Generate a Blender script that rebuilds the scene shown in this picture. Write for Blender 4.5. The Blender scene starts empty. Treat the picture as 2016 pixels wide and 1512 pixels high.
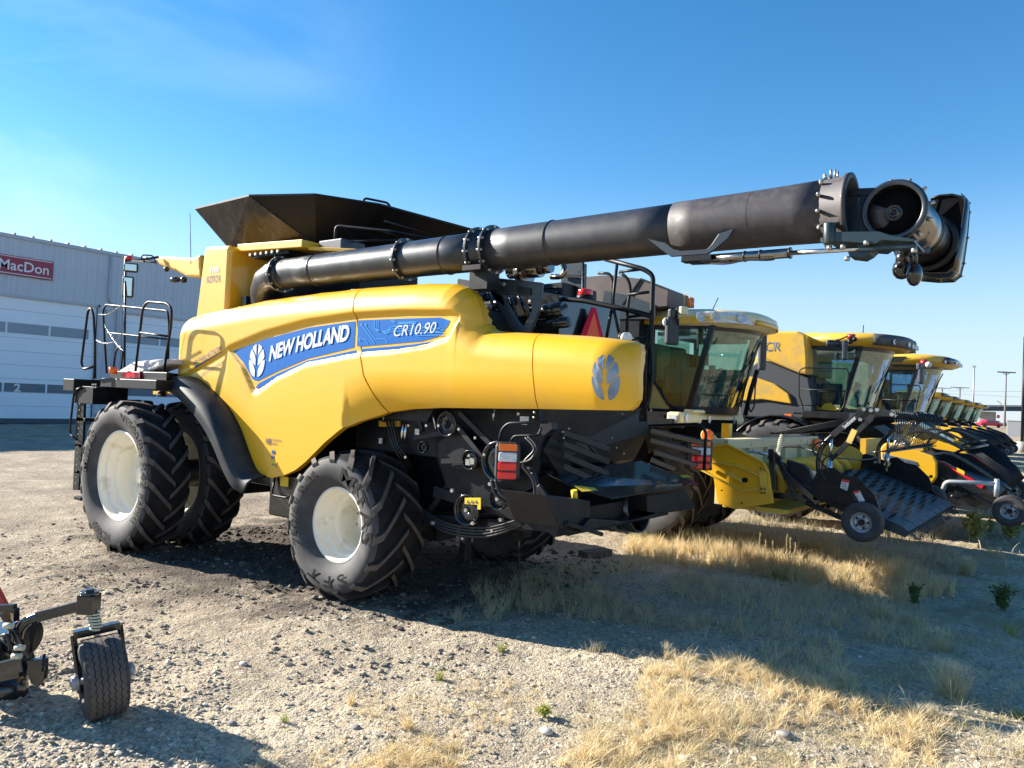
import bpy, math, random
import numpy as np
from mathutils import Vector, Matrix, Euler
random.seed(7); rng=np.random.default_rng(7)
SC=bpy.context.scene; COL=SC.collection
# ------------------------------------------------------------ camera frame
FPX=1500.; H=2.26; TH=math.atan(34/1500.); PH=.045
R0=np.array([.8,.6,0]);F0=np.array([-.6,.8,0]);ZZ=np.array([0,0,1.])
FW=F0*math.cos(TH)+ZZ*math.sin(TH);U0=ZZ*math.cos(TH)-F0*math.sin(TH)
RT=R0*math.cos(PH)+U0*math.sin(PH);UP=U0*math.cos(PH)-R0*math.sin(PH)
def at(px,py,Y=None,X=None,z=None):
    "survey of a photo point on a known real plane -> metres"
    r=RT*(px-1008)/FPX-UP*(py-756)/FPX+FW
    k=Y/r[1] if Y is not None else X/r[0] if X is not None else (z-H)/r[2]
    p=np.array([0,0,H])+r*k
    return Vector(p)
# ------------------------------------------------------------ materials
def lin(c):
    return c/12.92 if c<=.04045 else ((c+.055)/1.055)**2.4
def hx(s): return tuple(lin(int(s[i:i+2],16)/255) for i in (0,2,4))
MATS={}
def mat(name,col,rough=.5,metal=0,coat=0,col2=None,nscale=3,namt=.5,bump=0,bscale=40,bdist=.01,alpha=1,trans=0,emit=0,spec=.5,nlo=.45,nhi=.65,detail=6,rough2=None):
    m=bpy.data.materials.new(name);m.use_nodes=True;nt=m.node_tree;N=nt.nodes;L=nt.links
    b=N['Principled BSDF'];b.inputs['Base Color'].default_value=(*col,1)
    b.inputs['Roughness'].default_value=rough;b.inputs['Metallic'].default_value=metal
    b.inputs['Coat Weight'].default_value=coat;b.inputs['Coat Roughness'].default_value=.08
    b.inputs['Specular IOR Level'].default_value=spec
    if trans:b.inputs['Transmission Weight'].default_value=trans
    b.inputs['Alpha'].default_value=alpha
    if emit:b.inputs['Emission Color'].default_value=(*col,1);b.inputs['Emission Strength'].default_value=emit
    tc=N.new('ShaderNodeTexCoord')
    if col2:
        n=N.new('ShaderNodeTexNoise');n.inputs['Scale'].default_value=nscale;n.inputs['Detail'].default_value=detail;n.inputs['Roughness'].default_value=.62
        L.new(tc.outputs['Object'],n.inputs['Vector'])
        mr=N.new('ShaderNodeMapRange');mr.inputs[1].default_value=nlo;mr.inputs[2].default_value=nhi;mr.inputs[4].default_value=namt
        L.new(n.outputs['Fac'],mr.inputs[0])
        mx=N.new('ShaderNodeMix');mx.data_type='RGBA';mx.inputs[6].default_value=(*col,1);mx.inputs[7].default_value=(*col2,1)
        L.new(mr.outputs[0],mx.inputs[0]);L.new(mx.outputs[2],b.inputs['Base Color'])
        if rough2 is not None:
            m2=N.new('ShaderNodeMix');m2.inputs[2].default_value=rough;m2.inputs[3].default_value=rough2
            L.new(mr.outputs[0],m2.inputs[0]);L.new(m2.outputs[0],b.inputs['Roughness'])
    if bump:
        n=N.new('ShaderNodeTexNoise');n.inputs['Scale'].default_value=bscale;n.inputs['Detail'].default_value=5
        L.new(tc.outputs['Object'],n.inputs['Vector'])
        bp=N.new('ShaderNodeBump');bp.inputs['Strength'].default_value=bump;bp.inputs['Distance'].default_value=bdist
        L.new(n.outputs['Fac'],bp.inputs['Height']);L.new(bp.outputs[0],b.inputs['Normal'])
    MATS[name]=m;return m
YEL=mat('yellow_paint',(.80,.43,.012),.38,coat=.4,col2=(.74,.42,.05),nscale=1.3,namt=.5,bump=.06,bscale=2.2,bdist=.05)
YELD=mat('dusty_yellow_paint',(.74,.42,.03),.5,coat=.15,col2=(.50,.33,.12),nscale=4,namt=.75,bump=.1,bscale=8,bdist=.02)
YELP=mat('faded_yellow_paint',(.80,.56,.14),.5,col2=(.62,.47,.2),nscale=3,namt=.7)
YELS=mat('scraped_yellow_paint',(.78,.49,.06),.45,col2=(.35,.22,.10),nscale=7,namt=.7,nlo=.6,nhi=.68)
CRM=mat('cream_metal',(.62,.55,.34),.5,col2=(.25,.17,.11),nscale=9,namt=.8,nlo=.58,nhi=.66)
CREAM=mat('cream_plastic',(.76,.64,.36),.4,coat=.2,col2=(.6,.5,.3),nscale=4,namt=.4)
MATTB=mat('matt_black_rubber',(.006,.006,.007),.9,spec=.1)
VISG=mat('dusty_grey_visor',(.075,.068,.066),.55,col2=(.13,.115,.105),nscale=5,namt=.6)
DRED=mat('dull_red_lamp',(.35,.03,.03),.3,coat=.3)
BLK=mat('black_metal',(.006,.008,.011),.45,spec=.25,col2=(.024,.024,.025),nscale=5,namt=.6,bump=.1,bscale=12)
BLKG=mat('gloss_black_metal',(.012,.014,.017),.2,coat=.6,col2=(.03,.03,.03),nscale=4,namt=.5,rough2=.4)
BLKD=mat('dusty_black_metal',(.009,.011,.015),.45,spec=.28,col2=(.035,.032,.030),nscale=3,namt=.6)
TUBE=mat('dark_tube_paint',(.014,.019,.027),.36,coat=.25,col2=(.035,.04,.048),nscale=5,namt=.5,rough2=.5)
TUBEM=mat('middle_tube_paint',(.022,.025,.033),.48,coat=.12,col2=(.05,.05,.056),nscale=7,namt=.5,rough2=.6)
TUBED=mat('dusty_tube_paint',(.042,.038,.044),.55,coat=.05,col2=(.080,.069,.068),nscale=14,namt=.6,rough2=.7)
PLA=mat('black_plastic',(.022,.026,.03),.5,col2=(.04,.045,.05),nscale=6,namt=.5,bump=.15,bscale=120,bdist=.002)
FEND=mat('grey_black_fender_plastic',(.012,.019,.027),.6,spec=.35,col2=(.05,.055,.06),nscale=3,namt=.5)
RUB=mat('tyre_rubber',(.042,.043,.047),.75,col2=(.095,.088,.085),nscale=3.5,namt=.7,bump=.3,bscale=60,bdist=.004)
TREADD=mat('shaded_groove_rubber',(.013,.014,.016),.8,spec=.2,col2=(.03,.028,.026),nscale=5,namt=.7)  # shade in the tread grooves and on lug flanks is put into this colour
LUGM=mat('worn_tyre_rubber',(.085,.07,.06),.85,col2=(.14,.112,.09),nscale=6,namt=.7,bump=.3,bscale=70,bdist=.004)
RIMW=mat('cream_white_rim_paint',(.88,.83,.70),.4,coat=.2,col2=(.42,.33,.22),nscale=4,namt=.6,nlo=.56,nhi=.72)
GREYR=mat('grey_rim_metal',(.45,.46,.47),.4,metal=.4)
STEEL=mat('bright_steel',(.6,.6,.6),.22,metal=1)
TEAL=mat('dark_teal_metal',(.010,.026,.034),.4,coat=.2)
STAIN=mat('stainless_steel',(.30,.27,.25),.16,metal=1,col2=(.18,.16,.15),nscale=3,namt=.7,rough2=.3)
BOLT=mat('zinc_bolt',(.42,.41,.38),.35,metal=.7)
TANK=mat('lit_brown_tank_sheet',(.016,.0145,.015),.2,metal=.4,coat=.3,col2=(.055,.046,.04),nscale=2.2,namt=.8,rough2=.45,bump=.5,bscale=2.2,bdist=.08)  # brown of the sunlit, reflecting side plate is put into the colour
TANKI=mat('shaded_tank_sheet',(.006,.007,.009),.55,spec=.2,col2=(.012,.012,.013),nscale=3,namt=.6)  # darker copy of the tank sheet, with the other plates' shade painted in
TANKB=mat('brown_dusty_tank_sheet',(.075,.055,.05),.55,col2=(.12,.09,.075),nscale=3,namt=.6)
SLATE=mat('slate_radiator_sheet',(.018,.030,.045),.4,coat=.1,col2=(.035,.045,.055),nscale=4,namt=.6)
BLUE=mat('blue_decal',(.0,.125,.46),.5,spec=.12)
BLUEL=mat('light_blue_decal',(.05,.27,.66),.5,spec=.12)
BLUED=mat('dark_blue_ink',(.03,.09,.26),.4)
SILV=mat('silver_decal',(.62,.65,.70),.35,metal=.1)
SILG=mat('grey_silver_emblem',(.10,.17,.27),.35,metal=.2,col2=(.28,.35,.44),nscale=2.5,namt=.9,nlo=.4,nhi=.6)
INK=mat('dark_grey_ink',(.10,.10,.12),.5)
WHT=mat('white_paint',(.75,.75,.75),.5)
STK=mat('yellow_sticker',(.80,.55,.03),.4)
RED=mat('red_lens',(.92,.015,.02),.15,coat=.5,emit=0)
RRED=mat('red_reflector',(.65,.01,.03),.3)
ORG=mat('orange_lens',(.95,.16,.01),.15,coat=.5)
CLR=mat('clear_lens',(.65,.68,.72),.1,coat=.5,col2=(.4,.43,.47),nscale=30,namt=.5)
LAMPW=mat('lamp_reflector',(.72,.74,.76),.25,metal=.15,col2=(.4,.45,.5),nscale=25,namt=.7)
SMV=mat('orange_red_triangle',(1.0,.16,.07),.7,spec=.08)
SMVB=mat('dark_red_border',(.62,.015,.06),.7,spec=.08)
MIRR=mat('mirror_glass',(.6,.62,.6),.04,metal=1)
CHROME=mat('galvanised_chain',(.5,.5,.5),.35,metal=.9)
CARD=mat('crumpled_paper_sack',(.72,.68,.64),.7,col2=(.35,.3,.3),nscale=9,namt=.7,bump=.6,bscale=14,bdist=.04)
HOSE=mat('hydraulic_hose',(.015,.015,.016),.4)
GREYF=mat('charcoal_side_panel',(.045,.052,.058),.6,col2=(.075,.08,.085),nscale=60,namt=.6,detail=3)
DGREY=mat('dark_glass_frame',(.01,.012,.014),.3)
INT=mat('grey_cab_interior',(.16,.18,.17),.7)
INTG=mat('pale_green_cab_lining',(.38,.46,.38),.8)
BELT=mat('pickup_belt_rubber',(.02,.035,.045),.55,col2=(.04,.055,.065),nscale=5,namt=.6)
SPG=mat('old_white_spring',(.5,.5,.38),.5)
REDP=mat('red_implement_paint',(.42,.012,.03),.35,coat=.3)
SIDING=mat('grey_steel_siding',(.50,.54,.60),.5,col2=(.45,.49,.55),nscale=.6,namt=.6)
DOORW=mat('white_overhead_door',(.78,.84,.90),.5,col2=(.72,.78,.85),nscale=.5,namt=.5)
TRIMG=mat('grey_trim',(.42,.45,.49),.5)
WGLL=mat('painted_sky_window_glass',(.26,.32,.38),.35,spec=.3,col2=(.30,.35,.40),nscale=1,namt=.6)  # paler copy for upper panes, sky reflection painted into the colour
WGLS=mat('dark_window_glass',(.11,.16,.21),.35,spec=.3,col2=(.15,.17,.20),nscale=1,namt=.6)
SIGNR=mat('maroon_sign_face',(.30,.035,.07),.5)
SIGNW=mat('sign_lettering_white',(.72,.72,.76),.5)
APRN=mat('dark_apron_sheet',(.045,.048,.055),.9,col2=(.065,.065,.07),nscale=2,namt=.7,bump=.4,bscale=30,bdist=.02)
WOODP=mat('weathered_pole_wood',(.20,.17,.16),.8)
GALV=mat('galvanised_steel',(.35,.36,.38),.5,metal=.4)
CONC=mat('concrete',(.30,.30,.29),.8)
BRIDG=mat('dark_bridge_girder',(.035,.045,.07),.6)
BOARD=mat('old_timber_block',(.09,.075,.065),.85,bump=.5,bscale=20,bdist=.01)
STONE=mat('stone',(.33,.30,.27),.85,col2=(.16,.15,.15),nscale=14,namt=.9,bump=.4,bscale=50,bdist=.005)
STONEW=mat('pale_stone',(.52,.49,.45),.8,col2=(.38,.35,.32),nscale=14,namt=.8,bump=.4,bscale=40,bdist=.006)
def glass(name,tint,a):
    m=bpy.data.materials.new(name);m.use_nodes=True;nt=m.node_tree;N=nt.nodes;L=nt.links
    N.remove(N['Principled BSDF']);o=N['Material Output']
    t=N.new('ShaderNodeBsdfTransparent');t.inputs[0].default_value=(*tint,1)
    g=N.new('ShaderNodeBsdfGlossy');g.inputs[0].default_value=(.85,1,1,1);g.inputs[1].default_value=.03
    d=N.new('ShaderNodeBsdfDiffuse');d.inputs[0].default_value=(.30,.36,.30,1)  # pale diffuse streaks paint reflections onto the glass
    fr=N.new('ShaderNodeFresnel');fr.inputs[0].default_value=1.5
    ad=N.new('ShaderNodeMath');ad.operation='ADD';ad.use_clamp=True;ad.inputs[1].default_value=a;L.new(fr.outputs[0],ad.inputs[0])
    tc=N.new('ShaderNodeTexCoord');mp=N.new('ShaderNodeMapping');mp.inputs['Scale'].default_value=(4,4,.45);mp.inputs['Rotation'].default_value=(.5,.3,0)
    n=N.new('ShaderNodeTexNoise');n.inputs['Scale'].default_value=3.5;n.inputs['Detail'].default_value=8;n.inputs['Distortion'].default_value=1.2
    L.new(tc.outputs['Object'],mp.inputs[0]);L.new(mp.outputs[0],n.inputs[0])
    mr=N.new('ShaderNodeMapRange');mr.inputs[1].default_value=.5;mr.inputs[2].default_value=.75;mr.inputs[4].default_value=.28;L.new(n.outputs['Fac'],mr.inputs[0])
    m1=N.new('ShaderNodeMixShader');L.new(ad.outputs[0],m1.inputs[0]);L.new(t.outputs[0],m1.inputs[1]);L.new(g.outputs[0],m1.inputs[2])
    m2=N.new('ShaderNodeMixShader');L.new(mr.outputs[0],m2.inputs[0]);L.new(m1.outputs[0],m2.inputs[1]);L.new(d.outputs[0],m2.inputs[2])
    L.new(m2.outputs[0],o.inputs[0]);MATS[name]=m;return m
GLS=glass('green_tinted_cab_glass',(.42,.60,.50),.10)
GLSB=glass('blue_tinted_cab_glass',(.24,.46,.66),.14)
# ------------------------------------------------------------ mesh builder
V=Vector
SPLIT=set('wheel_nuts flange_bolts boot_rivets spout_fasteners mouth_ring_fastener bracket_bolts beam_bolts hinge_bolts platform_bolts ladder_bolts straw_hood_bolts shield_bolts plate_bolts belt_pulley oil_filter pipe_fittings small_bright_fittings white_tag warning_pictogram yellow_sticker small_dark_sticker tube_weld_seam cylinder_band roof_lamp_reflector visor_lamp headlamp grille_slats tower_hinges engine_deck_lamp cab_work_lamp straw_guard_finger lamp_guard_finger frame_brace arm_pin tube_clamp hydraulic_hoses placard_print hose_fittings yellow_spacer_block wind_guard_arms engine_pipes shield_ribs door_panel_seam front_axle_parts lift_springs'.split())
class MB:
    def __init__(s): s.v=[];s.f=[];s.sm=[]
    def add(s,vs,fs,smooth=False):
        n=len(s.v);s.v+= [tuple(p) for p in vs];s.f+=[tuple(n+i for i in f) for f in fs];s.sm+=[smooth]*len(fs);return s
    def box(s,x0,x1,y0,y1,z0,z1):
        vs=[(x,y,z) for x in(x0,x1) for y in(y0,y1) for z in(z0,z1)]
        return s.add(vs,[(0,1,3,2),(4,6,7,5),(0,4,5,1),(2,3,7,6),(0,2,6,4),(1,5,7,3)])
    def bar(s,a,b,w,h,up=(0,0,1)):
        a=V(a);b=V(b);d=(b-a).normalized();u=V(up)
        if abs(d.dot(u))>.98:u=V((0,1,0))
        r=d.cross(u).normalized();u=r.cross(d).normalized()
        vs=[p+r*(i*w/2)+u*(j*h/2) for p in(a,b) for i,j in((-1,-1),(1,-1),(1,1),(-1,1))]
        return s.add(vs,[(0,3,2,1),(4,5,6,7),(0,1,5,4),(1,2,6,5),(2,3,7,6),(3,0,4,7)])
    def tube(s,path,r,n=8,caps=True,smooth=True,closed=False):
        P=[V(p) for p in path];k=len(P);rs=r if isinstance(r,(list,tuple)) else [r]*k
        T=[]
        for i in range(k):
            if closed: t=P[(i+1)%k]-P[i-1]
            else: t=P[min(i+1,k-1)]-P[max(i-1,0)]
            T.append(t.normalized())
        u=V((0,0,1)) if abs(T[0].z)<.9 else V((1,0,0))
        vs=[]
        for i in range(k):
            t=T[i];u=(u-t*u.dot(t));
            if u.length<1e-5:u=t.orthogonal()
            u.normalize();w=t.cross(u)
            for j in range(n):
                a=2*math.pi*j/n;vs.append(P[i]+(u*math.cos(a)+w*math.sin(a))*rs[i])
        fs=[];m=k if closed else k-1
        for i in range(m):
            i2=(i+1)%k
            for j in range(n):fs.append((i*n+j,i*n+(j+1)%n,i2*n+(j+1)%n,i2*n+j))
        s.add(vs,fs,smooth)
        if caps and not closed:
            b=len(s.v)-len(vs);s.f.append(tuple(b+j for j in range(n))[::-1]);s.sm.append(False)
            s.f.append(tuple(b+(k-1)*n+j for j in range(n)));s.sm.append(False)
        return s
    def cyl(s,a,b,r,r2=None,n=20,smooth=True):return s.tube([a,b],[r,r if r2 is None else r2],n,True,smooth)
    def lathe(s,prof,o,ax,n=48,smooth=True,closed=False,arc=None):
        o=V(o);ax=V(ax).normalized();u=V((0,0,1)) if abs(ax.z)<.9 else V((1,0,0));w=ax.cross(u).normalized();u=w.cross(ax)
        vs=[];k=len(prof)
        for j in range(n):
            a=2*math.pi*j/n;d=u*math.cos(a)+w*math.sin(a)
            for r,h in prof:vs.append(o+d*r+ax*h)
        fs=[]
        for j in range(n):
            j2=(j+1)%n
            for i in range(k if closed else k-1):
                i2=(i+1)%k;fs.append((j*k+i,j*k+i2,j2*k+i2,j2*k+i))
        return s.add(vs,fs,smooth)
    def prism(s,poly,vec):
        P=[V(p) for p in poly];n=len(P);e=V(vec)
        vs=P+[p+e for p in P]
        fs=[tuple(range(n))[::-1],tuple(range(n,2*n))]+[(i,(i+1)%n,n+(i+1)%n,n+i) for i in range(n)]
        return s.add(vs,fs)
    def sph(s,c,r,n=12,sc=(1,1,1)):
        vs=[];c=V(c)
        for i in range(1,n//2):
            t=math.pi*i/(n//2)
            for j in range(n):
                a=2*math.pi*j/n;vs.append(c+V((r*sc[0]*math.sin(t)*math.cos(a),r*sc[1]*math.sin(t)*math.sin(a),r*sc[2]*math.cos(t))))
        k=n//2-1;vs+=[c+V((0,0,r*sc[2])),c-V((0,0,r*sc[2]))];fs=[]
        for i in range(k-1):
            for j in range(n):fs.append((i*n+j,(i+1)*n+j,(i+1)*n+(j+1)%n,i*n+(j+1)%n))
        for j in range(n):fs.append((k*n,j,(j+1)%n));fs.append((k*n+1,(k-1)*n+(j+1)%n,(k-1)*n+j))
        return s.add(vs,fs,True)
    def build(s,name,m,parent=None,bevel=0,solid=0,smooth=None,sub=0):
        if name in SPLIT:
            n=len(s.v);P=list(range(n))
            def fd(a):
                while P[a]!=a:P[a]=P[P[a]];a=P[a]
                return a
            for f in s.f:
                for i in f[1:]:P[fd(i)]=fd(f[0])
            G={}
            for k,f in enumerate(s.f):G.setdefault(fd(f[0]),[]).append(k)
            nm=name[:-1] if name.endswith('s') and not name.endswith('ss') else name;first=None
            for ks in G.values():
                q=MB();mp={}
                for k in ks:
                    for i in s.f[k]:
                        if i not in mp:mp[i]=len(mp);q.v.append(s.v[i])
                    q.f.append(tuple(mp[i] for i in s.f[k]));q.sm.append(s.sm[k])
                o=q.build1(nm,m,parent,bevel,solid,smooth,sub);first=first or o
            return first
        return s.build1(name,m,parent,bevel,solid,smooth,sub)
    def build1(s,name,m,parent=None,bevel=0,solid=0,smooth=None,sub=0):
        me=bpy.data.meshes.new(name);me.from_pydata(s.v,[],s.f);me.update()
        me.polygons.foreach_set('use_smooth',[x if smooth is None else smooth for x in s.sm])
        me.materials.append(m);o=bpy.data.objects.new(name,me);COL.objects.link(o)
        if parent is not None:par(o,parent)
        if solid:
            q=o.modifiers.new('s','SOLIDIFY');q.thickness=solid;q.offset=0
        if bevel:
            q=o.modifiers.new('b','BEVEL');q.width=bevel;q.segments=2;q.limit_method='ANGLE';q.angle_limit=.6;q.harden_normals=False
        if sub:
            q=o.modifiers.new('u','SUBSURF');q.levels=sub;q.render_levels=sub
        return o
ORG_OF={}
def par(o,p):
    o.parent=p;o.matrix_parent_inverse=Matrix.Translation(-V(ORG_OF.get(p.name,(0,0,0))))
def thing(name,label,cat,loc,group=None):
    o=bpy.data.objects.new(name,None);COL.objects.link(o);o.location=loc;ORG_OF[o.name]=tuple(loc);o.empty_display_size=.3
    return tag(o,label,cat,group)
def tag(o,label=None,cat=None,group=None,kind=None):
    if label:o['label']=label
    if cat:o['category']=cat
    if group:o['group']=group
    if kind:o['kind']=kind
    return o
def copy_tree(o,delta,parent=None):
    c=o.copy();COL.objects.link(c)
    if parent is None:
        c.location=V(o.location)+V(delta);ORG_OF[c.name]=tuple(c.location)
    else:c.parent=parent
    for ch in list(o.children):copy_tree(ch,delta,c)
    return c
_tc={}
def text2d(s,shear=0,bold=0,space=1):
    k=(s,shear,bold,space)
    if k in _tc:return _tc[k]
    cu=bpy.data.curves.new('t','FONT');cu.body=s;cu.size=1;cu.shear=shear;cu.offset=bold;cu.space_character=space;cu.resolution_u=3;cu.fill_mode='BOTH'
    ob=bpy.data.objects.new('t',cu);COL.objects.link(ob);dg=bpy.context.evaluated_depsgraph_get()
    me=ob.evaluated_get(dg).to_mesh();vs=[(v.co.x,v.co.y) for v in me.vertices];fs=[tuple(p.vertices) for p in me.polygons]
    ob.evaluated_get(dg).to_mesh_clear();bpy.data.objects.remove(ob);bpy.data.curves.remove(cu)
    w=max(v[0] for v in vs);x0=min(v[0] for v in vs);vs=[(x-x0,y) for x,y in vs]
    _tc[k]=(vs,fs,w-x0);return _tc[k]
def text_on(mb,s,fn,width,height,shear=0,bold=0,space=1):
    "fn(a,b) a in 0..width, b in 0..height -> 3d"
    vs,fs,w=text2d(s,shear,bold,space);ch=.7
    mb.add([fn(x/w*width,y/ch*height) for x,y in vs],fs);return mb
def bez(pts,n=8):
    "catmull-rom through points"
    P=[V(p) for p in pts];out=[]
    for i in range(len(P)-1):
        a=P[max(i-1,0)];b=P[i];c=P[i+1];d=P[min(i+2,len(P)-1)]
        for j in range(n):
            t=j/n;out.append(.5*((2*b)+(c-a)*t+(2*a-5*b+4*c-d)*t*t+(3*b-a-3*c+d)*t**3))
    out.append(P[-1]);return out
def rnd(pts,r=.06,n=4):
    "polyline with rounded corners"
    P=[V(p) for p in pts];out=[P[0]]
    for i in range(1,len(P)-1):
        a=(P[i-1]-P[i]);b=(P[i+1]-P[i]);q=min(r,a.length*.45,b.length*.45);A=P[i]+a.normalized()*q;B=P[i]+b.normalized()*q
        for j in range(n+1):
            t=j/n;out.append(A*(1-t)**2+P[i]*2*t*(1-t)+B*t*t)
    out.append(P[-1]);return out
# ------------------------------------------------------------ wheels (axle along Y, outer face towards -Y)
MBD=[None]
def tyre(mbr,mbl,c,R,W,rr,nl,vdir=1,lugh=.068,low=False):
    c=V(c);Rb=R-lugh;hw=W/2
    sh=(R-rr)
    prof=[(rr-.01,-hw*.62),(rr+.03,-hw*.74),(rr+sh*.25,-hw*.93),(rr+sh*.5,-hw*1.0),(rr+sh*.72,-hw*.985),(Rb-.03,-hw*.93),(Rb,-hw*.82),(Rb+.012,-hw*.4),(Rb+.016,0)]
    prof=prof+[(r,-h) for r,h in prof[-2::-1]]
    mbr.lathe(prof,c,(0,1,0),72)
    if low: return
    D_=MBD[0]=MB();D_.lathe([(Rb-.018,-hw*.90),(Rb+.004,-hw*.82),(Rb+.016,-hw*.4),(Rb+.020,0),(Rb+.016,hw*.4),(Rb+.004,hw*.82),(Rb-.018,hw*.90)],c,(0,1,0),72)
    def P(rad,y,a): return c+V((rad*math.sin(a),y,rad*math.cos(a)))
    n=9
    for side in(-1,1):
        for k in range(nl):
            a0=2*math.pi*(k+(.5 if side>0 else 0))/nl
            vs=[]
            for i in range(n):
                t=i/(n-1)              # 0 at sidewall wrap, 1 at centre
                if t<.14: y=side*hw*1.0;  rt=R-.10; rbm=R-.13
                else:
                    q=(t-.14)/.86; y=side*(hw*.99*(1-q)+(-.03)*q); rt=R-.022*abs(y/hw)**2*1.2; rbm=Rb-.02
                ang=a0+vdir*( .0 if t<.14 else ((t-.14)/.86)**.85*(W*.62/R))
                wd=.034*(1.25 if t<.3 else 1) *(R/1.0)**.4
                if t<.14: y=side*hw*1.005
                for rad,ww in((rbm,wd*1.55),(rt,wd)):
                    vs.append(P(rad,y,ang-ww/R));vs.append(P(rad,y,ang+ww/R))
            fs=[];ft=[]
            for i in range(n-1):
                b=4*i;d=4*(i+1)
                ft.append((b+2,b+3,d+3,d+2));fs.append((b,b+2,d+2,d));fs.append((b+1,d+1,d+3,b+3))
            fs.append((0,1,3,2));e=4*(n-1);fs.append((e,e+2,e+3,e+1))
            (MBD[0] if True else mbr).add(vs,fs);mbl.add(vs,ft)
def side_text(mb,s,c,r,yf,h,a_mid,w_ang,bold=.02):
    vs,fs,w=text2d(s,0,bold);out=[];c=V(c)
    for lay in(0,1):
        for x,y in vs:
            a=a_mid+(x/w-.5)*w_ang;rad=r+(y/.7-.5)*h
            out.append(c+V((rad*math.sin(a),yf-.008*lay,rad*math.cos(a))))
    n=len(vs);mb.add(out,[tuple(n+i for i in f) for f in fs]);return
    # rims of raised letters
    ed={}
    for f in fs:
        for i in range(len(f)):
            k=(f[i],f[(i+1)%len(f)]);ed[k]=1
    mb.add(out,[(a,b,n+b,n+a) for (a,b) in ed if (b,a) not in ed])
def wheel(parent,c,R,W,rr,nl,vdir,deep,texts=(),steer=0,name='wheel',dual_inner=False):
    c=V(c);g=[]
    wobj=None
    r=MB();l=MB();tyre(r,l,c,R,W,rr,nl,vdir)
    ty=r.build('tyre',RUB,parent);MBD[0].build('tread_band',TREADD,ty);lg=l.build('tread_lug_faces',LUGM,ty);g+= [ty]
    f=-W/2
    m=MB();m.lathe([(rr+.012,f*.60),(rr+.022,f*.66),(rr+.012,f*.70),(rr-.01,f*.70),(rr-.028,f*.64),(rr-.03,f*.60),(rr-.036,f*.42),(rr-.040,f*.40),(rr-.070,f*.37),(rr-.074,f*.35),(rr-.078,f*.05),(rr-.082,f*.03),(rr-.112,f*-.02),(rr-.116,f*-.04),(rr-.118,f*-.30),(rr-.120,deep-.02),(rr-.124,deep),(rr-.17,deep+.015),(rr*.45,deep+.02),(rr*.40,deep-.02),(.16,deep-.02),(.15,deep-.05),(0,deep-.05)],c,(0,1,0),64)
    m.lathe([(rr+.012,-f*.60),(rr-.03,-f*.6),(rr-.08,-f*.3),(rr-.09,deep+.03),(0,deep+.03)],c,(0,1,0),48)
    rim=m.build('rim',RIMW,parent);g.append(rim)
    m=MB()
    for k in range(10):
        a=k*math.pi/5;p=c+V((.20*math.sin(a),deep-.03,.20*math.cos(a)));m.cyl(p,p-V((0,.035,0)),.016,n=6)
    m.build('wheel_nuts',BOLT,rim)
    m=MB();p=c+V((rr*.62,deep-.0,.0));m.box(p.x-.03,p.x+.03,p.y-.012,p.y+.01,p.z-.045,p.z+.03);m.build('valve_slot',BLK,rim)
    m=MB();m.lathe([(.12,deep-.05),(.12,deep-.12),(.09,deep-.14),(0,deep-.14)],c,(0,1,0),24);m.build('hub_cap',RIMW,rim)
    if texts:
        for s,rt,h,am,wa in texts:
            m=MB();side_text(m,s,c,rt,f*1.0+.003,h,am,wa);m.build('sidewall_lettering',BLKG,ty)
    return g
# ------------------------------------------------------------ hero machine
HERO=thing('combine_harvester','large yellow combine harvester with long black unloading tube and blue side decals, nearest the camera','combine harvester',(-6.9,7.3,0))
HC=7.3
def mir(y):return 2*HC-y
r_=math.radians
R1=1.035;FX=-10.42
T1=[('VF580/85 R42',.82,.10,r_(52),r_(88)),('HC3000',.82,.105,r_(196),r_(36)),('RADIAL',.80,.07,r_(118),r_(34)),('MITAS',.80,.12,r_(292),r_(44))]
wheel(HERO,(FX,5.32,R1-.02),R1,.58,.60,20,1,.20,T1)
wheel(HERO,(FX,6.15,R1-.02),R1,.58,.60,20,1,.20)
wheel(HERO,(FX,mir(6.15),R1-.02),R1,.58,.60,22,1,-.17)
wheel(HERO,(FX,mir(5.32),R1-.02),R1,.58,.60,22,1,-.17)
R2=.825
T2=[('R 26',.61,.085,r_(-43),r_(34)),('750/65',.62,.085,r_(-92),r_(50)),('MITAS',.60,.15,r_(58),r_(88)),('S F T',.60,.12,r_(180),r_(60))]
wheel(HERO,(-6.53,5.87,R2-.01),R2,.72,.405,15,-1,.27,T2)
wheel(HERO,(-6.53,mir(5.87),R2-.01),R2,.72,.405,17,-1,-.1)
# ---- hood surface
TOP=np.array([(-10.3,3.22),(-10.1,3.26),(-9.86,3.29),(-8.41,3.42),(-7.4,3.46),(-6.6,3.48),(-5.6,3.475),(-5.2,3.45),(-5.05,3.40),(-4.94,3.30),(-4.85,3.16),(-4.78,3.02),(-4.70,2.955),(-4.5,2.935),(-4.1,2.915),(-3.6,2.885),(-3.25,2.85),(-3.05,2.825),(-2.95,2.79),(-2.86,2.73)])
def ztop(x):return np.interp(x,TOP[:,0],TOP[:,1])
_tx=np.linspace(-10.4,-2.80,900);_tz=ztop(_tx)
def pldist(x,z):
    return np.sqrt(np.min((_tx-x)**2+(_tz-z)**2))
BROW=np.array([(-10.2,2.30),(-9.8,2.45),(-9.3,2.62),(-8.85,2.79),(-8.15,2.955),(-7.37,3.075),(-6.57,3.13),(-5.8,3.135),(-5.1,3.11),(-4.7,3.0)])
LOWC=np.array([(-8.95,2.80),(-8.62,2.56),(-8.36,2.25),(-8.27,2.24),(-7.9,2.42),(-7.34,2.60),(-6.5,2.71),(-5.9,2.745),(-5.4,2.80),(-5.12,2.87),(-5.0,3.05)])
def sst(a,b,x):
    t=min(max((x-a)/(b-a),0),1);return t*t*(3-2*t)
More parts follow.
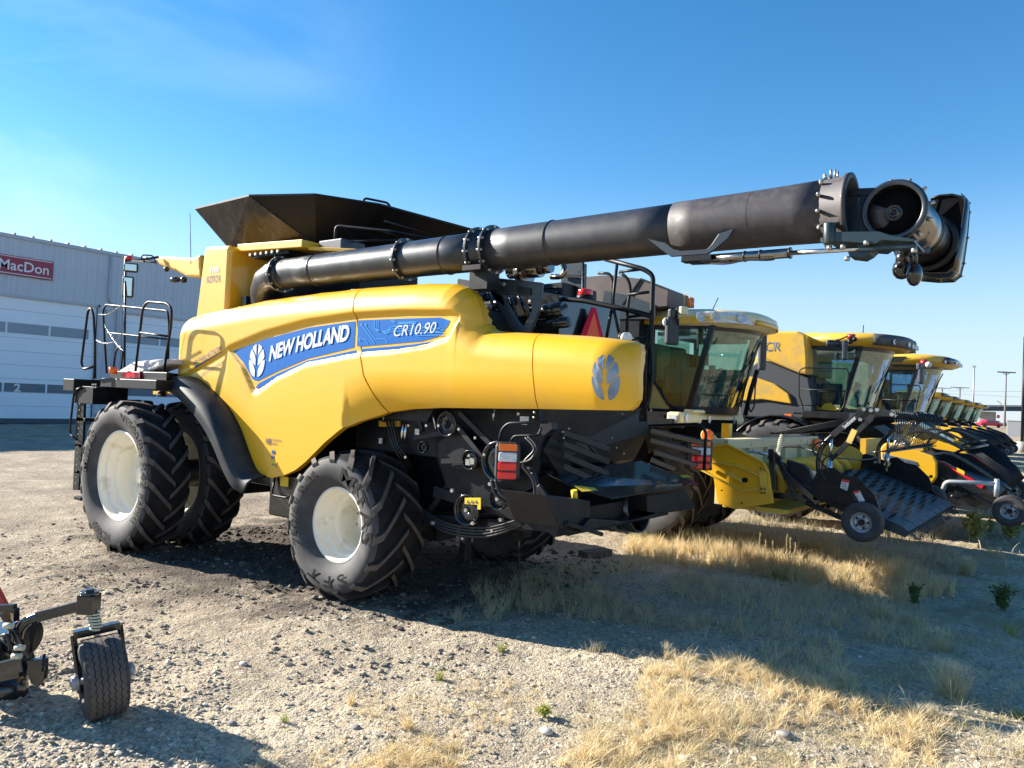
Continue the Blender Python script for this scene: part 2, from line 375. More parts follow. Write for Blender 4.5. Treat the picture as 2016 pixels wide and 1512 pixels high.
def hy(x,z):
    d=pldist(x,z);R=.30;y=5.70
    if d<R:y+=(R-math.sqrt(max(R*R-(R-d)**2,0)))*.9
    # belly
    if x>-6.6:
        q=max(0,2.55-z)/.45;y+=.16*min(q,1.2)**2.2*sst(-6.8,-5.8,x)
    xe=-3.085;R2_=.34;dx=xe-x
    if dx<R2_:y+=(R2_-math.sqrt(max(R2_**2-(R2_-dx)**2,0)))
    dx=x+10.26
    if dx<.22:y+=(.22-math.sqrt(max(.22**2-(.22-dx)**2,0)))
    zb=np.interp(x,BROW[:,0],BROW[:,1]);fade=sst(-10.2,-9.6,x)*(1-sst(-5.2,-4.75,x))
    if -10.2<x<-4.8:
        above=sst(zb-.02,zb+.05,z)
        if x<-8.95: low=1-sst(0,.5,zb-z)*.5
        rec=.045
        if -8.95<x<-5.0:
            zl=np.interp(x,LOWC[:,0],LOWC[:,1]);ins=(1-above)*sst(zl-.035,zl+.012,z)
            y+=rec*ins*fade+.012*(1-above)*(1-ins)*fade*math.exp(-max(0,zl-z)/.35)
        else:
            y+=.03*(1-above)*fade*math.exp(-max(0,zb-z)/.25)
    return y
def hoodpanel(name,bot,top,left,right,nu,nv,parent=HERO,gl=0,gr=0):
    bot=np.array(bot);top=np.array(top)
    mb=MB();vs=[]
    for i in range(nu+1):
        u=i/nu
        # bottom & top points by x fraction
        xb=bot[0,0]+(bot[-1,0]-bot[0,0])*u;zb=np.interp(xb,bot[:,0],bot[:,1])
        xt=top[0,0]+(top[-1,0]-top[0,0])*u;zt=ztop(xt)
        for j in range(nv+1):
            v=j/nv; v=1-(1-v)**1.6 if v>0 else 0
            lx=np.interp(v,left[0],left[1]);rx=np.interp(v,right[0],right[1])
            x=(xb*(1-v)+xt*v)+ (1-u)*(lx-(bot[0,0]*(1-v)+top[0,0]*v))+u*(rx-(bot[-1,0]*(1-v)+top[-1,0]*v))
            zbb=zb;z=zbb*(1-v)+ztop(x if v>.7 else xt)*v if False else zb*(1-v)+zt*v
            vs.append((x,hy(x,z),z))
    # inner return lip
    fs=[(i*(nv+1)+j,(i+1)*(nv+1)+j,(i+1)*(nv+1)+j+1,i*(nv+1)+j+1) for i in range(nu) for j in range(nv)]
    mb.add(vs,fs,True)
    ring=[i*(nv+1) for i in range(nu+1)]+[nu*(nv+1)+j for j in range(1,nv+1)]+[i*(nv+1)+nv for i in range(nu-1,-1,-1)]+[j for j in range(nv-1,0,-1)]
    b=len(mb.v);rv=[]
    for k in ring:
        x,y,z=vs[k];rv.append((x,y+.012,z))
    cx=sum(p[0] for p in vs)/len(vs)
    rv2=[(x,y+.07,z) for x,y,z in rv]
    base=[vs[k] for k in ring];n=len(ring)
    mb.add(base+rv2,[(i,(i+1)%n,n+(i+1)%n,n+i)[::-1] for i in range(n)])
    return mb.build(name,YEL,parent)
S1=([0,.28,.6,1],[-6.05,-6.32,-6.47,-6.60])
S2=([0,.3,.7,1],[-4.03,-4.03,-4.06,-4.12])
S0=([0,.1,.4,1],[-9.98,-10.02,-10.04,-9.86])
def sh(S,d):return (S[0],[x+d for x in S[1]])
BOT=[(-10.2,2.38),(-9.98,2.38),(-9.7,2.37),(-9.45,2.30),(-9.1,2.17),(-8.84,2.01),(-8.6,1.79),(-8.42,1.57),(-8.27,1.36),(-8.14,1.25),(-8.0,1.205),(-7.85,1.20),(-7.61,1.26),(-7.42,1.33),(-7.24,1.44),(-6.9,1.70),(-6.65,1.86),(-6.4,1.97),(-6.05,2.08),(-5.7,2.13),(-5.28,2.16),(-4.31,2.19),(-4.04,2.20),(-3.3,2.22),(-3.08,2.23),(-2.98,2.25)]
def seg(a,b):
    B=np.array(BOT);xs=[a]+[x for x in B[:,0] if a<x<b]+[b];return [(x,np.interp(x,B[:,0],B[:,1])) for x in xs]
hood0=hoodpanel('hood_front_corner_panel',seg(-10.22,-9.995),[(-10.10,0),(-9.875,0)],([0,.5,1],[-10.22,-10.24,-10.10]),sh(S0,-.014),8,50)
hood1=hoodpanel('hood_front_side_panel',seg(-9.98,-6.06),[(-9.86,0),(-6.61,0)],S0,sh(S1,-.011),130,80)
hood2=hoodpanel('hood_middle_side_panel',seg(-6.04,-4.035),[(-6.59,0),(-4.125,0)],sh(S1,.011),sh(S2,-.006),240,90)
hood3=hoodpanel('hood_rear_side_panel',seg(-4.025,-3.155),[(-4.11,0),(-3.20,0)],sh(S2,.006),([0,.06,.16,.3,.7,.85,.95,1],[-3.155,-3.12,-3.10,-3.095,-3.095,-3.105,-3.13,-3.20]),90,70)
# mirrored plain far-side hood
m=MB()
for a,b in((-10.1,-6.6),(-6.6,-5.0)):
    xs=np.linspace(a,b-.01,12);bb=np.array(BOT)
    m.add([(x,mir(5.9)-(0 if k<2 else .2),(np.interp(x,bb[:,0],bb[:,1]),float(ztop(x))-.2,float(ztop(x)))[k]) for x in xs for k in range(3)],[(3*i+k,3*i+k+1,3*i+k+4,3*i+k+3) for i in range(11) for k in range(2)],True)
m.build('far_side_hood_panel',YEL,HERO,solid=.02)
# ---- decals on hood
def gpatch(name,lo,hi,m,parent,x0,x1,n=60,k=8,off=.006,cut=None,endl=0):
    lo=np.array(lo);hi=np.array(hi);mb=MB();vs=[]
    for i in range(n+1):
        x=x0+(x1-x0)*i/n
        a=np.interp(x,lo[:,0],lo[:,1]);b=np.interp(x,hi[:,0],hi[:,1])
        if b<a:b=a
        for j in range(k+1):
            z=a+(b-a)*j/k;vs.append((x,hy(x,z)-off,z))
    mb.add(vs,[(i*(k+1)+j,(i+1)*(k+1)+j,(i+1)*(k+1)+j+1,i*(k+1)+j+1) for i in range(n) for j in range(k)],True)
    return mb.build(name,m,parent)
# main blue band
gpatch('blue_band_decal',[(-8.85,2.745),(-8.62,2.60),(-8.40,2.385),(-8.30,2.37),(-7.9,2.50),(-7.34,2.655),(-6.52,2.785)],[(-8.85,2.75),(-8.15,2.90),(-7.37,3.02),(-6.58,3.075)],BLUE,hood1,-8.85,-6.535,80,10,.004)
gpatch('blue_stripe_decal',[(-8.33,2.285),(-8.28,2.275),(-7.9,2.425),(-7.34,2.60),(-6.5,2.72)],[(-8.33,2.29),(-8.28,2.34),(-7.9,2.47),(-7.34,2.632),(-6.5,2.752)],BLUE,hood1,-8.33,-6.50,50,3,.005)
gpatch('model_decal',[(-6.5,2.80),(-6.43,2.79),(-5.5,2.84),(-5.27,2.885),(-5.14,3.0),(-5.12,3.04)],[(-6.5,3.085),(-6.0,3.085),(-5.25,3.08),(-5.18,3.06),(-5.12,3.045)],BLUE,hood2,-6.49,-5.12,50,8,.004)
gpatch('model_stripe_decal',[(-6.43,2.735),(-5.9,2.76),(-5.6,2.785),(-5.3,2.84)],[(-6.43,2.765),(-5.9,2.79),(-5.6,2.81),(-5.3,2.842)],BLUE,hood2,-6.42,-5.3,40,3,.005)
def hw(x,z,off):return (x,hy(x,z)-off,z)
def dtext(name,s,p0,p1,h,m,parent,shear=0,bold=0,off=.011,space=1,curve=0):
    "baseline p0->p1 in (x,z)"
    mb=MB();dx=p1[0]-p0[0];dz=p1[1]-p0[1];L=math.hypot(dx,dz);ux,uz=dx/L,dz/L
    def fn(a,b):
        t=a/L;c=curve*4*t*(1-t);return hw(p0[0]+ux*a,p0[1]+uz*a+b+c,off)
    text_on(mb,s,fn,L,h,shear,bold,space);return mb.build(name,m,parent)
dtext('brand_lettering','NEW HOLLAND',(-8.08,2.625),(-6.62,2.865),.175,SILV,hood1,.18,.04,curve=.03,space=.95)
dtext('model_lettering','CR10.90',(-5.91,2.895),(-5.30,2.925),.115,SILV,hood2,.30,.0,space=1.0)
dtext('revelation_lettering','REVELATION',(-9.70,2.555),(-9.06,2.765),.07,BLUED,hood1,.3,.0,space=1.1,off=.007)
gpatch('revelation_underline',[(-9.68,2.515),(-9.06,2.735)],[(-9.68,2.535),(-9.06,2.742)],BLUE,hood1,-9.68,-9.06,20,1,.006)
dtext('opti_clean_lettering','OPTI-CLEAN',(-9.55,2.39),(-9.03,2.595),.045,BLUED,hood1,.3,.0,space=1.1,off=.007)
dtext('dealer_mark_initials','NB',(-8.005,1.60),(-7.905,1.60),.075,INK,hood1,0,.03,off=.007)
dtext('dealer_mark_lettering','NOVLAN',(-7.885,1.645),(-7.70,1.645),.033,INK,hood1,0,0,off=.007)
dtext('dealer_mark_lettering','BROS',(-7.885,1.60),(-7.775,1.60),.033,INK,hood1,0,0,off=.007)
m=MB()
for x0,x1,z0,z1 in((-7.875,-7.81,1.49,1.535),(-7.875,-7.825,1.43,1.475)):m.add([hw(x0,z0,.006),hw(x1,z0,.006),hw(x1,z1,.006),hw(x0,z1,.006)],[(0,1,2,3)])
m.build('small_dark_sticker',BLUED,hood1)
m=MB();m.add([hw(-7.87,1.33,.006),hw(-7.76,1.33,.006),hw(-7.76,1.405,.006),hw(-7.87,1.405,.006)],[(0,1,2,3)]);m.build('warning_sticker',STK,hood1)
m=MB()
for cx in(-7.842,-7.79):m.add([hw(cx-.018,1.35,.009),hw(cx+.018,1.35,.009),hw(cx,1.388,.009)],[(0,1,2)])
m.build('warning_pictogram',INK,hood1)
# circuit traces on the model decal
m=MB()
def trace(pts,w=.010):
    for (a,b),(c,d) in zip(pts[:-1],pts[1:]):
        L=math.hypot(c-a,d-b);nx,nz=-(d-b)/L*w/2,(c-a)/L*w/2;k=max(2,int(L/.06))
        for i in range(k):
            q=[(a+(c-a)*t,b+(d-b)*t) for t in(i/k,(i+1)/k)]
            m.add([hw(q[0][0]-nx,q[0][1]-nz,.008),hw(q[1][0]-nx,q[1][1]-nz,.008),hw(q[1][0]+nx,q[1][1]+nz,.008),hw(q[0][0]+nx,q[0][1]+nz,.008)],[(0,1,2,3)])
for k in range(3):
    o=.025*k
    trace([(-6.22+o*1.2,3.075),(-6.22+o*1.2,2.99-o*.2),(-6.16+o,2.955-o*.2),(-6.02,2.955-o*.6+.0),(-5.96,3.0-o),(-5.62,3.005-o),(-5.56,2.95-o),(-5.2,2.95-o)])
for k in range(3):
    o=.03*k
    trace([(-5.98+o,3.078),(-5.92+o,3.045-o*.3),(-5.6+o,3.045-o*.3),(-5.5+o,2.97-o*.3),(-5.25,2.97-o*.6)])
trace([(-6.42,3.03),(-6.28,2.90),(-6.20,2.82)]);trace([(-6.36,3.02),(-6.20,2.87),(-6.05,2.87),(-6.0,2.83)]);trace([(-6.44,2.87),(-6.36,2.87),(-6.30,2.81)])
for x,z in((-6.43,3.035),(-6.36,3.03),(-6.44,2.87)):
    m.add([hw(x+.018*math.cos(a*.7854),z+.018*math.sin(a*.7854),.008) for a in range(8)],[tuple(range(8))])
m.build('circuit_pattern',BLUEL,hood2)
# leaf emblem (three pairs of lobes around a stem)
def leaf(parent,cx,cz,w,h,name,mt,f,lean=0):
    mb=MB()
    def put(poly):
        n=len(poly);P=[(cx+(x*w+lean*z*w),cz+z*h) for x,z in poly]
        c=(sum(p[0] for p in P)/n,sum(p[1] for p in P)/n);P=[(c[0]+(a-c[0])*.83,c[1]+(b-c[1])*.90) for a,b in P]
        mb.add([f(*p) for p in P]+[f(*c)],[(i,(i+1)%n,n) for i in range(n)])
    def arcpts(pts,n=5):
        o=bez([(a,b,0) for a,b in pts],n);return [(p.x,p.y) for p in o]
    for s in(-1,1):
        put([(s*a,b) for a,b in arcpts([(.03,.17),(.05,.50),(.16,.485),(.30,.42)])+arcpts([(.27,.34),(.12,.22),(.03,.13)])][::1])
        put([(s*a,b) for a,b in arcpts([(.035,.02),(.10,.17),(.26,.32),(.34,.38)])+arcpts([(.42,.28),(.47,.12)])+arcpts([(.42,.06),(.20,-.10),(.035,-.18)])])
        put([(s*a,b) for a,b in arcpts([(.04,-.30),(.12,-.18),(.30,.0),(.49,.07)])+arcpts([(.50,-.06),(.42,-.28),(.28,-.43),(.12,-.50),(.04,-.50)])])
    return mb.build(name,mt,parent)
leaf(hood1,-8.33,2.625,.36,.42,'leaf_emblem',SILV,lambda x,z:hw(x,z,.010))
leaf(hood3,-3.30,2.50,.25,.40,'leaf_emblem',SILG,lambda x,z:hw(x,z,.006),-.05)
# ---- fender beside front tyres
e=seg(-10.2,-7.95);m=MB();P=[]
pts=bez([(x,0,z) for x,z in [(-10.2,2.40),(-9.7,2.395),(-9.3,2.26),(-8.9,2.055),(-8.6,1.80),(-8.35,1.47),(-8.17,1.27),(-7.98,1.22)]],6)
n=len(pts)
for i,p in enumerate(pts):
    t=i/(n-1);wd=.24+.08*math.sin(math.pi*min(1,t*1.1));
    dn=V((-.10,0,-.12))*(.6+.5*t)
    P+= [(p.x+.03,5.72,p.z-.015),(p.x+.015,5.60,p.z-.02),(p.x-.01,5.72-wd*.75,p.z-.04),(p.x-.03,5.72-wd,p.z-.09),(p.x-.10,5.72-wd*1.02,p.z-.22)]
m.add(P,[(5*i+k,5*i+k+1,5*i+k+6,5*i+k+5) for i in range(n-1) for k in range(4)],True)
m.build('front_wheel_fender',FEND,HERO,solid=.02)
# ---- yellow upright box with lettering
bx=MB();A=[(-10.12,5.92,3.2),(-9.98,5.92,4.25),(-9.36,5.92,4.22),(-9.36,5.92,3.2)]
bx.prism(A,(0,1.1,0));box=bx.build('rotor_side_box',YEL,HERO,bevel=.05)
m=MB()
text_on(m,'TWIN',lambda a,b:(-9.80+a,5.914,3.855+b),.225,.085,.1,.015);m.build('twin_lettering',SILV,box)
m=MB();text_on(m,'ROTOR',lambda a,b:(-9.875+a,5.914,3.725+b),.345,.095,0,.015);m.build('rotor_lettering',INK,box)
m=MB()
for cx in(-9.74,-9.60):m.lathe([(.056,0),(.048,0)],(cx,5.912,3.772),(0,1,0),20,closed=False)
pass
# yellow tray above tube
m=MB();m.bar((-9.36,6.25,4.20),(-7.95,6.25,4.14),.42,.10);m.bar((-8.0,6.3,4.10),(-7.1,6.5,4.02),.3,.05);tr=m.build('yellow_walkway_beam',YEL,HERO,bevel=.01)
m=MB()
for k in range(6):m.cyl((-9.0+k*.12,6.03,4.07),(-9.0+k*.12,6.0,4.07),.022,n=6)
m.build('beam_bolts',BOLT,tr)
m=MB();m.box(-9.1,-8.3,6.1,6.45,4.05,4.085);m.build('beam_bracket',BLK,tr)
# ---- grain tank extension
T=[(-10.6,6.11,4.9),(-8.93,6.10,4.9),(-8.18,6.36,4.9),(-7.63,6.9,4.9),(-7.53,8.6,4.9),(-8.3,9.2,4.9),(-10.4,9.2,4.9)]
Bm=[(-10.14,6.42,4.32),(-8.56,6.75,4.30),(-8.30,6.95,4.30),(-8.1,7.16,4.30),(-8.0,8.2,4.30),(-8.4,8.5,4.3),(-10.1,8.5,4.3)]
T[1]=(-9.25,6.12,4.93);T[2]=(-8.2,6.4,4.88);T[3]=(-7.55,6.95,4.80);T[4]=(-7.13,8.5,4.72);T[5]=(-8.3,8.75,4.75);T[6]=(-10.4,8.75,4.9)
GT=thing  # noqa
tk=MB();tk.prism([(x,y,3.2) for x,y,z in Bm],(0,0,1.1));tank=tk.build('grain_tank',BLK,HERO)
def plate(name,q,mt):
    m=MB();m.add([V(p) for p in q],[tuple(range(len(q)))]);return m.build(name,mt,tank,solid=.015)
plate('tank_extension_side_plate',[Bm[0],Bm[1],T[1],T[0]],TANK)
plate('tank_extension_corner_plate',[Bm[1],Bm[3],T[2],T[1]],TANKI)
plate('tank_extension_corner_plate',[Bm[3],T[3],T[2]],TANKI)
plate('tank_extension_rear_plate',[Bm[3],Bm[4],T[4],T[3]],TANKI)
plate('tank_extension_corner_plate',[Bm[4],Bm[5],T[5],T[4]],TANKI)
plate('tank_extension_far_plate',[Bm[5],Bm[6],T[6],T[5]],TANKI)
plate('tank_extension_front_plate',[Bm[6],Bm[0],T[0],T[6]],TANKI)
m=MB();
for a,b in((0,1),(1,2),(2,3),(3,4)):m.bar(T[a],T[b],.03,.025)
m.bar(Bm[1],T[1],.02,.03);m.bar(Bm[3],T[2],.02,.02)
for k in range(7):
    t=.12+k*.12;p=V(Bm[1]).lerp(V(T[1]),t)
    m.cyl(p,p+V((0,-.025,0)),.012,n=6)
m.build('tank_extension_rim_rail',BLK,tank)
m=MB()
for k in range(3):
    t=.25+.22*k;a=V(Bm[3]).lerp(V(T[3]),t);b=V(Bm[4]).lerp(V(T[4]),t);o=V((.02,-.01,0));m.bar(a.lerp(b,.1)+o,a.lerp(b,.95)+o,.02,.04)
m.build('rear_plate_ribs',BLKD,tank)
m=MB();m.tube(rnd([(-7.72,6.8,4.80),(-7.70,6.82,4.87),(-7.56,7.12,4.86),(-7.54,7.16,4.76)],.05),.016);m.build('tank_grab_handle',BLK,tank)
m=MB();m.bar((-10.1,6.40,4.29),(-8.7,6.62,4.27),.02,.10);m.build('tank_lower_flange',SLATE,tank)
m=MB();m.tube(rnd([(-7.75,6.4,4.12),(-7.75,6.4,4.42),(-6.9,6.6,4.30),(-6.3,7.2,4.2)],.07),.018);m.tube([(-7.7,6.45,4.22),(-6.9,6.65,4.20)],.015);m.build('tank_ladder_rail',BLK,tank)
m=MB();m.box(-7.95,-7.5,6.3,6.7,4.0,4.22);m.build('grey_valve_cover',SLATE,tank,bevel=.02)
# ---- body core
m=MB()
m.prism([(-9.9,5.98,1.25),(-9.9,5.98,3.2),(-5.0,5.98,3.2),(-4.9,5.98,2.3),(-5.4,5.98,2.3),(-5.6,5.98,2.0),(-7.2,5.98,2.0),(-7.5,5.98,1.3)],(0,2.64,0))
body=m.build('chassis_body',BLK,HERO)
m=MB();m.box(-9.3,-7.3,5.95,6.1,1.05,1.3);m.box(-8.05,-7.3,5.82,6.3,.72,1.24);m.build('side_tool_box',BLKG,HERO,bevel=.02)
m=MB();m.box(-7.83,-7.68,5.812,5.82,1.10,1.22);m.box(-7.62,-7.38,5.812,5.82,.84,.90);m.build('yellow_sticker',STK,HERO)
m=MB();m.tube(rnd([(-7.92,5.80,1.2),(-7.92,5.76,.98),(-7.42,5.76,.98),(-7.3,5.8,1.16)],.06),.014);m.build('tool_box_handle_bar',BLK,HERO)
m=MB();m.cyl((-10.42,5.5,1.0),(-10.42,9.1,1.0),.2);m.box(-10.7,-10.0,6.6,8.0,.7,1.4);m.build('front_axle',BLK,HERO)
m=MB();m.box(-6.7,-6.36,6.25,8.3,.62,.86);m.box(-6.75,-6.3,7.0,7.6,.5,1.2);m.cyl((-6.53,6.14,.81),(-6.53,6.4,.81),.16);m.cyl((-6.2,6.3,.85),(-6.2,8.3,.85),.04);m.build('rear_axle',BLK,HERO,bevel=.01)
# ---- unloading tube
TY=6.05
st=[(500,518,578),(560,511,570),(680,494,558),(860,468,541),(1000,446,528),(1100,432,519),(1320,402,500),(1500,377,485),(1655,356,478)]
cen=[];rad=[]
for x,a,b in st:
    A=at(x,a,Y=TY);B_=at(x,b,Y=TY);cen.append(V(((A.x+B_.x)/2,TY,(A.z+B_.z)/2)));rad.append((A.z-B_.z)/2*.985)
xs=[c.x for c in cen]
z_fit=np.polyfit(xs,[c.z for c in cen],1)
def tc_(x,dr=0):return V((x,TY,z_fit[0]*x+z_fit[1])),float(np.interp(x,xs,rad))+dr
def tubesec(name,x0,x1,mt,par_,dr=0,n=6):
    m=MB();P=[];Rr=[]
    for i in range(n+1):
        c,r=tc_(x0+(x1-x0)*i/n,dr);P.append(c);Rr.append(r)
    m.tube(P,Rr,40);return m.build(name,mt,par_)
UT=tubesec('unloading_tube',at(970,480,Y=TY).x,-2.78,TUBEM,HERO)
UO=tubesec('outer_tube_section',-2.82,-1.60,TUBED,HERO,.008)
LOW=tubesec('lower_tube_section',-8.25,at(970,480,Y=TY).x,TUBE,HERO)
m=MB();c,r=tc_(-8.25);c8=c
m.tube([c+V((.05,0,0)),c+V((-.25,.02,-.005)),c+V((-.48,.08,-.05)),c+V((-.64,.16,-.17)),c+V((-.70,.22,-.36)),c+V((-.70,.24,-.6))],[r,r,r*1.03,r*1.08,r*1.1,r*1.12],32)
el=m.build('tube_elbow',TUBE,HERO)
m=MB();p=c+V((-.70,.23,-.40));m.cyl(p,p-V((0,0,.05)),r*1.45,n=32);m.box(p.x-.28,p.x-.17,p.y-.22,p.y-.1,p.z,p.z+.16);m.build('elbow_base_flange',TUBE,el)
def flange(x,par_,w=.03,dr=.05,mt=TUBE,nb=12,split=False):
    c,r=tc_(x);m=MB();m.lathe([(r-.03,-w/2),(r+dr,-w/2),(r+dr,w/2),(r-.03,w/2)],c,(1,0,0),48,closed=True,smooth=False)
    f=m.build('tube_flange_ring',mt,par_,bevel=.004)
    m=MB()
    for k in range(nb):
        a=2*math.pi*(k+.3)/nb;q=c+V((0,math.cos(a),math.sin(a)))*(r+dr*.55)
        m.cyl(q-V((w/2+.018,0,0)),q+V((w/2+.018,0,0)),.014,n=6)
    m.build('flange_bolts',BOLT,f);return f
for px in(556,800,942,970):flange(at(px,540,Y=TY).x,LOW if px<900 else UT,.03,.045)
m=MB();x0=at(946,500,Y=TY).x;x1=at(966,500,Y=TY).x
for a in(-1,1):
    c,r=tc_((x0+x1)/2);m.bar(c+V((-.12,-.12*a-.05,-r*a)),c+V((.12,-.12*a-.05,-r*a)),.1,.05)
m.box(x0-.05,x1+.05,TY-.1,TY+.1,cen[4].z-.42,cen[4].z-.2);m.build('tube_clamp',BLK,UT)
# weld seams and slots
m=MB()
for x in(-7.6,-5.45,-4.1,-2.15):
    c,r=tc_(x,.010);m.lathe([(r-.012,-.006),(r,0),(r-.012,.006)],c,(1,0,0),40)
m.build('tube_weld_seam',TUBED,UO)
m=MB()
for px,py in((1255,437),(1300,428),(1270,408),(1330,520)):
    pass
# sleeve brackets underneath
def P5(px,py,Y=5.72):return at(px,py,Y=Y)
def poly5(name,pts,mt,par_,Y=5.72,th=.03,bev=.004):
    m=MB();m.prism([P5(a,b,Y) for a,b in pts],(0,th,0));return m.build(name,mt,par_,bevel=bev)
br=poly5('sleeve_bracket',[(1275,470),(1310,478),(1325,490),(1340,494),(1392,490),(1400,482),(1415,460),(1445,450),(1432,470),(1405,492),(1392,500),(1320,505),(1300,490)],SLATE,UO,5.80)
m=MB();a=P5(1345,512,5.85);b=P5(1405,508,5.85);m.bar(a,b,.10,.05);m.bar(P5(1360,515,5.85),P5(1440,512,5.85),.06,.05);m.build('cylinder_mount',BLK,UO,bevel=.006)
m=MB();m.cyl(P5(1385,511,5.85),P5(1558,498,5.85),.038);cy=m.build('fold_cylinder',STAIN,UO)
m=MB();m.cyl(P5(1558,498,5.85),P5(1690,490,5.85),.018);m.build('cylinder_rod',STEEL,cy)
m=MB()
for x in(1467,1498,1556):
    p=P5(x,511-(x-1385)*.075,5.85);d=(P5(1558,498,5.85)-P5(1385,511,5.85)).normalized();m.cyl(p-d*.006,p+d*.006,.044)
m.build('cylinder_band',BLK,cy)
m=MB();m.tube(bez([P5(1390,518,5.83),P5(1430,519,5.8),P5(1470,512,5.8),P5(1510,512,5.8),P5(1525,510,5.82)]),.008);m.build('cylinder_hose',HOSE,cy)
# mouth ring of outer tube
c,r=tc_(-1.60,.0)
m=MB();x=-1.60
cR,rR=tc_(-1.5,.0);rR=.257
m.lathe([(rR-.05,-.13),(rR-.02,-.13),(rR-.014,.05),(rR+.008,.05),(rR+.008,.085),(rR-.03,.085),(rR-.045,-.1),(rR-.06,-.13)],cR,(1,0,0),56,closed=True)
mo=m.build('tube_mouth_ring',TUBED,UO)
m=MB();m.lathe([(rR-.05,-.14),(0,-.14)],cR,(1,0,0),40);m.build('tube_inner_dark',BLK,UO)
m=MB()
for k,a in enumerate(np.linspace(.35,2*math.pi-.2,13)):
    q=cR+V((-.10,-math.sin(a)*(rR+.0),math.cos(a)*(rR)));d=V((0,-math.sin(a),math.cos(a)))
    m.cyl(q-d*.02,q+d*.012,.015,n=8);m.sph(q+d*.012,.014,8)
for a in(-.3,-.12,.05,.42):
    q=cR+V((-.03-.1*abs(a),-math.sin(-a)*rR,math.cos(a)*rR));d=V((0,math.sin(a),math.cos(a)));m.cyl(q-d*.02,q+d*.05,.012,.007,n=7)
m.build('mouth_ring_fastener',BOLT,UO)
# fold hinge plates
m=MB()
m.prism([at(x,y,Y=5.80) for x,y in((1622,462),(1650,456),(1730,455),(1752,462),(1800,470),(1800,476),(1735,473),(1725,480),(1626,474))],(0,.42,0))
hg=m.build('fold_hinge_plate',TEAL,HERO,bevel=.006)
m=MB();m.cyl(at(1633,480,Y=5.82),at(1633,440,Y=5.82),.045);m.prism([at(x,y,Y=5.85) for x,y in((1686,472),(1720,470),(1720,492),(1712,500),(1698,508),(1672,505),(1668,492),(1686,490))],(0,.16,0))
m.bar(at(1690,492,Y=5.85),at(1805,484,Y=5.85),.04,.03);m.build('hinge_knuckle',TEAL,hg,bevel=.005)
m=MB();m.bar(at(1683,375,Y=5.95),at(1683,462,Y=5.95),.05,.04);m.bar(at(1700,372,Y=5.95),at(1700,462,Y=5.95),.05,.035);m.bar(at(1672,380,Y=5.95),at(1730,378,Y=5.95),.06,.05);m.build('hinge_post',BLK,hg)
m=MB()
for x,y in((1633,484),(1660,482),(1706,474),(1800,489),(1668,505)):
    p=at(x,y,Y=5.80);m.cyl(p,p+V((0,0,-.03)),.02,n=6)
m.build('hinge_bolts',BOLT,hg)
# ---- folded spout
SP=thing
c0=at(1760,413,Y=5.92);rs=.232
rs=(at(1760,355,Y=5.92).z-at(1760,472,Y=5.92).z)/2
m=MB();m.lathe([(rs-.035,.0),(rs-.01,-.015),(rs+.004,0),(rs+.004,.05),(rs-.015,.06),(rs-.02,.3),(rs-.03,.3)],c0,(0,1,0),56)
sp=m.build('folded_spout',TUBE,HERO)
m=MB();m.cyl(c0+V((0,.12,0)),c0+V((.02,1.25,-.0)),rs-.015,n=48);m.build('spout_tube',STAIN,sp)
m=MB();m.lathe([(rs-.035,.0),(rs-.04,.09),(0,.09)],c0,(0,1,0),48);m.build('spout_inner_wall',MATTB,sp)
m=MB();m.lathe([(rs*.80,.075),(rs*.80,.068),(rs*.3,.060),(.06,.052)],c0+V((-.01,0,-.01)),(0,1,0),40);m.build('auger_end_plate',MATTB,sp)
m=MB();m.lathe([(0,.055),(.018,.05),(.022,.03),(.034,.03),(.038,.05),(.05,.05),(.055,.038),(.06,.06)],c0+V((-.01,0,-.01)),(0,1,0),28)
m.build('auger_shaft_end',BLKG,sp)
m=MB();q=[]
for k in range(6):
    a=math.radians(-150+k*17);q.append(c0+V((rs*.83*math.sin(a),.075-.004*k,rs*.83*math.cos(a))));q.append(c0+V((.06*math.sin(a),.06-.004*k,.06*math.cos(a))))
m.add(q,[(2*i,2*i+1,2*i+3,2*i+2) for i in range(5)],True);m.build('auger_flight',TUBED,sp,solid=.006)
m=MB()
for a in np.linspace(-1.2,2.4,8):
    q=c0+V((math.sin(a)*(rs+.0),.09,math.cos(a)*(rs)));d=V((math.sin(a),0,math.cos(a)));m.cyl(q-d*.01,q+d*.035,.018,.013,n=8)
m.build('spout_fasteners',BOLT,sp)
m=MB();c=c0+V((.012,.75,0));m.lathe([(rs-.012,-.01),(rs-.004,0),(rs-.012,.01)],c,(0,1,0),40);m.build('spout_band',BLK,sp)
cb=c0+V((.02,1.2,0))
m=MB();m.lathe([(rs-.01,0),(rs+.03,0),(rs+.03,.03),(rs+.01,.05),(rs+.012,.12),(rs+.035,.14),(rs+.035,.18),(rs-.02,.18)],cb,(0,1,0),48);m.build('spout_collar',BLK,sp)
# scoop (boot)
bo=[(1832,392),(1850,386),(1875,384),(1895,389),(1906,402),(1907,420),(1903,470),(1896,520),(1890,545),(1878,554),(1850,555),(1815,552)]
O=[at(x,y,Y=cb.y+.48) for x,y in bo]
m=MB();n=len(O);cbk=[p for p in O]
m.add(cbk+[at(1800,520,Y=cb.y+.40),at(1835,440,Y=cb.y+.40)],[tuple(range(n+2))])
m.build('boot_back_wall',MATTB,sp,solid=.01)
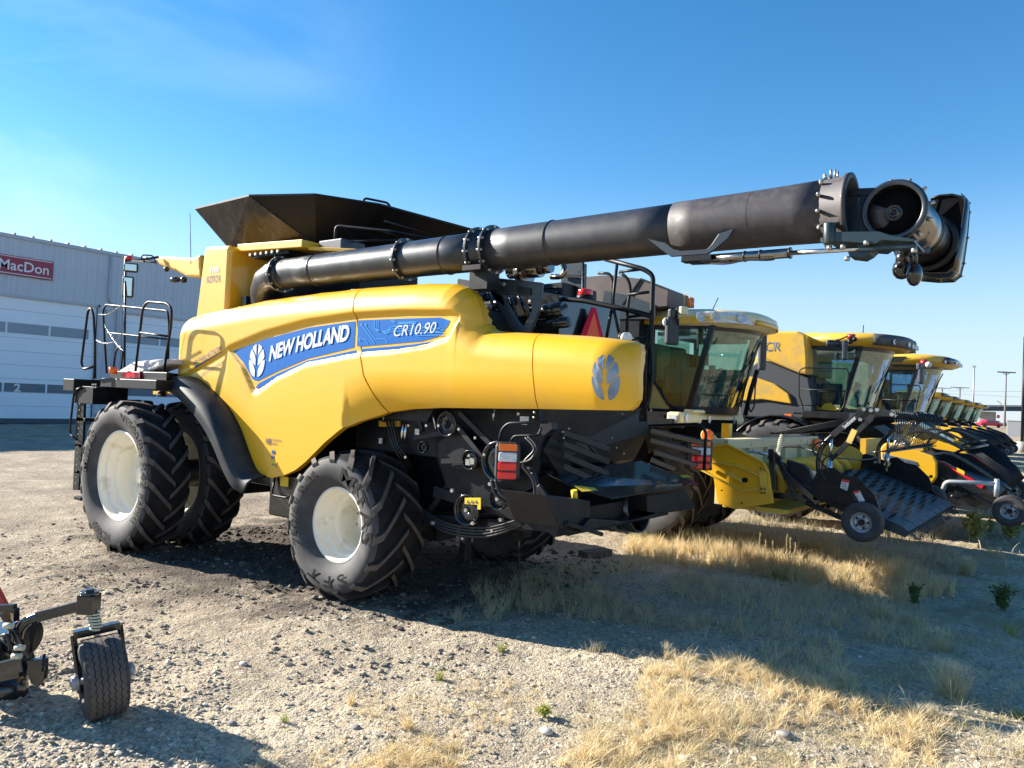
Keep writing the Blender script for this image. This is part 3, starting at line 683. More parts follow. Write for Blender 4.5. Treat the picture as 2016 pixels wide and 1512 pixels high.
# wrap wall extruded towards camera, flaring
w0=O[3:];vs=[]
for i,p in enumerate(w0):
    t=i/(len(w0)-1);dep=.10+.34*min(1,t*2.0)
    vs+= [p,p+V((.012,-dep*.5,-.0)),p+V((.0,-dep,.01))]
m=MB();m.add(vs,[(3*i+k,3*i+k+3,3*i+k+4,3*i+k+1) for i in range(len(w0)-1) for k in range(2)],True);m.build('boot_outer_wall',BLKG,sp,solid=.012)
m=MB()
for i in range(1,len(w0)-1):
    p=w0[i]+V((.015,-.03,0));m.sph(p,.012,6)
m.build('boot_rivets',BOLT,sp)
m=MB();m.tube([p+V((0,-.01,0)) for p in O],.012,6);m.build('boot_rim',BLK,sp)
# lamps + camera under spout
m=MB();p=at(1776,530,Y=6.6);m.sph(p,.075,12,(1,1,1.1));m.cyl(p+V((0,0,.05)),p+V((0,0,.13)),.05);m.build('spout_work_lamp',BLKG,sp)
m=MB();p=at(1800,540,Y=6.5);m.sph(p,.075,12,(.8,1,1.25));m.cyl(p+V((0,0,.07)),p+V((0,0,.22)),.02);m.bar(p+V((-.08,0,.2)),p+V((.08,.1,.2)),.05,.05);m.build('spout_camera',BLKG,sp)
# ---- cab of hero (mostly behind)
m=MB();m.prism([(-11.9,7.15,1.9),(-11.7,7.15,3.5),(-10.2,7.15,3.5),(-10.2,7.15,1.6)],(0,1.6,0));m.build('cab_body',DGREY,HERO,bevel=.03)
rf=[at(x,y,Y=6.95) for x,y in((303,503),(380,507),(395,500),(395,546),(368,545),(345,534),(312,521))]
m=MB();m.prism(rf,(0,1.9,0));m.build('cab_roof',YEL,HERO,bevel=.04)
m=MB();m.bar(at(268,514,Y=6.7),at(312,506,Y=6.9),.05,.03);m.tube(rnd([at(277,513,Y=6.7),at(280,502,Y=6.7),at(300,503,Y=6.8),at(308,517,Y=6.85),at(277,513,Y=6.7)],.03),.012);m.bar(at(245,513,Y=6.7),at(285,515,Y=6.7),.05,.025);arm=m.build('mirror_arm',BLK,HERO)
m=MB();p=at(254,512,Y=6.7);m.cyl(p,p+V((0,0,.06)),.062);m.sph(p+V((0,0,.05)),.06,10,(1,1,.5));m.build('roof_marker_lamp',RED,arm)
def rbox(c,w,h,d,ax,mt,name,par_,bev=.03):
    "box facing direction ax (horizontal)"
    c=V(c);a=V(ax).normalized();r=V((0,0,1)).cross(a).normalized();m=MB()
    vs=[c+a*(k*d/2)+r*(i*w/2)+V((0,0,j*h/2)) for k in(-1,1) for i,j in((-1,-1),(1,-1),(1,1),(-1,1))]
    m.add(vs,[(0,3,2,1),(4,5,6,7),(0,1,5,4),(1,2,6,5),(2,3,7,6),(3,0,4,7)]);return m.build(name,mt,par_,bevel=bev)
TOC=V((.85,-.52,0))
for (px,py,w,h) in((258,527,.24,.17),(252,565,.19,.38)):
    c=at(px,py,Y=6.65);mm=rbox(c,w,h,.08,TOC,PLA,'mirror_housing',HERO,.035);rbox(c+TOC.normalized()*.04,w-.05,h-.05,.012,TOC,MIRR,'mirror_face',mm,.02)
m=MB();m.tube([at(247,505,Y=6.68),at(245,735,Y=6.3)],.018);m.build('mirror_post',BLK,HERO)
m=MB();p=at(328,530,Y=6.9);m.sph(p,.05,10);p=at(345,551,Y=6.9);m.sph(p,.08,12,(1.5,1,.75));p=at(362,551,Y=6.95);m.sph(p,.06,12);m.build('cab_work_lamp',BLKG,HERO)
m=MB();m.tube([at(374,420,Y=6.9),at(376,520,Y=6.9)],.006,5);m.build('radio_antenna',BLK,HERO)
# ---- platform, ladder, rails at cab side
def rail(name,pts,Y,r=.018,rr=.07,par_=HERO,mt=BLK):
    m=MB();m.tube(rnd([at(a,b,Y=(Y if isinstance(Y,(int,float)) else Y[i])) for i,(a,b) in enumerate(pts)],rr),r);return m.build(name,mt,par_)
rail('platform_handrail',[(187,745),(187,675),(184,618),(179,606),(173,612),(160,715),(164,727),(185,722)],5.1)
rail('platform_handrail',[(210,735),(203,612),(208,600),(330,612),(333,640),(330,735)],6.3)
rail('platform_handrail',[(212,655),(332,668)],6.3,.014)
rail('platform_handrail',[(266,737),(281,607),(290,594),(328,597),(338,606),(337,640),(322,735)],5.45)
rail('platform_handrail',[(277,655),(330,662)],5.45,.016)
rail('platform_handrail',[(266,737),(318,737)],5.45,.014)
rail('platform_handrail',[(222,735),(228,690),(237,680),(242,690),(238,735)],5.6,.014)
def chain(pts,Y,name='safety_chain'):
    P=bez([at(a,b,Y=Y) for a,b in pts],14);m=MB()
    for i in range(0,len(P)-1):
        a=P[i];b=P[i+1];d=(b-a).normalized();u=V((0,0,1)) if i%2 else V((0,1,0));u=(u-d*u.dot(d)).normalized();L=(b-a).length*.62
        mid=(a+b)/2;m.tube([mid-d*L-u*.008,mid-d*L+u*.008,mid+d*L+u*.008,mid+d*L-u*.008],.0045,4,closed=True)
    m.build(name,CHROME,HERO)
chain([(195,619),(212,619),(230,608),(244,598)],5.3)
chain([(187,668),(205,676),(225,672),(244,652)],5.3)
chain([(207,640),(215,655),(232,680),(243,690)],5.5)
m=MB();a=at(188,738,Y=5.15);b=at(345,748,Y=5.15);m.prism([(a.x,5.35,2.33),(-9.75,5.35,2.33),(-10.25,5.75,2.33),(-10.25,6.9,2.33),(a.x,6.9,2.33)],(0,0,.11));m.box(at(190,760,Y=5.15).x,at(300,760,Y=5.15).x,5.2,6.2,2.20,2.33);m.box(-12.1,-11.75,5.05,5.5,2.12,2.30)
pf=m.build('cab_platform',BLK,HERO,bevel=.01)
m=MB()
for k in range(2):
    for i in range(3):
        p=at(183+i*3.4,757+k*5.5,Y=5.04);m.cyl(p,p-V((0,.012,0)),.012,n=6)
m.build('platform_bolts',BOLT,pf)
m=MB();a=at(241,738,Y=5.33);b=at(275,749,Y=5.33);m.box(a.x,b.x,5.325,5.345,2.345,2.425);m.build('red_reflector_strip',RRED,pf)
m=MB();p=at(223,729,Y=5.2);m.cyl(p-V((0,0,.05)),p+V((0,0,.045)),.055);m.build('amber_side_lamp',ORG,pf)
# sack on platform
m=MB();pts=[(232,730),(262,712),(300,708),(332,706),(334,716),(300,728),(270,738),(238,740)]
m.prism([at(a,b,Y=5.5) for a,b in pts],(0,.3,0));sk_=m.build('crumpled_paper_sack',CARD,None,bevel=.03)
tag(sk_,'crumpled whitish paper sack lying on the cab platform of the nearest combine','sack')
# access ladder
m=MB()
for Y in(5.12,5.55):
    m.prism([at(a,b,Y=Y) for a,b in((152,772),(166,772),(163,860),(154,965),(143,965))],(0,.035,0))
for k in range(5):
    z=.55+k*.38;m.box(at(150,900,Y=5.12).x-.03*k+.0,at(163,900,Y=5.12).x,5.12,5.58,z,z+.05)
m.box(at(150,770,Y=5.12).x,at(186,770,Y=5.12).x,5.1,5.6,1.95,2.2)
ld=m.build('access_ladder',BLK,HERO,bevel=.005)
rail('ladder_handrail',[(161,762),(146,770),(138,840),(138,855),(152,866)],5.08,.016,.08,ld)
m=MB()
for k in range(14):
    p=at(158-k*.6,795+k*12,Y=5.11);m.cyl(p,p-V((0,.012,0)),.011,n=6)
m.build('ladder_bolts',BOLT,ld)
# yellow feeder bits glimpsed above inner tyre
m=MB();m.bar(at(308,773,Y=6.3),at(372,768,Y=6.3),.12,.07);m.build('yellow_front_bracket',YEL,HERO,bevel=.01)
m=MB();p=at(322,772,Y=6.25);m.cyl(p-V((0,0,.07)),p+V((0,0,.07)),.05);m.cyl(p-V((0,0,.03)),p+V((0,0,.03)),.08);m.build('coil_fitting',BLK,HERO)
# ---- engine deck, bracket, tower
def pY(pts,Y,th,name,mt,par_=HERO,bev=.008):
    m=MB();m.prism([at(a,b,Y=Y) for a,b in pts],(0,th,0));return m.build(name,mt,par_,bevel=bev)
eng=pY([(915,560),(960,560),(1100,580),(1100,660),(940,650)],7.0,1.4,'engine_block',BLKG)
m=MB()
for k,(px,py,r) in enumerate(((945,590,.07),(965,615,.09),(985,600,.06),(1080,615,.08),(1090,640,.06))):
    p=at(px,py,Y=6.8);m.cyl(p-V((.2,0,0)),p+V((.2,.0,.03)),r)
for k in range(5):m.tube(bez([at(935+k*18,560,Y=6.7),at(950+k*20,600,Y=6.6),at(940+k*26,640,Y=6.75)]),.022)
m.build('engine_pipes',BLKG,eng)
m=MB();p=at(967,642,Y=6.6);m.cyl(p-V((0,0,.05)),p+V((0,0,.04)),.11);m.build('filler_cap',BLKG,eng)
m=MB();p=at(963,645,Y=6.55);m.cyl(p,p+V((0,0,.012)),.10,n=20);m.build('cap_ring',SILV,eng)
bk=pY([(957,545),(1066,556),(1064,592),(1040,590),(1038,583),(990,580),(996,606),(975,590),(957,563)],6.25,.05,'tube_support_bracket',SLATE)
pY([(957,562),(988,582),(1020,636),(1032,646),(1030,657),(1008,652)],6.25,.05,'bracket_arm',SLATE,bk)
pY([(1044,588),(1064,590),(1060,612),(1042,655),(1028,655),(1032,640),(1046,612)],6.25,.05,'bracket_arm',SLATE,bk)
m=MB();
for x,y in((976,556),(983,557),(994,560)):
    p=at(x,y,Y=6.24);m.cyl(p,p-V((0,.04,0)),.022,n=10)
m.build('bracket_bolts',BOLT,bk)
m=MB();m.prism([at(a,b,Y=6.235) for a,b in((1019,563),(1045,567),(1044,582),(1018,577))],(0,.01,0));m.build('bracket_slot',BLK,bk)
m=MB();m.cyl(at(1005,532,Y=6.7),at(1065,528,Y=6.7),.10);m.cyl(at(1065,528,Y=6.7),at(1085,524,Y=6.7),.07);m.cyl(at(1025,537,Y=6.68),at(1040,535,Y=6.68),.14);m.build('exhaust_pipe',STAIN,HERO)
m=MB();m.tube(rnd([at(1090,515,Y=6.6),at(1108,516,Y=6.6),at(1114,532,Y=6.6),at(1105,545,Y=6.6),at(1085,545,Y=6.6)],.05),.03);m.build('exhaust_bend',STAIN,HERO)
pY([(900,548),(948,556),(945,575),(915,580),(900,570)],6.5,.06,'rear_bracket',SLATE)
tw=pY([(1105,515),(1146,517),(1142,660),(1100,660)],7.9,.12,'radiator_tower',SLATE)
pY([(1062,560),(1108,555),(1105,660),(1060,660)],7.6,.8,'radiator_grille',BLK)
m=MB()
for k in range(9):m.bar(at(1066,566+k*10,Y=7.58),at(1098,565+k*10,Y=7.58),.02,.02)
m.build('grille_slats',BLKD,tw)
m=MB()
for y in(543,588,622):m.bar(at(1103,y,Y=7.86),at(1143,y+1,Y=7.86),.03,.035)
m.tube([at(1148,515,Y=7.8),at(1146,655,Y=7.8)],.015)
for y in(535,545,618,642):m.bar(at(1138,y,Y=7.8),at(1154,y+2,Y=7.8),.02,.02)
m.build('tower_hinges',BLK,tw)
m=MB();p=at(1063,639,Y=7.0);m.cyl(p,p+V((.03,-.05,0)),.055);m.build('round_work_lamp_lens',LAMPW,HERO)
m=MB();p=at(1060,640,Y=7.05);m.cyl(p,p+V((.03,-.05,0)),.075);m.cyl(p-V((0,0,.12)),p,.02);m.build('round_work_lamp',BLK,HERO)
m=MB();p=at(1231,665,Y=6.9);m.cyl(p,p+V((.04,-.03,0)),.055);m.build('round_work_lamp_lens',LAMPW,HERO)
m=MB();p=at(1226,666,Y=6.95);m.cyl(p,p+V((.05,-.03,0)),.07);m.cyl(p-V((0,0,.15)),p,.02);m.build('round_work_lamp',BLK,HERO)
# rear ladder rails
RY=7.1
rail('rear_handrail',[(1065,640),(1066,588),(1075,586),(1150,592),(1240,611),(1284,623)],RY,.028,.05)
rail('rear_handrail',[(1192,510),(1268,530),(1286,542),(1284,600),(1282,680),(1262,690)],RY,.026,.08)
rail('rear_handrail',[(1284,620),(1282,690),(1284,740),(1278,790),(1262,812),(1262,830)],RY,.02,.08)
rail('rear_handrail',[(1270,830),(1270,700),(1280,640)],RY,.02,.08)
rail('ladder_rail',[(1220,535),(1264,530)],RY,.016)
rail('ladder_rail',[(1220,536),(1236,548),(1242,570),(1236,600),(1234,670)],RY+.05,.018,.08)
rail('ladder_rail',[(1178,538),(1200,538),(1207,552),(1206,600)],RY+.1,.016,.06)
rail('ladder_rail',[(1215,518),(1206,598),(1222,670)],RY+.1,.018,.08)
rail('ladder_rail',[(1206,600),(1194,665)],RY+.1,.018,.08)
for y in(580,624,668):rail('ladder_rung',[(1237,y),(1278,y-5)],RY+.02,.016)
# SMV triangle, facing rear
X=-4.58;cy_=7.72;zc=at(1168,640,X=X).z;cyp=at(1168,640,X=X).y
m=MB();hh=.185;m.prism([(X,cyp-.22,zc-hh-.02),(X,cyp+.22,zc-hh-.02),(X,cyp+.25,zc-hh+.06),(X,cyp+.045,zc+hh+.02),(X,cyp-.045,zc+hh+.02),(X,cyp-.25,zc-hh+.06)],(-.01,0,0));sm=m.build('slow_vehicle_sign_border',SMVB,HERO)
m=MB();m.prism([(X+.006,cyp-.15,zc-hh+.05),(X+.006,cyp+.15,zc-hh+.05),(X+.006,cyp,zc+hh-.03)],(-.004,0,0));m.build('slow_vehicle_sign_triangle',SMV,sm)
m=MB();p=at(1152,582,Y=7.6);m.cyl(p,p+V((0,0,.07)),.09,.085);b_=m.build('rear_beacon',RED,HERO,bevel=.01)
m=MB();m.cyl(p-V((0,0,.05)),p,.10);m.cyl(p-V((0,0,.35)),p,.03);m.build('beacon_base',BLK,b_)
m=MB();
for k in range(3):
    p=at(1050+k*2,595+k*14,Y=6.9);m.sph(p,.08,10,(1,.4,.8))
m.build('engine_deck_lamp',BLK,HERO)
m=MB();m.tube(bez([at(1246,684,Y=6.9),at(1258,690,Y=6.9),at(1265,705,Y=6.9)]),.03);m.build('yellow_far_hood_lip',YEL,HERO)
# ---- rear straw hood and spreader
XR=-4.28
m=MB()
m.add([(XR,6.2,2.25),(XR,8.5,2.25),(XR+.02,8.5,1.95),(XR-.1,8.4,1.62),(XR-.1,6.2,1.62),(-5.2,6.2,2.25),(-5.2,8.5,2.25),(-5.2,6.2,1.3),(-5.2,8.4,1.3)],[(0,4,3,2,1),(5,7,4,0),(1,2,3,8,6),(5,0,1,6),(4,7,8,3)])
sh_=m.build('straw_hood',BLKD,HERO,solid=.01)
m=MB()
for i in range(4):
    a=at(1108,852+i*22,X=-4.05);b=at(1200-i*1,886+i*24,X=-4.05);m.bar(a,b,.02,.065)
m.build('straw_guard_finger',BLKD,sh_,bevel=.01)
m=MB();m.bar(at(1075,870,X=-4.2),at(1115,935,X=-4.2),.05,.2);m.bar(at(1160,878,X=-4.25),at(1195,915,X=-4.25),.02,.02);m.bar(at(1120,855,X=-4.24),at(1192,868,X=-4.24),.02,.02);m.build('straw_hood_bracket',BLKD,sh_)
m=MB()
for x,y in((1052,812),(1051,822),(1120,844),(1108,850),(1205,862),(1214,882),(1228,893),(1110,862),(1225,815)):
    p=at(x,y,X=-4.02);m.sph(p,.013,6)
m.build('straw_hood_bolts',BOLT,sh_)
# tailboard
A=at(1205,982,X=-3.5);B=at(1376,953,X=-3.5);C_=at(1262,908,X=-4.25);D=at(1075,932,X=-4.25);E_=at(1130,960,X=-3.95)
m=MB();m.add([A,B,C_,D,E_],[(0,1,2,3,4)]);tb=m.build('spreader_tailboard',BLKG,HERO,solid=.012)
m=MB()
for pts in(((1128,957),(1170,962),(1177,967),(1145,970)),((1338,937),(1352,936),(1362,941),(1345,942))):
    P=[]
    nrm=(B-A).cross(C_-A).normalized();nrm=nrm if nrm.z>0 else -nrm
    for a,b in pts:
        r=RT*(a-1008)/FPX-UP*(b-756)/FPX+FW;r=V(r);o=V((0,0,H));k=(A-o).dot(nrm)/r.dot(nrm);P.append(o+r*k+nrm*.010)
    m.add(P,[(0,1,2,3)])
m.build('yellow_sticker',STK,tb)
# spreader housing
sp2=MB()
sp2.prism([at(a,b,X=-3.75) for a,b in((1075,975),(1163,985),(1162,1035),(1136,1048),(1100,1040))],(-.5,0,0))
sp2.prism([at(a,b,X=-3.7) for a,b in((1162,1020),(1225,1026),(1290,1018),(1300,1010),(1225,1032),(1140,1046))],(-.5,0,0))
sp2.prism([at(a,b,X=-3.7) for a,b in((1274,975),(1350,968),(1369,994),(1368,1002),(1300,1012),(1275,1008))],(-.5,0,0))
hs_=sp2.build('spreader_housing',BLKD,HERO,bevel=.01)
m=MB();p=at(1242,1000,X=-3.95);m.lathe([(.26,-.1),(.27,.1),(.25,.1),(.24,-.1)],p,(1,0,.15),40,closed=True);m.build('spreader_disc_ring',BLKG,hs_)
m=MB();m.box(-4.5,-3.9,6.2,8.4,1.0,1.25);m.box(-5.0,-4.5,6.45,8.2,1.0,1.5);m.build('chopper_housing',BLK,HERO)
m=MB();m.cyl(at(1130,965,X=-3.8),at(1132,985,X=-3.8),.03);m.build('yellow_pin',STK,hs_)
# lower frame details
m=MB();m.bar(at(1050,1005,Y=5.95),at(1110,1040,Y=5.95),.18,.17);m.bar(at(1060,955,Y=5.9),at(1115,1035,Y=5.9),.03,.05);m.bar(at(1048,930,Y=5.95),at(1070,1000,Y=5.95),.04,.06);m.bar(at(1115,1030,Y=5.9),at(1185,1052,Y=6.3),.05,.04);m.build('spreader_arm',BLKD,HERO,bevel=.01)
m=MB()
for dx,dy in((0,0),(-8,12)):
    m.cyl(at(1010+dx,982+dy,Y=5.85),at(1050+dx,1003+dy,Y=5.85),.022);m.cyl(at(1028+dx,991+dy,Y=5.85),at(1036+dx,996+dy,Y=5.85),.032,n=8);m.cyl(at(1044+dx,1000+dy,Y=5.85),at(1050+dx,1003+dy,Y=5.85),.032,n=8)
m.build('hose_coupling',STEEL,HERO)
m=MB()
m.tube(bez([at(976,945,Y=5.8),at(982,965,Y=5.8),at(996,978,Y=5.82),at(1012,984,Y=5.85)]),.016);m.tube(bez([at(968,945,Y=5.8),at(974,970,Y=5.8),at(990,985,Y=5.82),at(1004,994,Y=5.85)]),.016)
m.tube(bez([at(1040,860,Y=5.9),at(1056,880,Y=5.88),at(1045,905,Y=5.86),at(1020,912,Y=5.85)]),.014)
m.tube(bez([at(1035,862,Y=5.95),at(1052,885,Y=5.92),at(1030,915,Y=5.9),at(1050,945,Y=5.9),at(1055,985,Y=5.9),at(1075,1015,Y=5.95)]),.014)
for k in range(3):m.tube(bez([at(770-k*7,806,Y=6.1),at(782-k*5,870,Y=6.05),at(800-k*7,900,Y=6.1),at(815,935,Y=6.4)]),.014)
m.tube(bez([at(735,830,Y=6.3),at(745,845,Y=6.2),at(738,860,Y=6.2),at(722,845,Y=6.2),at(735,822,Y=6.3)]),.02)
for k in range(3):m.tube(bez([at(880+k*10,985,Y=6.3),at(920,995+k*4,Y=6.2),at(960,1000+k*5,Y=6.2),at(985-k*5,990,Y=6.3)]),.012)
m.build('hydraulic_hoses',HOSE,HERO)
m=MB()
for k in range(2):m.cyl(at(795+k*6,832,Y=6.02),at(789+k*6,872,Y=6.02),.016)
m.cyl(at(761,810,Y=6.0),at(755,830,Y=6.0),.022,n=8);m.cyl(at(852,812,Y=6.0),at(858,845,Y=6.0),.012,n=6);m.cyl(at(973,805,Y=6.1),at(971,828,Y=6.1),.014,n=8)
m.build('pipe_fittings',STEEL,HERO)
# dark under-machinery
m=MB()
m.prism([at(a,b,Y=6.15) for a,b in((700,830),(860,806),(1060,808),(1070,860),(1050,960),(960,1000),(880,960),(860,900),(700,880))],(0,.05,0))
m.box(-7.4,-4.6,6.6,8.4,.9,2.1)
un=m.build('side_frame_panel',BLK,HERO)
pY([(862,870),(905,842),(960,905),(958,930),(900,925),(862,900)],6.05,.04,'stiffener_plate',BLKD,un)
m=MB()
for a,b,c,d in((878,810,950,900),(905,812,972,880),(815,862,890,850),(870,908,950,905),(820,810,832,850)):m.bar(at(a,b,Y=6.0),at(c,d,Y=6.0),.03,.05)
m.build('frame_brace',BLKD,un)
m=MB()
for px,py,r in((985,908,.20),(885,835,.13),(930,905,.10),(838,880,.06)):
    p=at(px,py,Y=6.02);m.lathe([(r*.3,-.01),(r*.35,-.03),(r*.8,-.03),(r*.85,0),(r,-.02),(r*1.02,-.05),(r*.96,-.06),(r*.9,-.05)],p,(0,1,0),36)
m.build('belt_pulley',BLKG,un)
m=MB()
for x,y in((841,838),(865,838),(955,895),(925,897),(937,862),(905,845),(1022,815),(806,838),(800,900),(980,935),(1037,908),(1040,922),(970,1045),(912,1060)):
    p=at(x,y,Y=5.93);m.cyl(p,p-V((0,.02,0)),.015,n=8)
for x,y in((930,908),(922,910),(822,850),(1033,830)):
    p=at(x,y,Y=5.95);m.box(p.x-.03,p.x+.03,p.y-.01,p.y,p.z-.03,p.z+.03)
m.build('small_bright_fittings',BOLT,un)
m=MB();p=at(1391-360,826,Y=5.98);m.box(p.x-.045,p.x+.045,p.y,p.y+.02,p.z-.03,p.z+.03);p=at(748,868,Y=6.1);m.box(p.x-.02,p.x+.02,p.y,p.y+.02,p.z-.03,p.z+.03);m.build('white_tag',WHT,un)
m=MB();
for x0,x1 in((752,775),(745,762)):
    m.cyl(at(x0,812,Y=6.2),at(x0+2,830,Y=6.2),.05)
m.build('oil_filter',WHT,un)
pY([(745,828),(785,828),(785,840),(745,840)],6.12,.04,'ochre_pipe_bracket',YELD,un)
m=MB();A_=[at(a,b,Y=5.97) for a,b in((915,980),(946,980),(946,1003),(940,1003),(940,994),(915,992))];m.prism(A_,(0,.01,0));st_=m.build('warning_sticker',STK,un)
m=MB()
for x in(921,929,937):
    m.add([at(x-3,991,Y=5.965),at(x+3,991,Y=5.965),at(x,983,Y=5.965)],[(0,1,2)])
m.build('warning_pictogram',INK,st_)
m=MB();m.cyl(at(850,1010,Y=6.6),at(1000,1010,Y=6.6),.05);m.box(-5.55,-5.45,6.55,6.65,.45,.9);m.build('lower_hitch_frame',BLK,HERO,bevel=.01)
m=MB();p=at(912,1050,Y=6.6);m.box(p.x-.1,p.x+.06,p.y,p.y+.1,p.z-.1,p.z+.08);m.build('hitch_block',GALV,HERO)
m=MB()
m.bar((-5.9,6.2,.92),(-4.4,6.3,1.02),.09,.10);m.bar((-5.6,6.15,1.25),(-4.5,6.2,1.12),.05,.12);m.bar((-5.2,6.2,.75),(-5.0,6.2,1.4),.06,.08);m.bar((-5.75,6.2,.95),(-5.3,6.2,1.5),.05,.06)
m.build('spreader_support_frame',BLKD,HERO,bevel=.01)
m=MB()
for k in range(4):m.tube(bez([(-5.7,6.1,.95+.03*k),(-5.3,6.05,.86+.03*k),(-4.8,6.08,.88+.03*k),(-4.4,6.15,1.05+.02*k)]),.013)
m.build('hydraulic_hoses',HOSE,HERO)
for x,z,r in((-5.05,1.12,.16),(-4.65,1.28,.11)):
    m=MB();m.lathe([(r*.2,-.03),(r*.3,-.04),(r*.8,-.03),(r*.85,0),(r,-.02),(r*1.02,-.05),(r*.96,-.07),(r*.9,-.05)],(x,6.1,z),(0,1,0),32);m.build('drive_pulley',BLKG,HERO)
m=MB()
for x,z in((-5.5,.93),(-4.95,1.0),(-4.6,1.08),(-5.25,1.3),(-4.75,1.42),(-5.05,1.12),(-4.65,1.28)):m.cyl((x,6.08,z),(x,6.03,z),.02,n=8)
m.build('bracket_bolts',BOLT,HERO)
m=MB();m.tube([(-4.55,6.3,1.0),(-4.5,6.3,.25)],.006,4);m.build('hanging_chain',BLKD,HERO)
# ---- tail lamps
def tail(c,ax,w,h,name='tail_lamp'):
    c=V(c);a=V(ax).normalized();r=V((0,0,1)).cross(a).normalized()
    hb=rbox(c,w,h,.10,a,PLA,name,HERO,.045)
    for (z0,z1,mt,nm) in((.27,.45,ORG,'orange_reflector'),(-.45,-.27,RED,'red_reflector')):
        rbox(c+a*.05+V((0,0,(z0+z1)/2*h)),w*.72,(z1-z0)*h,.02,a,mt,nm,hb,.008)
    rbox(c+a*.055+V((0,0,.115*h)),w*.72,.25*h,.035,a,CLR,'reverse_lens',hb,.015);rbox(c+a*.055+V((0,0,-.125*h)),w*.72,.21*h,.035,a,RED,'brake_lens',hb,.015)
    return hb
c=at(999,908,Y=5.68);tail(c,(.62,-.78,0),.235,.36)
c2=at(1376,895,Y=8.85);tail(c2,(.7,-.7,0),.34,.38)
rail('lamp_guard_hoop',[(983,872),(986,848),(1000,833),(1080,831)],5.72,.014,.1)
rail('lamp_guard_hoop',[(1004,872),(1012,858),(1060,857),(1066,842)],5.8,.012,.06)
m=MB();m.prism([at(a,b,Y=5.85) for a,b in((1063,832),(1085,832),(1086,845),(1070,858),(1063,850))],(0,.1,0));m.build('hoop_mount',BLKD,HERO)
rail('lamp_guard_hoop',[(1262,838),(1378,835),(1390,850),(1386,925)],8.7,.02,.1)
m=MB()
for a,b,c,d in((1282,848,1388,873),(1282,867,1380,893),(1288,890,1373,917),(1282,905,1330,925)):m.bar(at(a,b,Y=8.55),at(c,d,Y=8.75),.03,.07)
m.build('lamp_guard_finger',BLKG,HERO,bevel=.01)
# timber block under rear
m=MB();m.bar(at(1147,1092,z=.05),at(1197,1086,z=.05),.2,.1);o=m.build('timber_block',BOARD,None,bevel=.01);tag(o,'old dark timber block lying on the gravel beneath the rear of the nearest combine','timber block')
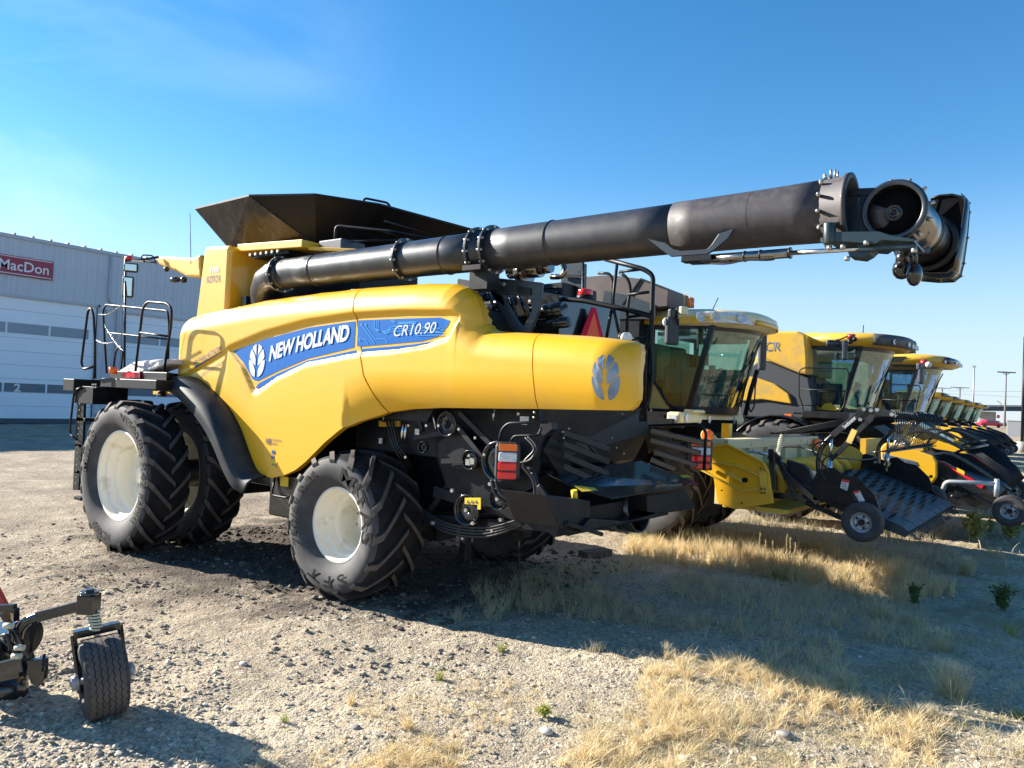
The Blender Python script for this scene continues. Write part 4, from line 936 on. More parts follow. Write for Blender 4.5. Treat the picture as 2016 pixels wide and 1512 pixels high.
# ------------------------------------------------------------ the row of parked combines
def cab(T,xf,ys,w=2.05,zb=2.27,zt=3.62,style='A',gl=GLS,low=False,rear=1.05):
    "T root; xf front X at near pillar, ys near side Y"
    yf=ys+w;bul=.42;n=18
    def front(s,t,off=0):
        x=xf+bul*(1-abs(2*s-1)**2.2)*(.85+.15*t)+(-.26+.34*t)+off;return V((x,ys+w*s,zb+(zt-zb)*t))
    m=MB();vs=[front(i/n,j/6) for i in range(n+1) for j in range(7)]
    m.add(vs,[(i*7+j,(i+1)*7+j,(i+1)*7+j+1,i*7+j+1) for i in range(n) for j in range(6)],True);m.build('windscreen',gl,T)
    xr=xf-rear
    m=MB();a=front(0,.02);b=front(0,1)
    m.add([(xr+.25,ys,zb+.32),(a.x-.35,ys,zb+.03),(a.x-.04,ys,a.z+.02),(b.x-.02,ys,b.z),(xr,ys,zt+.03),(xr,ys,zb+.55)],[(0,1,2,3,4,5)]);m.build('side_window',gl,T)
    m=MB();m.add([(xr,yf,zb+.4),(a.x,yf,zb),(b.x,yf,zt),(xr,yf,zt)],[(0,1,2,3)]);m.add([(xr,ys+.3,2.7),(xr,yf-.3,2.7),(xr,yf-.3,zt-.1),(xr,ys+.3,zt-.1)],[(0,1,2,3)]);m.build('far_window',gl,T)
    m=MB()
    for s in(0,1):
        m.bar(front(s,-.02),front(s,1.02),.09,.07,(0,1,0))
    for y in(ys,yf):
        m.bar((xr,y,zb-.2),(xr,y,zt+.05),.07,.08,(0,1,0));m.bar((xr,y,zt+.02),(xf+.1,y,zt+.0),.06,.07)
        m.tube(rnd([(xr+.0,y,zb+.58),(xr+.22,y,zb+.30),(xf-.6,y,zb),(xf-.25,y,zb-.01)],.3),.025)
    m.add([front(i/n,t,.008) for i in range(n+1) for t in(-.06,.03)],[(2*i,2*i+2,2*i+3,2*i+1) for i in range(n)],True)
    m.add([front(i/n,t,.008) for i in range(n+1) for t in(.955,1.03)],[(2*i,2*i+2,2*i+3,2*i+1) for i in range(n)],True)
    m.build('cab_frame',DGREY,T)
    m=MB();m.prism([(xr,ys+.02,zb-.02),(xr,ys+.02,zb+.55),(xr+.22,ys+.02,zb+.29),(xf-.62,ys+.02,zb-.02)],(0,.05,0));m.build('door_lower_panel',YELP if style=='A' else YELD,T)
    m=MB();m.box(xr,xf-.2,ys,yf,zb-.25,zb-.02);m.box(xr-.06,xr,ys+.03,yf-.03,zb-.2,zb+.45);m.build('cab_floor',BLK,T)
    # roof
    def outl(ins,z):
        P=[];k=16
        for i in range(k+1):
            s=i/k;y=ys-.16+ins+(w+.32-2*ins)*s;x=xf+.12+(bul+.12)*(1-abs(2*s-1)**3)-ins+ (.04 if style=='A' else .22);P.append(V((x,y,z-(.05*(1-abs(2*s-1)) if style!='A' else .02))))
        P.append(V((xr-.35+ins,yf+.16-ins,z+.02)));P.append(V((xr-.35+ins,ys-.16+ins,z+.02)));return P
    zr=zt+.02;lv=[(.16,zr),(.03,zr+.05),(0,zr+.14),(.02,zr+.22),(.12,zr+.28),(.4,zr+.32),(.8,zr+.335)]
    vs=[];
    for ins,z in lv:vs+=outl(ins,z)
    k=19;m=MB();m.add(vs,[(l*k+i,l*k+(i+1)%k,(l+1)*k+(i+1)%k,(l+1)*k+i) for l in range(len(lv)-1) for i in range(k)],True)
    m.add(vs[-k:],[tuple(range(k))],True);m.add(vs[:k],[tuple(range(k))[::-1]],False)
    rf=m.build('cab_roof',CREAM if style=='A' else YELD,T)
    fr=lambda s,z,o:V((xf+.16+s*1.5,ys-.17-o*.6,z)) if s<0 else V((xf+.12+(bul+.12)*(1-abs(2*s-1)**3)+(.04 if style=='A' else .22)+o,ys-.16+(w+.32)*s,z))
    if style=='A':
        m=MB()
        m.add([V((xr-.36,ys-.165,zr+.03)),V((xf+.2,ys-.165,zr+.03)),V((xf+.2,ys-.168,zr+.13)),V((xr-.36,ys-.168,zr+.15))],[(0,1,2,3)]);m.build('roof_side_trim',YEL,rf,solid=.01)
        m=MB()
        P=[fr(s,zr+.03+.0*s,.02) for s in np.linspace(-.12,.22,9)]+[fr(s,zr+.20,.02) for s in np.linspace(.15,-.22,8)]
        c=sum(P,V((0,0,0)))/len(P)+V((.02,-.02,0));m.add(P+[c],[(i,(i+1)%len(P),len(P)) for i in range(len(P))],True);lm=m.build('roof_lamp_cluster',LAMPW,rf,solid=.01)
        m=MB()
        for s in(-.13,.0,.13):
            p=fr(s,zr+.12,.035);d=V((.5,-.8,0)).normalized();m.lathe([(0,.0),(.055,.005),(.075,.025),(.08,.02)],p,d,20)
        m.build('roof_lamp_reflector',CLR,lm)
        m=MB();S=np.linspace(.26,1.0,12);m.add([fr(s,zr+t,.004) for s in S for t in(.035,.12)],[(2*i,2*i+1,2*i+3,2*i+2) for i in range(11)],True);m.build('roof_front_trim',YEL,rf,solid=.008)
    else:
        m=MB();S=np.linspace(-.0,1.0,15) if style=='B' else np.linspace(.12,.9,13)
        lo=.02 if style=='B' else .07;hi=.26 if style=='B' else .23
        vs=[]
        for s in S:
            for t in(0,.5,1):
                vs.append(fr(s,zr+lo+(hi-lo)*t-.05*(1-abs(2*s-1)),.02-(.015 if t!=.5 else 0)))
        m.add(vs,[(3*i+j,3*i+j+1,3*i+j+4,3*i+j+3) for i in range(len(S)-1) for j in(0,1)],True);vz=m.build('roof_visor',VISG if style=='B' else BLKG,rf,solid=.015)
        m=MB()
        for s in(.12,.3,.42,.55,.68,.85):
            p=fr(s,zr+.115-.05*(1-abs(2*s-1)),.035);m.lathe([(0,.0),(.04,.0),(.055,.012)],p,(1,-.3,0),16)
        m.build('visor_lamp',LAMPW if not low else BLKG,vz)
        if style=='C':
            m=MB();m.add([V((xr-.36,ys-.166,zr+.06)),V((xf-.3,ys-.168,zr+.06)),V((xf-.15,ys-.172,zr+.22)),V((xr-.36,ys-.172,zr+.22))],[(0,1,2,3)]);m.build('roof_side_inset',BLKG,rf,solid=.01)
    if low:return rf
    # interior
    m=MB();yc=ys+w/2
    m.box(xr+.15,xr+.6,yc-.25,yc+.25,2.55,2.72);m.prism([(xr+.1,yc-.25,2.7),(xr+.22,yc-.25,2.7),(xr+.12,yc-.22,3.35),(xr+.0,yc-.22,3.35)],(0,.5,0))
    st=m.build('driver_seat',INT,T,bevel=.04)
    m=MB();m.tube([(xf-.1,yc,2.3),(xf-.25,yc,2.85)],.04);m.lathe([(.17,0),(.185,.012),(.17,.024)],(xf-.26,yc,2.88),(-.5,0,.85),20,closed=True);m.build('steering_wheel',DGREY,T)
    m=MB();m.box(xr+.2,xr+.85,ys+.15,ys+.35,2.5,2.95);m.build('side_console',INTG if style=='A' else INT,T,bevel=.03)
    m=MB();m.box(xr+.02,xr+.05,ys+.05,ys+.8,2.75,3.35);m.box(xr+.1,xf,ys+.1,yf-.1,zt-.12,zt-.06);m.build('cab_lining',INTG if style=='A' else INT,T)
    m=MB();m.box(xf-.1,xf-.02,ys+.35,ys+.47,2.75,3.0);m.box(xf-.2,xf-.16,ys+.25,ys+.5,3.0,3.2);m.build('control_monitor',DGREY,T,bevel=.01)
    m=MB();a=front(.62,.05,.05);b=front(.45,.75,.05);m.bar(a,b,.02,.02);m.bar(front(.35,.3,.04),front(.6,.9,.04),.02,.025);m.build('windscreen_wiper',DGREY,T)
    return rf
def boxmirror(T,px,py,Y,w,h,mt=PLA):
    c=at(px,py,Y=Y);return rbox(c,w,h,.09,(.9,-.5,0),mt,'door_mirror',T,.035)
def rowwheel(T,x,y,R=1.03,W=.6,rr=.5,vd=1):
    r=MB();l=MB();tyre(r,l,(x,y,R-.01),R,W,rr,20,vd);ty=r.build('tyre',RUB,T);MBD[0].build('tread_band',TREADD,ty);l.build('tread_lug_faces',LUGM,ty)
    m=MB();m.lathe([(rr+.01,-W*.32),(rr-.03,-W*.3),(rr-.06,-.05),(rr-.1,0),(.2,.02),(0,-.02)],(x,y,R-.01),(0,1,0),40);m.build('rim',YEL,T)
# --- B
CB=thing('combine_harvester','second combine in the row, cream cab roof with amber beacon and round roof lamps','combine harvester',(-6.5,12.7,0),'parked combine harvesters')
cab(CB,-4.86,11.65,1.95,2.27,3.60,'A',GLS,rear=1.02)
m=MB();m.box(-10,-5.95,11.35,14.0,1.3,3.3);m.box(-5.9,-5.0,11.9,13.5,1.2,2.1);m.build('chassis_body',MATTB,CB)
m=MB();m.prism([(-9.8,11.2,1.6),(-9.8,11.2,3.4),(-5.95,11.2,3.3),(-5.95,11.2,2.1),(-6.8,11.2,1.9)],(0,.15,0));m.build('side_panel',YEL,CB,bevel=.04)
ta=[at(a,b,Y=11.3) for a,b in((1150,545),(1200,541),(1262,549),(1316,570),(1314,603),(1160,618))]
m=MB();m.prism(ta,(0,.8,0));tkb=m.build('grain_tank_extension',TANKB,CB,bevel=.01)
m=MB();m.bar(ta[2]+V((0,-.01,0)),ta[3]+V((0,-.01,0)),.02,.03);m.bar(ta[2]+V((0,-.01,0)),at(1225,600,Y=11.28),.02,.02);m.build('tank_seam_rib',BLKD,tkb)
m=MB();m.prism([at(a,b,Y=11.28) for a,b in((1190,572),(1240,582),(1290,600),(1290,628),(1180,628))],(0,.02,0));m.build('tank_lower_panel',SLATE,tkb)
m=MB();m.box(-6.9,-5.9,11.3,11.9,2.2,3.9);m.build('cab_rear_bulkhead',BLK,CB)
rowwheel(CB,-6.0,12.1);rowwheel(CB,-6.0,13.9)
m=MB();m.box(-5.25,-5.0,11.07,13.85,2.02,2.21);bar=m.build('front_lamp_bar',CREAM,CB,bevel=.05)
m=MB();m.box(-5.15,-4.95,11.5,13.6,2.2,2.26);m.build('lamp_bar_top',CREAM,bar,bevel=.02)
m=MB()
for y,rz in((11.28,.06),(12.2,.06)):
    m.lathe([(0,.0),(.05,.003),(.07,.0)],(-4.985,y,2.11),(1,0,0),20)
m.lathe([(0,0),(.06,.0)],(-5.12,11.06,2.11),(0,-1,0),20)
m.build('headlamp',CLR,bar)
leaf(bar,0,0,.09,.16,'leaf_emblem',SILG,lambda x,z:(-4.99,13.35+x,2.11+z))
m=MB();m.sph((-5.1,13.85,2.1),.10,12,(1,.5,1));m.build('end_marker_lamp',CLR,bar)
m=MB();m.box(-5.6,-5.1,11.0,11.1,2.0,2.1);m.tube(rnd([at(1283,805,Y=11.3),at(1290,838,Y=11.2),at(1345,840,Y=11.1)],.1),.025);m.box(-6.2,-5.3,11.1,11.6,2.05,2.2);m.build('entry_step',BLK,CB)
m=MB();m.prism([(-5.0,12.0,1.2),(-4.1,12.0,1.05),(-4.1,12.0,1.6),(-4.9,12.0,1.9)],(0,1.3,0));fd=m.build('feeder_house',BLK,CB,bevel=.02)
m=MB();m.box(-4.62,-4.5,11.8,11.95,1.8,2.06);m.build('yellow_post',YEL,CB)
boxmirror(CB,1325,598+20,11.1,.17,.16);boxmirror(CB,1323,652,11.1,.24,.44)
m=MB();m.tube(rnd([at(1345,612,Y=11.2),at(1336,604,Y=11.1),at(1330,612,Y=11.1),at(1335,640,Y=11.1)],.04),.014);m.build('mirror_bracket',BLK,CB)
rbox(at(1345,612,Y=11.15),.14,.13,.1,(.8,-.5,0),CREAM,'roof_work_lamp',CB,.02)
m=MB();p=at(1312,634,Y=11.05);m.cyl(p,p+V((.04,-.03,0)),.07);m.build('mirror_lamp',LAMPW,CB)
m=MB();p=at(1359,606,Y=11.7);m.cyl(p,p+V((0,0,.14)),.062);m.sph(p+V((0,0,.14)),.062,12,(1,1,.6));be=m.build('amber_beacon',ORG,CB)
m=MB();m.tube(rnd([p+V((-.09,-.05,0)),p+V((-.09,-.05,.24)),p+V((.0,-.05,.24)),p+V((.03,-.06,0))],.05),.007);m.build('beacon_guard',YELP,be)
m=MB();m.tube([at(1403,610,Y=12),at(1414,586,Y=12)],.008,5);m.build('radio_antenna',BLK,CB)
boxmirror(CB,1501,690,14.3,.16,.75)
m=MB();m.tube(rnd([at(1492,655,Y=14.1),at(1502,660,Y=14.3),at(1503,680,Y=14.3)],.05),.02);m.build('far_mirror_arm',BLK,CB)
m=MB();m.tube(rnd([at(1467,818,Y=13.9),at(1478,770,Y=13.9),at(1491,728,Y=13.9)],.05),.045);m.tube(rnd([at(1490,745,Y=13.85),at(1487,760,Y=13.85),at(1485,800,Y=13.85),at(1478,812,Y=13.85),at(1474,800,Y=13.85)],.03),.014);m.build('far_side_handrail',BLK,CB)
# --- C
CC=thing('combine_harvester','third combine in the row, dusty with charcoal side panels and a wide dark roof visor','combine harvester',(-5.6,18,0),'parked combine harvesters')
cab(CC,-3.80,17.0,2.1,2.38,3.70,'B',GLSB,rear=1.18)
boxC=pY([(1502,655),(1510,652),(1570,652),(1586,660),(1590,700),(1590,738),(1573,735),(1502,705)],16.6,2.0,'clean_grain_box',YELD,CC,.05)
m=MB();text_on(m,'CR',lambda a,b:at(1505,691,Y=16.59)+V((a,0,b)),.33,.20,.1,.0);m.build('model_initials',SILG,boxC)
pY([(1455,735),(1500,707),(1575,738),(1592,745),(1600,790),(1600,800),(1540,800),(1470,765)],16.7,1.8,'charcoal_upper_side_panel',GREYF,CC,.03)
pY([(1455,740),(1485,742),(1525,756),(1552,775),(1558,795),(1500,786),(1455,790)],16.65,.1,'yellow_side_swoosh',YELD,CC,.02)
pY([(1455,792),(1500,787),(1560,796),(1600,800),(1600,822),(1560,825),(1455,820)],16.7,1.8,'charcoal_lower_side_panel',GREYF,CC,.03)
pY([(1576,679),(1596,682),(1602,800),(1600,812),(1578,812)],16.95,.2,'cab_rear_corner_panel',GREYF,CC,.01)
m=MB();m.box(-9,-5.0,16.9,19.1,1.3,3.2);m.build('chassis_body',BLK,CC)
rowwheel(CC,-5.15,16.4,1.08,.65);rowwheel(CC,-5.15,19.4,1.08,.65)
m=MB();P=[]
for k in range(13):
    a=math.radians(-60+k*13);c=V((-5.15,16.3,1.07));P+=[c+V((1.14*math.sin(a),-.12,1.14*math.cos(a))),c+V((1.17*math.sin(a),.4,1.17*math.cos(a)))]
m.add(P,[(2*i,2*i+1,2*i+3,2*i+2) for i in range(12)],True);m.build('wheel_fender',BLKG,CC,solid=.03)
def prail(T,pts,Y,r=.014,name='platform_handrail'):return rail(name,pts,Y,r,.08,T)
prail(CC,[(1580,812),(1581,800),(1573,780),(1573,730),(1582,724),(1668,726),(1670,735),(1662,800),(1650,812)],16.4)
prail(CC,[(1574,766),(1668,770)],16.4)
m=MB();m.box(at(1580,820,Y=16.4).x,at(1672,820,Y=16.4).x,16.35,17.0,2.2,2.34);m.box(at(1560,820,Y=16.4).x,at(1585,820,Y=16.4).x,16.4,16.45,2.26,2.3);m.build('cab_platform',BLKD,CC,bevel=.01)
m=MB();p=at(1553,820,Y=16.4);m.box(p.x-.09,p.x+.06,p.y,p.y+.06,p.z-.05,p.z+.05);m.build('platform_marker_lamp',ORG,CC,bevel=.01)
c=at(1641,676,Y=16.4);rbox(c,.30,.14,.1,(.5,-.9,0),SLATE,'door_mirror',CC,.05);c=at(1663,690,Y=16.4);rbox(c,.17,.40,.1,(.9,.3,0),SLATE,'door_mirror',CC,.04)
m=MB();m.tube(rnd([at(1640,671,Y=16.4),at(1655,668,Y=16.4),at(1668,662,Y=16.6)],.05),.014);m.sph(at(1674,672,Y=16.6),.06,10);m.sph(at(1683,668,Y=16.6),.05,10);m.build('mirror_arm',BLKD,CC)
m=MB();p=at(1676,662,Y=16.7);m.cyl(p-V((0,0,.05)),p+V((0,0,.04)),.08);m.build('roof_beacon',DRED,CC)
m=MB();m.tube([at(1699,657,Y=18),at(1700,640,Y=18)],.01,5);m.build('radio_antenna',BLK,CC)
m=MB();m.prism([(-3.9,17.2,2.0),(-3.0,17.2,1.15),(-3.0,17.2,1.75),(-3.8,17.2,2.3)],(0,1.4,0));m.build('feeder_house',BLK,CC)
pY([(1613,806),(1622,795),(1634,793),(1643,800),(1648,810)],16.9,.05,'yellow_door_corner_panel',YEL,CC,.01)
# --- D
CD=thing('combine_harvester','fourth combine in the row, yellow cab roof with black lamp inset','combine harvester',(-5,23.3,0),'parked combine harvesters')
cab(CD,-3.55,22.3,2.1,2.40,3.66,'C',GLSB,rear=.95)
m=MB();m.box(-8,-4.7,22.2,24.5,1.3,3.5);m.build('chassis_body',BLK,CD)
m=MB();m.prism([(-8,22.1,2.2),(-8,22.1,3.9),(-4.6,22.1,3.7),(-4.6,22.1,2.2)],(0,.3,0));m.build('side_panel',YELP,CD,bevel=.04)
rowwheel(CD,-4.8,21.7,1.08,.65);rowwheel(CD,-4.8,24.9,1.08,.65)
prail(CD,[(1737,805),(1735,765),(1732,758),(1737,755),(1810,759),(1812,765),(1803,805)],21.7)
prail(CD,[(1736,786),(1806,790)],21.7)
c=at(1811,722,Y=21.7);rbox(c,.2,.18,.12,(.9,-.3,0),SLATE,'door_mirror',CD,.04);c=at(1814,740,Y=21.7);rbox(c,.2,.42,.12,(.9,-.3,0),SLATE,'door_mirror',CD,.05)
m=MB();p=at(1819,712,Y=22);m.cyl(p-V((0,0,.08)),p+V((0,0,.05)),.10,.07);m.build('roof_beacon',DRED,CD)
m=MB();m.sph(at(1828,718,Y=21.9),.08,10);m.build('roof_work_lamp',LAMPW,CD)
m=MB();m.tube([at(1801,704,Y=23),at(1804,676,Y=23)],.012,5);m.build('radio_antenna',BLK,CD)
m=MB();m.prism([(-3.9,22.6,2.0),(-2.8,22.6,1.15),(-2.8,22.6,1.75),(-3.8,22.6,2.3)],(0,1.4,0));m.build('feeder_house',YEL,CD)
m=MB();m.box(-4.6,-3.6,21.7,22.3,2.2,2.38);m.build('cab_platform',BLKD,CD)
# --- far ones
def farcomb(xf,yc,label):
    T=thing('combine_harvester',label,'combine harvester',(xf-.6,yc,0),'parked combine harvesters')
    cab(T,xf-.55,yc-1.05,2.1,2.35,3.45,'C',GLS,low=True,rear=1.1)
    m=MB();m.box(xf-6,xf-1.6,yc-1.4,yc+1.4,1.2,3.4);m.build('chassis_body',YELD,T)
    m=MB();m.box(xf-1.6,xf-.9,yc-.9,yc+.9,2.4,3.3);m.build('cab_interior',INT,T)
    for s in(-1,1):
        m=MB();m.lathe([(.5,-.3),(.95,-.3),(1.0,-.2),(1.0,.2),(.95,.3),(.5,.3)],(xf-1.6,yc+s*1.9,1.0),(0,1,0),24);ty=m.build('tyre',RUB,T)
        m=MB();m.lathe([(.5,-.2),(0,-.1)],(xf-1.6,yc+s*1.9,1.0),(0,1,0),20);m.build('rim',YEL,T)
    m=MB();m.prism([(xf-1,yc-.7,2.1),(xf+.3,yc-.7,1.1),(xf+.3,yc-.7,1.7),(xf-.9,yc-.7,2.3)],(0,1.4,0));m.build('feeder_house',BLK,T)
    return T
for x,y,l in((-6.0,46.0,'fifth combine in the row, first of the small distant group of cabs'),(-6.2,52.3,'sixth combine in the row, small distant cab between two others'),(-6.35,59.5,'seventh combine in the row, middle-sized distant cab with dark visor'),(-6.45,66.5,'eighth combine in the row, second to last distant cab'),(-6.6,74.5,'ninth combine in the row, the farthest and smallest cab')):
    farcomb(x,y,l)
# ------------------------------------------------------------ pickup headers
def gwheel(T,x,y,z,R=.24,W=.2,rimm=GREYR,name='gauge_tyre',simple=False):
    m=MB();rr=R*.52;hw=W/2
    m.lathe([(rr,-hw*.8),(rr+.02,-hw*.95),(R*.85,-hw),(R*.96,-hw*.85),(R,-hw*.6),(R+.003,0),(R,hw*.6),(R*.96,hw*.85),(R*.85,hw),(rr,hw*.8)],(x,y,z),(0,1,0),40)
    ty=m.build(name,RUB,T)
    if not simple:
        m=MB();n=44
        for k in range(n):
            for s in(-1,1):
                a=2*math.pi*(k+.25*s)/n;P=[]
                for yy,rad in((-.98*hw,R*.90),(-.75*hw,R*1.0),(-.42*hw,R*1.012)):
                    for da in(-.028,.028):P.append(V((x+rad*1.012*math.sin(a+da),y-s*yy*-1 if s<0 else y+yy,z+rad*1.012*math.cos(a+da))))
                m.add(P,[(0,1,3,2),(2,3,5,4)])
        m.build('tread_blocks',LUGM,ty,solid=.008)
    m=MB();m.lathe([(rr+.005,-hw*.8),(rr-.015,-hw*.7),(rr-.03,-hw*.3),(rr*.5,-hw*.25),(rr*.42,-hw*.45),(0,-hw*.45)],(x,y,z),(0,1,0),32);rm=m.build('gauge_rim',rimm,T)
    m=MB();m.cyl((x,y-hw*.42,z),(x,y-hw*.85,z),R*.16,n=16)
    for k in range(5):
        a=2*math.pi*k/5+.3;m.cyl((x+R*.3*math.sin(a),y-hw*.4,z+R*.3*math.cos(a)),(x+R*.3*math.sin(a),y-hw*.6,z+R*.3*math.cos(a)),R*.06,n=6)
    m.build('hub',BLK,rm)
def xz(pts,Y,mt,name,par_,th=.05,bev=.008,dx=0,Yp=None):
    m=MB();m.prism([V((p.x+dx,Yp if Yp is not None else Y,p.z)) for p in [at(a,b,Y=Y) for a,b in pts]],(0,th,0));return m.build(name,mt,par_,bevel=bev)
HB=thing('pickup_header','worn yellow pickup header with black belt pickup raised above the grass, on the second combine','pickup header',(-3.2,12.6,0),'pickup headers')
SHP=[(1392,880),(1402,875),(1432,873),(1502,908),(1513,925),(1518,960),(1523,991),(1490,996),(1447,1003),(1412,990),(1404,935),(1378,920)]
sh1=xz(SHP,10.3,YEL,'end_shield',HB)
m=MB()
def h3(a,b,o=.0):return at(a,b,Y=10.3)-V((0,o,0))
for p,q in(((1395,882),(1432,874)),((1432,874),(1503,909)),((1503,909),(1514,930)),((1376,922),(1420,945)),((1420,945),(1462,966)),((1462,966),(1505,960)),((1405,912),(1452,916)),((1452,916),(1500,938))):m.bar(h3(*p,.02),h3(*q,.02),.05,.022)
m.bar(h3(1430,930,.03),h3(1470,950,.03),.03,.05);m.bar(h3(1443,925,.02),h3(1437,953,.02),.02,.03);m.prism([h3(a,b) for a,b in((1495,925),(1508,926),(1514,970),(1500,972))],(0,-.04,0))
m.build('shield_ribs',YELS,sh1,bevel=.004)
m=MB();p=h3(1400,922,.03);m.cyl(p,p-V((0,.03,0)),.03);p=h3(1468,945,.03);m.cyl(p+V((0,.02,0)),p-V((0,.02,0)),.035)
for x,y in((1502,962),(1508,962),(1502,970),(1508,970),(1500,922),(1424,965),(1463,990)):
    p=h3(x,y,.05);m.cyl(p,p-V((0,.015,0)),.012,n=6)
m.build('shield_bolts',BLK,sh1)
xz(SHP,10.3,YELS,'far_end_shield',HB,.05,.008,Yp=14.9)
m=MB();m.box(-4.12,-4.0,10.36,14.88,.95,1.72);bw=m.build('back_wall',CRM,HB)
m=MB();m.box(-4.2,-3.95,10.36,14.9,1.72,1.86)
for y in(11.2,12.0,12.9,13.8):m.box(-4.0,-3.93,y,y+.1,1.0,1.72)
m.build('top_beam',CRM,bw,bevel=.01)
m=MB();m.box(-4.0,-3.1,10.36,14.88,.92,.98);m.build('header_floor',YELS,HB)
m=MB();m.cyl((-3.5,10.4,1.30),(-3.5,14.85,1.30),.17,n=28);au=m.build('auger_drum',CRM,HB)
for s in(-1,1):
    m=MB();P=[];n=120
    for i in range(n+1):
        t=i/n;a=s*t*2*math.pi*3.2;y=(10.45+2.0*t) if s>0 else (14.8-2.0*t)
        for r in(.16,.29):P.append((-3.5+r*math.sin(a),y,1.30+r*math.cos(a)))
    m.add(P,[(2*i,2*i+1,2*i+3,2*i+2) for i in range(n)],True);m.build('auger_flight',YELS,au,solid=.012)
m=MB();p=V((-3.42,14.83,1.40));m.lathe([(0,-.08),(.22,-.08),(.30,-.02),(.33,0)],p,(0,1,0),32);m.build('auger_end_disc',YEL,au)
# beacons on stalks
for px,py,Y in((1396,857,10.6),(1609,872,14.6)):
    m=MB();p=at(px,py,Y=Y);m.cyl(p-V((.03,0,0)),p+V((.03,-.05,0)),.075 if Y<12 else .08,n=20);b=m.build('amber_warning_lamp',ORG,HB,bevel=.01)
    m=MB();m.tube(rnd([p+V((.05,0,0)),p+V((.10,0,-.02)),p+V((.12,0,-.25))],.05),.022);m.build('lamp_stalk',YELP,b)
    m=MB();m.cyl(p-V((.05,-.03,0)),p-V((.03,-.01,0)),.09,n=20);m.build('lamp_back',YELP,b)
# pickup attachment
PK=thing
bar_=lambda m,p,q,Y,w,h:m.bar(at(*p,Y=Y),at(*q,Y=Y),w,h)
m=MB();bar_(m,(1520,884),(1524,965),10.42,.08,.10);bar_(m,(1513,898),(1550,920),10.45,.06,.07);bar_(m,(1530,898),(1565,975),10.44,.07,.07);bar_(m,(1548,935),(1612,990),10.44,.08,.08);bar_(m,(1515,885),(1538,905),10.4,.05,.05);bar_(m,(1525,975),(1640,985),10.6,.08,.08)
bar_(m,(1565,975),(1612,1000),10.5,.07,.07)
fr_=m.build('pickup_frame',BLKG,HB,bevel=.006)
xz([(1549,905),(1580,915),(1592,925),(1600,945),(1598,970),(1543,945)],10.55,BLKD,'pickup_drive_cover',HB,.12)
xz([(1598,948),(1612,925),(1640,920),(1660,935),(1690,942),(1722,975),(1740,1025),(1700,1012),(1650,990),(1600,985)],10.4,BLK,'pickup_side_plate',HB,.04)
xz([(1598,948),(1612,925),(1640,920),(1660,935),(1690,942),(1722,975),(1740,1025),(1700,1012),(1650,990),(1600,985)],10.4,BLK,'pickup_side_plate',HB,.04,Yp=14.62)
# tall far wind board + inner board
m=MB();m.prism([V((p.x,14.55,p.z)) for p in [at(a,b,Y=14.55) for a,b in((1698,895),(1705,893),(1790,925),(1812,940),(1855,985),(1848,995),(1765,960),(1760,945),(1690,945))]],(0,.04,0));m.build('far_wind_board',BLK,HB,bevel=.006)
m=MB();m.bar(at(1762,940,Y=14.5),at(1850,990,Y=14.5),.03,.03);m.build('board_edge_bar',BLKD,HB)
# belts
bl=[V((-3.05,0,1.36)),V((-2.6,0,1.24)),V((-1.75,0,.93)),V((-1.68,0,.88)),V((-1.72,0,.80)),V((-2.6,0,1.08))]
m=MB();k=7
for j in range(k):
    y0=10.5+j*(4.05/k);y1=y0+4.05/k-.03
    m.prism([p+V((0,y0,0)) for p in bl],(0,y1-y0,0))
bt=m.build('pickup_belt',BELT,HB)
m=MB();P0=bl[1];P1=bl[2]
for j in range(k):
    y0=10.5+j*(4.05/k)
    for i in range(9):
        t=(i+.5*(j%2)+.3)/9.6
        for q in range(9):
            y=y0+.03+q*.06;b=V((bl[0].x+(bl[2].x-bl[0].x)*t,y,bl[0].z+(bl[2].z-bl[0].z)*t+.01));m.bar(b,b+V((.035,0,.055)),.008,.008)
tag(m.build('pickup_fingers',HOSE,bt),kind='stuff')
m=MB()
for i in range(60):
    y=10.5+i*.069;a=random.uniform(-.2,.5);b=V((-1.69,y,.86));m.bar(b,b+V((.07*math.cos(a)+.03,0,-.07-.05*random.random())),.01,.01)
m.build('front_pickup_fingers',HOSE,bt)
gwheel(HB,-2.16,10.28,.957);gwheel(HB,-2.05,14.88,.90)
m=MB();m.bar((-2.16,10.28,.957),(-2.16,10.48,.957),.05,.05);m.bar((-2.7,10.46,1.2),(-2.16,10.46,.957),.06,.09);m.bar((-2.9,10.46,1.1),(-2.3,10.47,.9),.05,.06);m.build('wheel_arm',BLK,HB)
# stickers
for pts in(((1658,943),(1673,946),(1668,966),(1654,960)),((1680,967),(1692,965),(1703,986),(1692,989))):
    m=MB();m.prism([at(a,b,Y=10.395) for a,b in pts],(0,-.004,0));s_=m.build('warning_placard',WHT,HB)
    m=MB();a,b=pts[0],pts[1];m.prism([at(a[0],a[1],Y=10.388),at(b[0],b[1],Y=10.388),at(b[0]-1,b[1]+5,Y=10.388),at(a[0]-1,a[1]+5,Y=10.388)],(0,-.002,0));m.build('placard_red_header',RRED,s_)
    m=MB()
    for i in range(4):
        y=a[1]+8+i*3;m.add([at(a[0]-1+i*.5,y,Y=10.386),at(a[0]+9+i*.5,y+1.5,Y=10.386),at(a[0]+9+i*.5,y+2.5,Y=10.386),at(a[0]-1+i*.5,y+1,Y=10.386)],[(0,1,2,3)])
    m.build('placard_print',INK,s_)
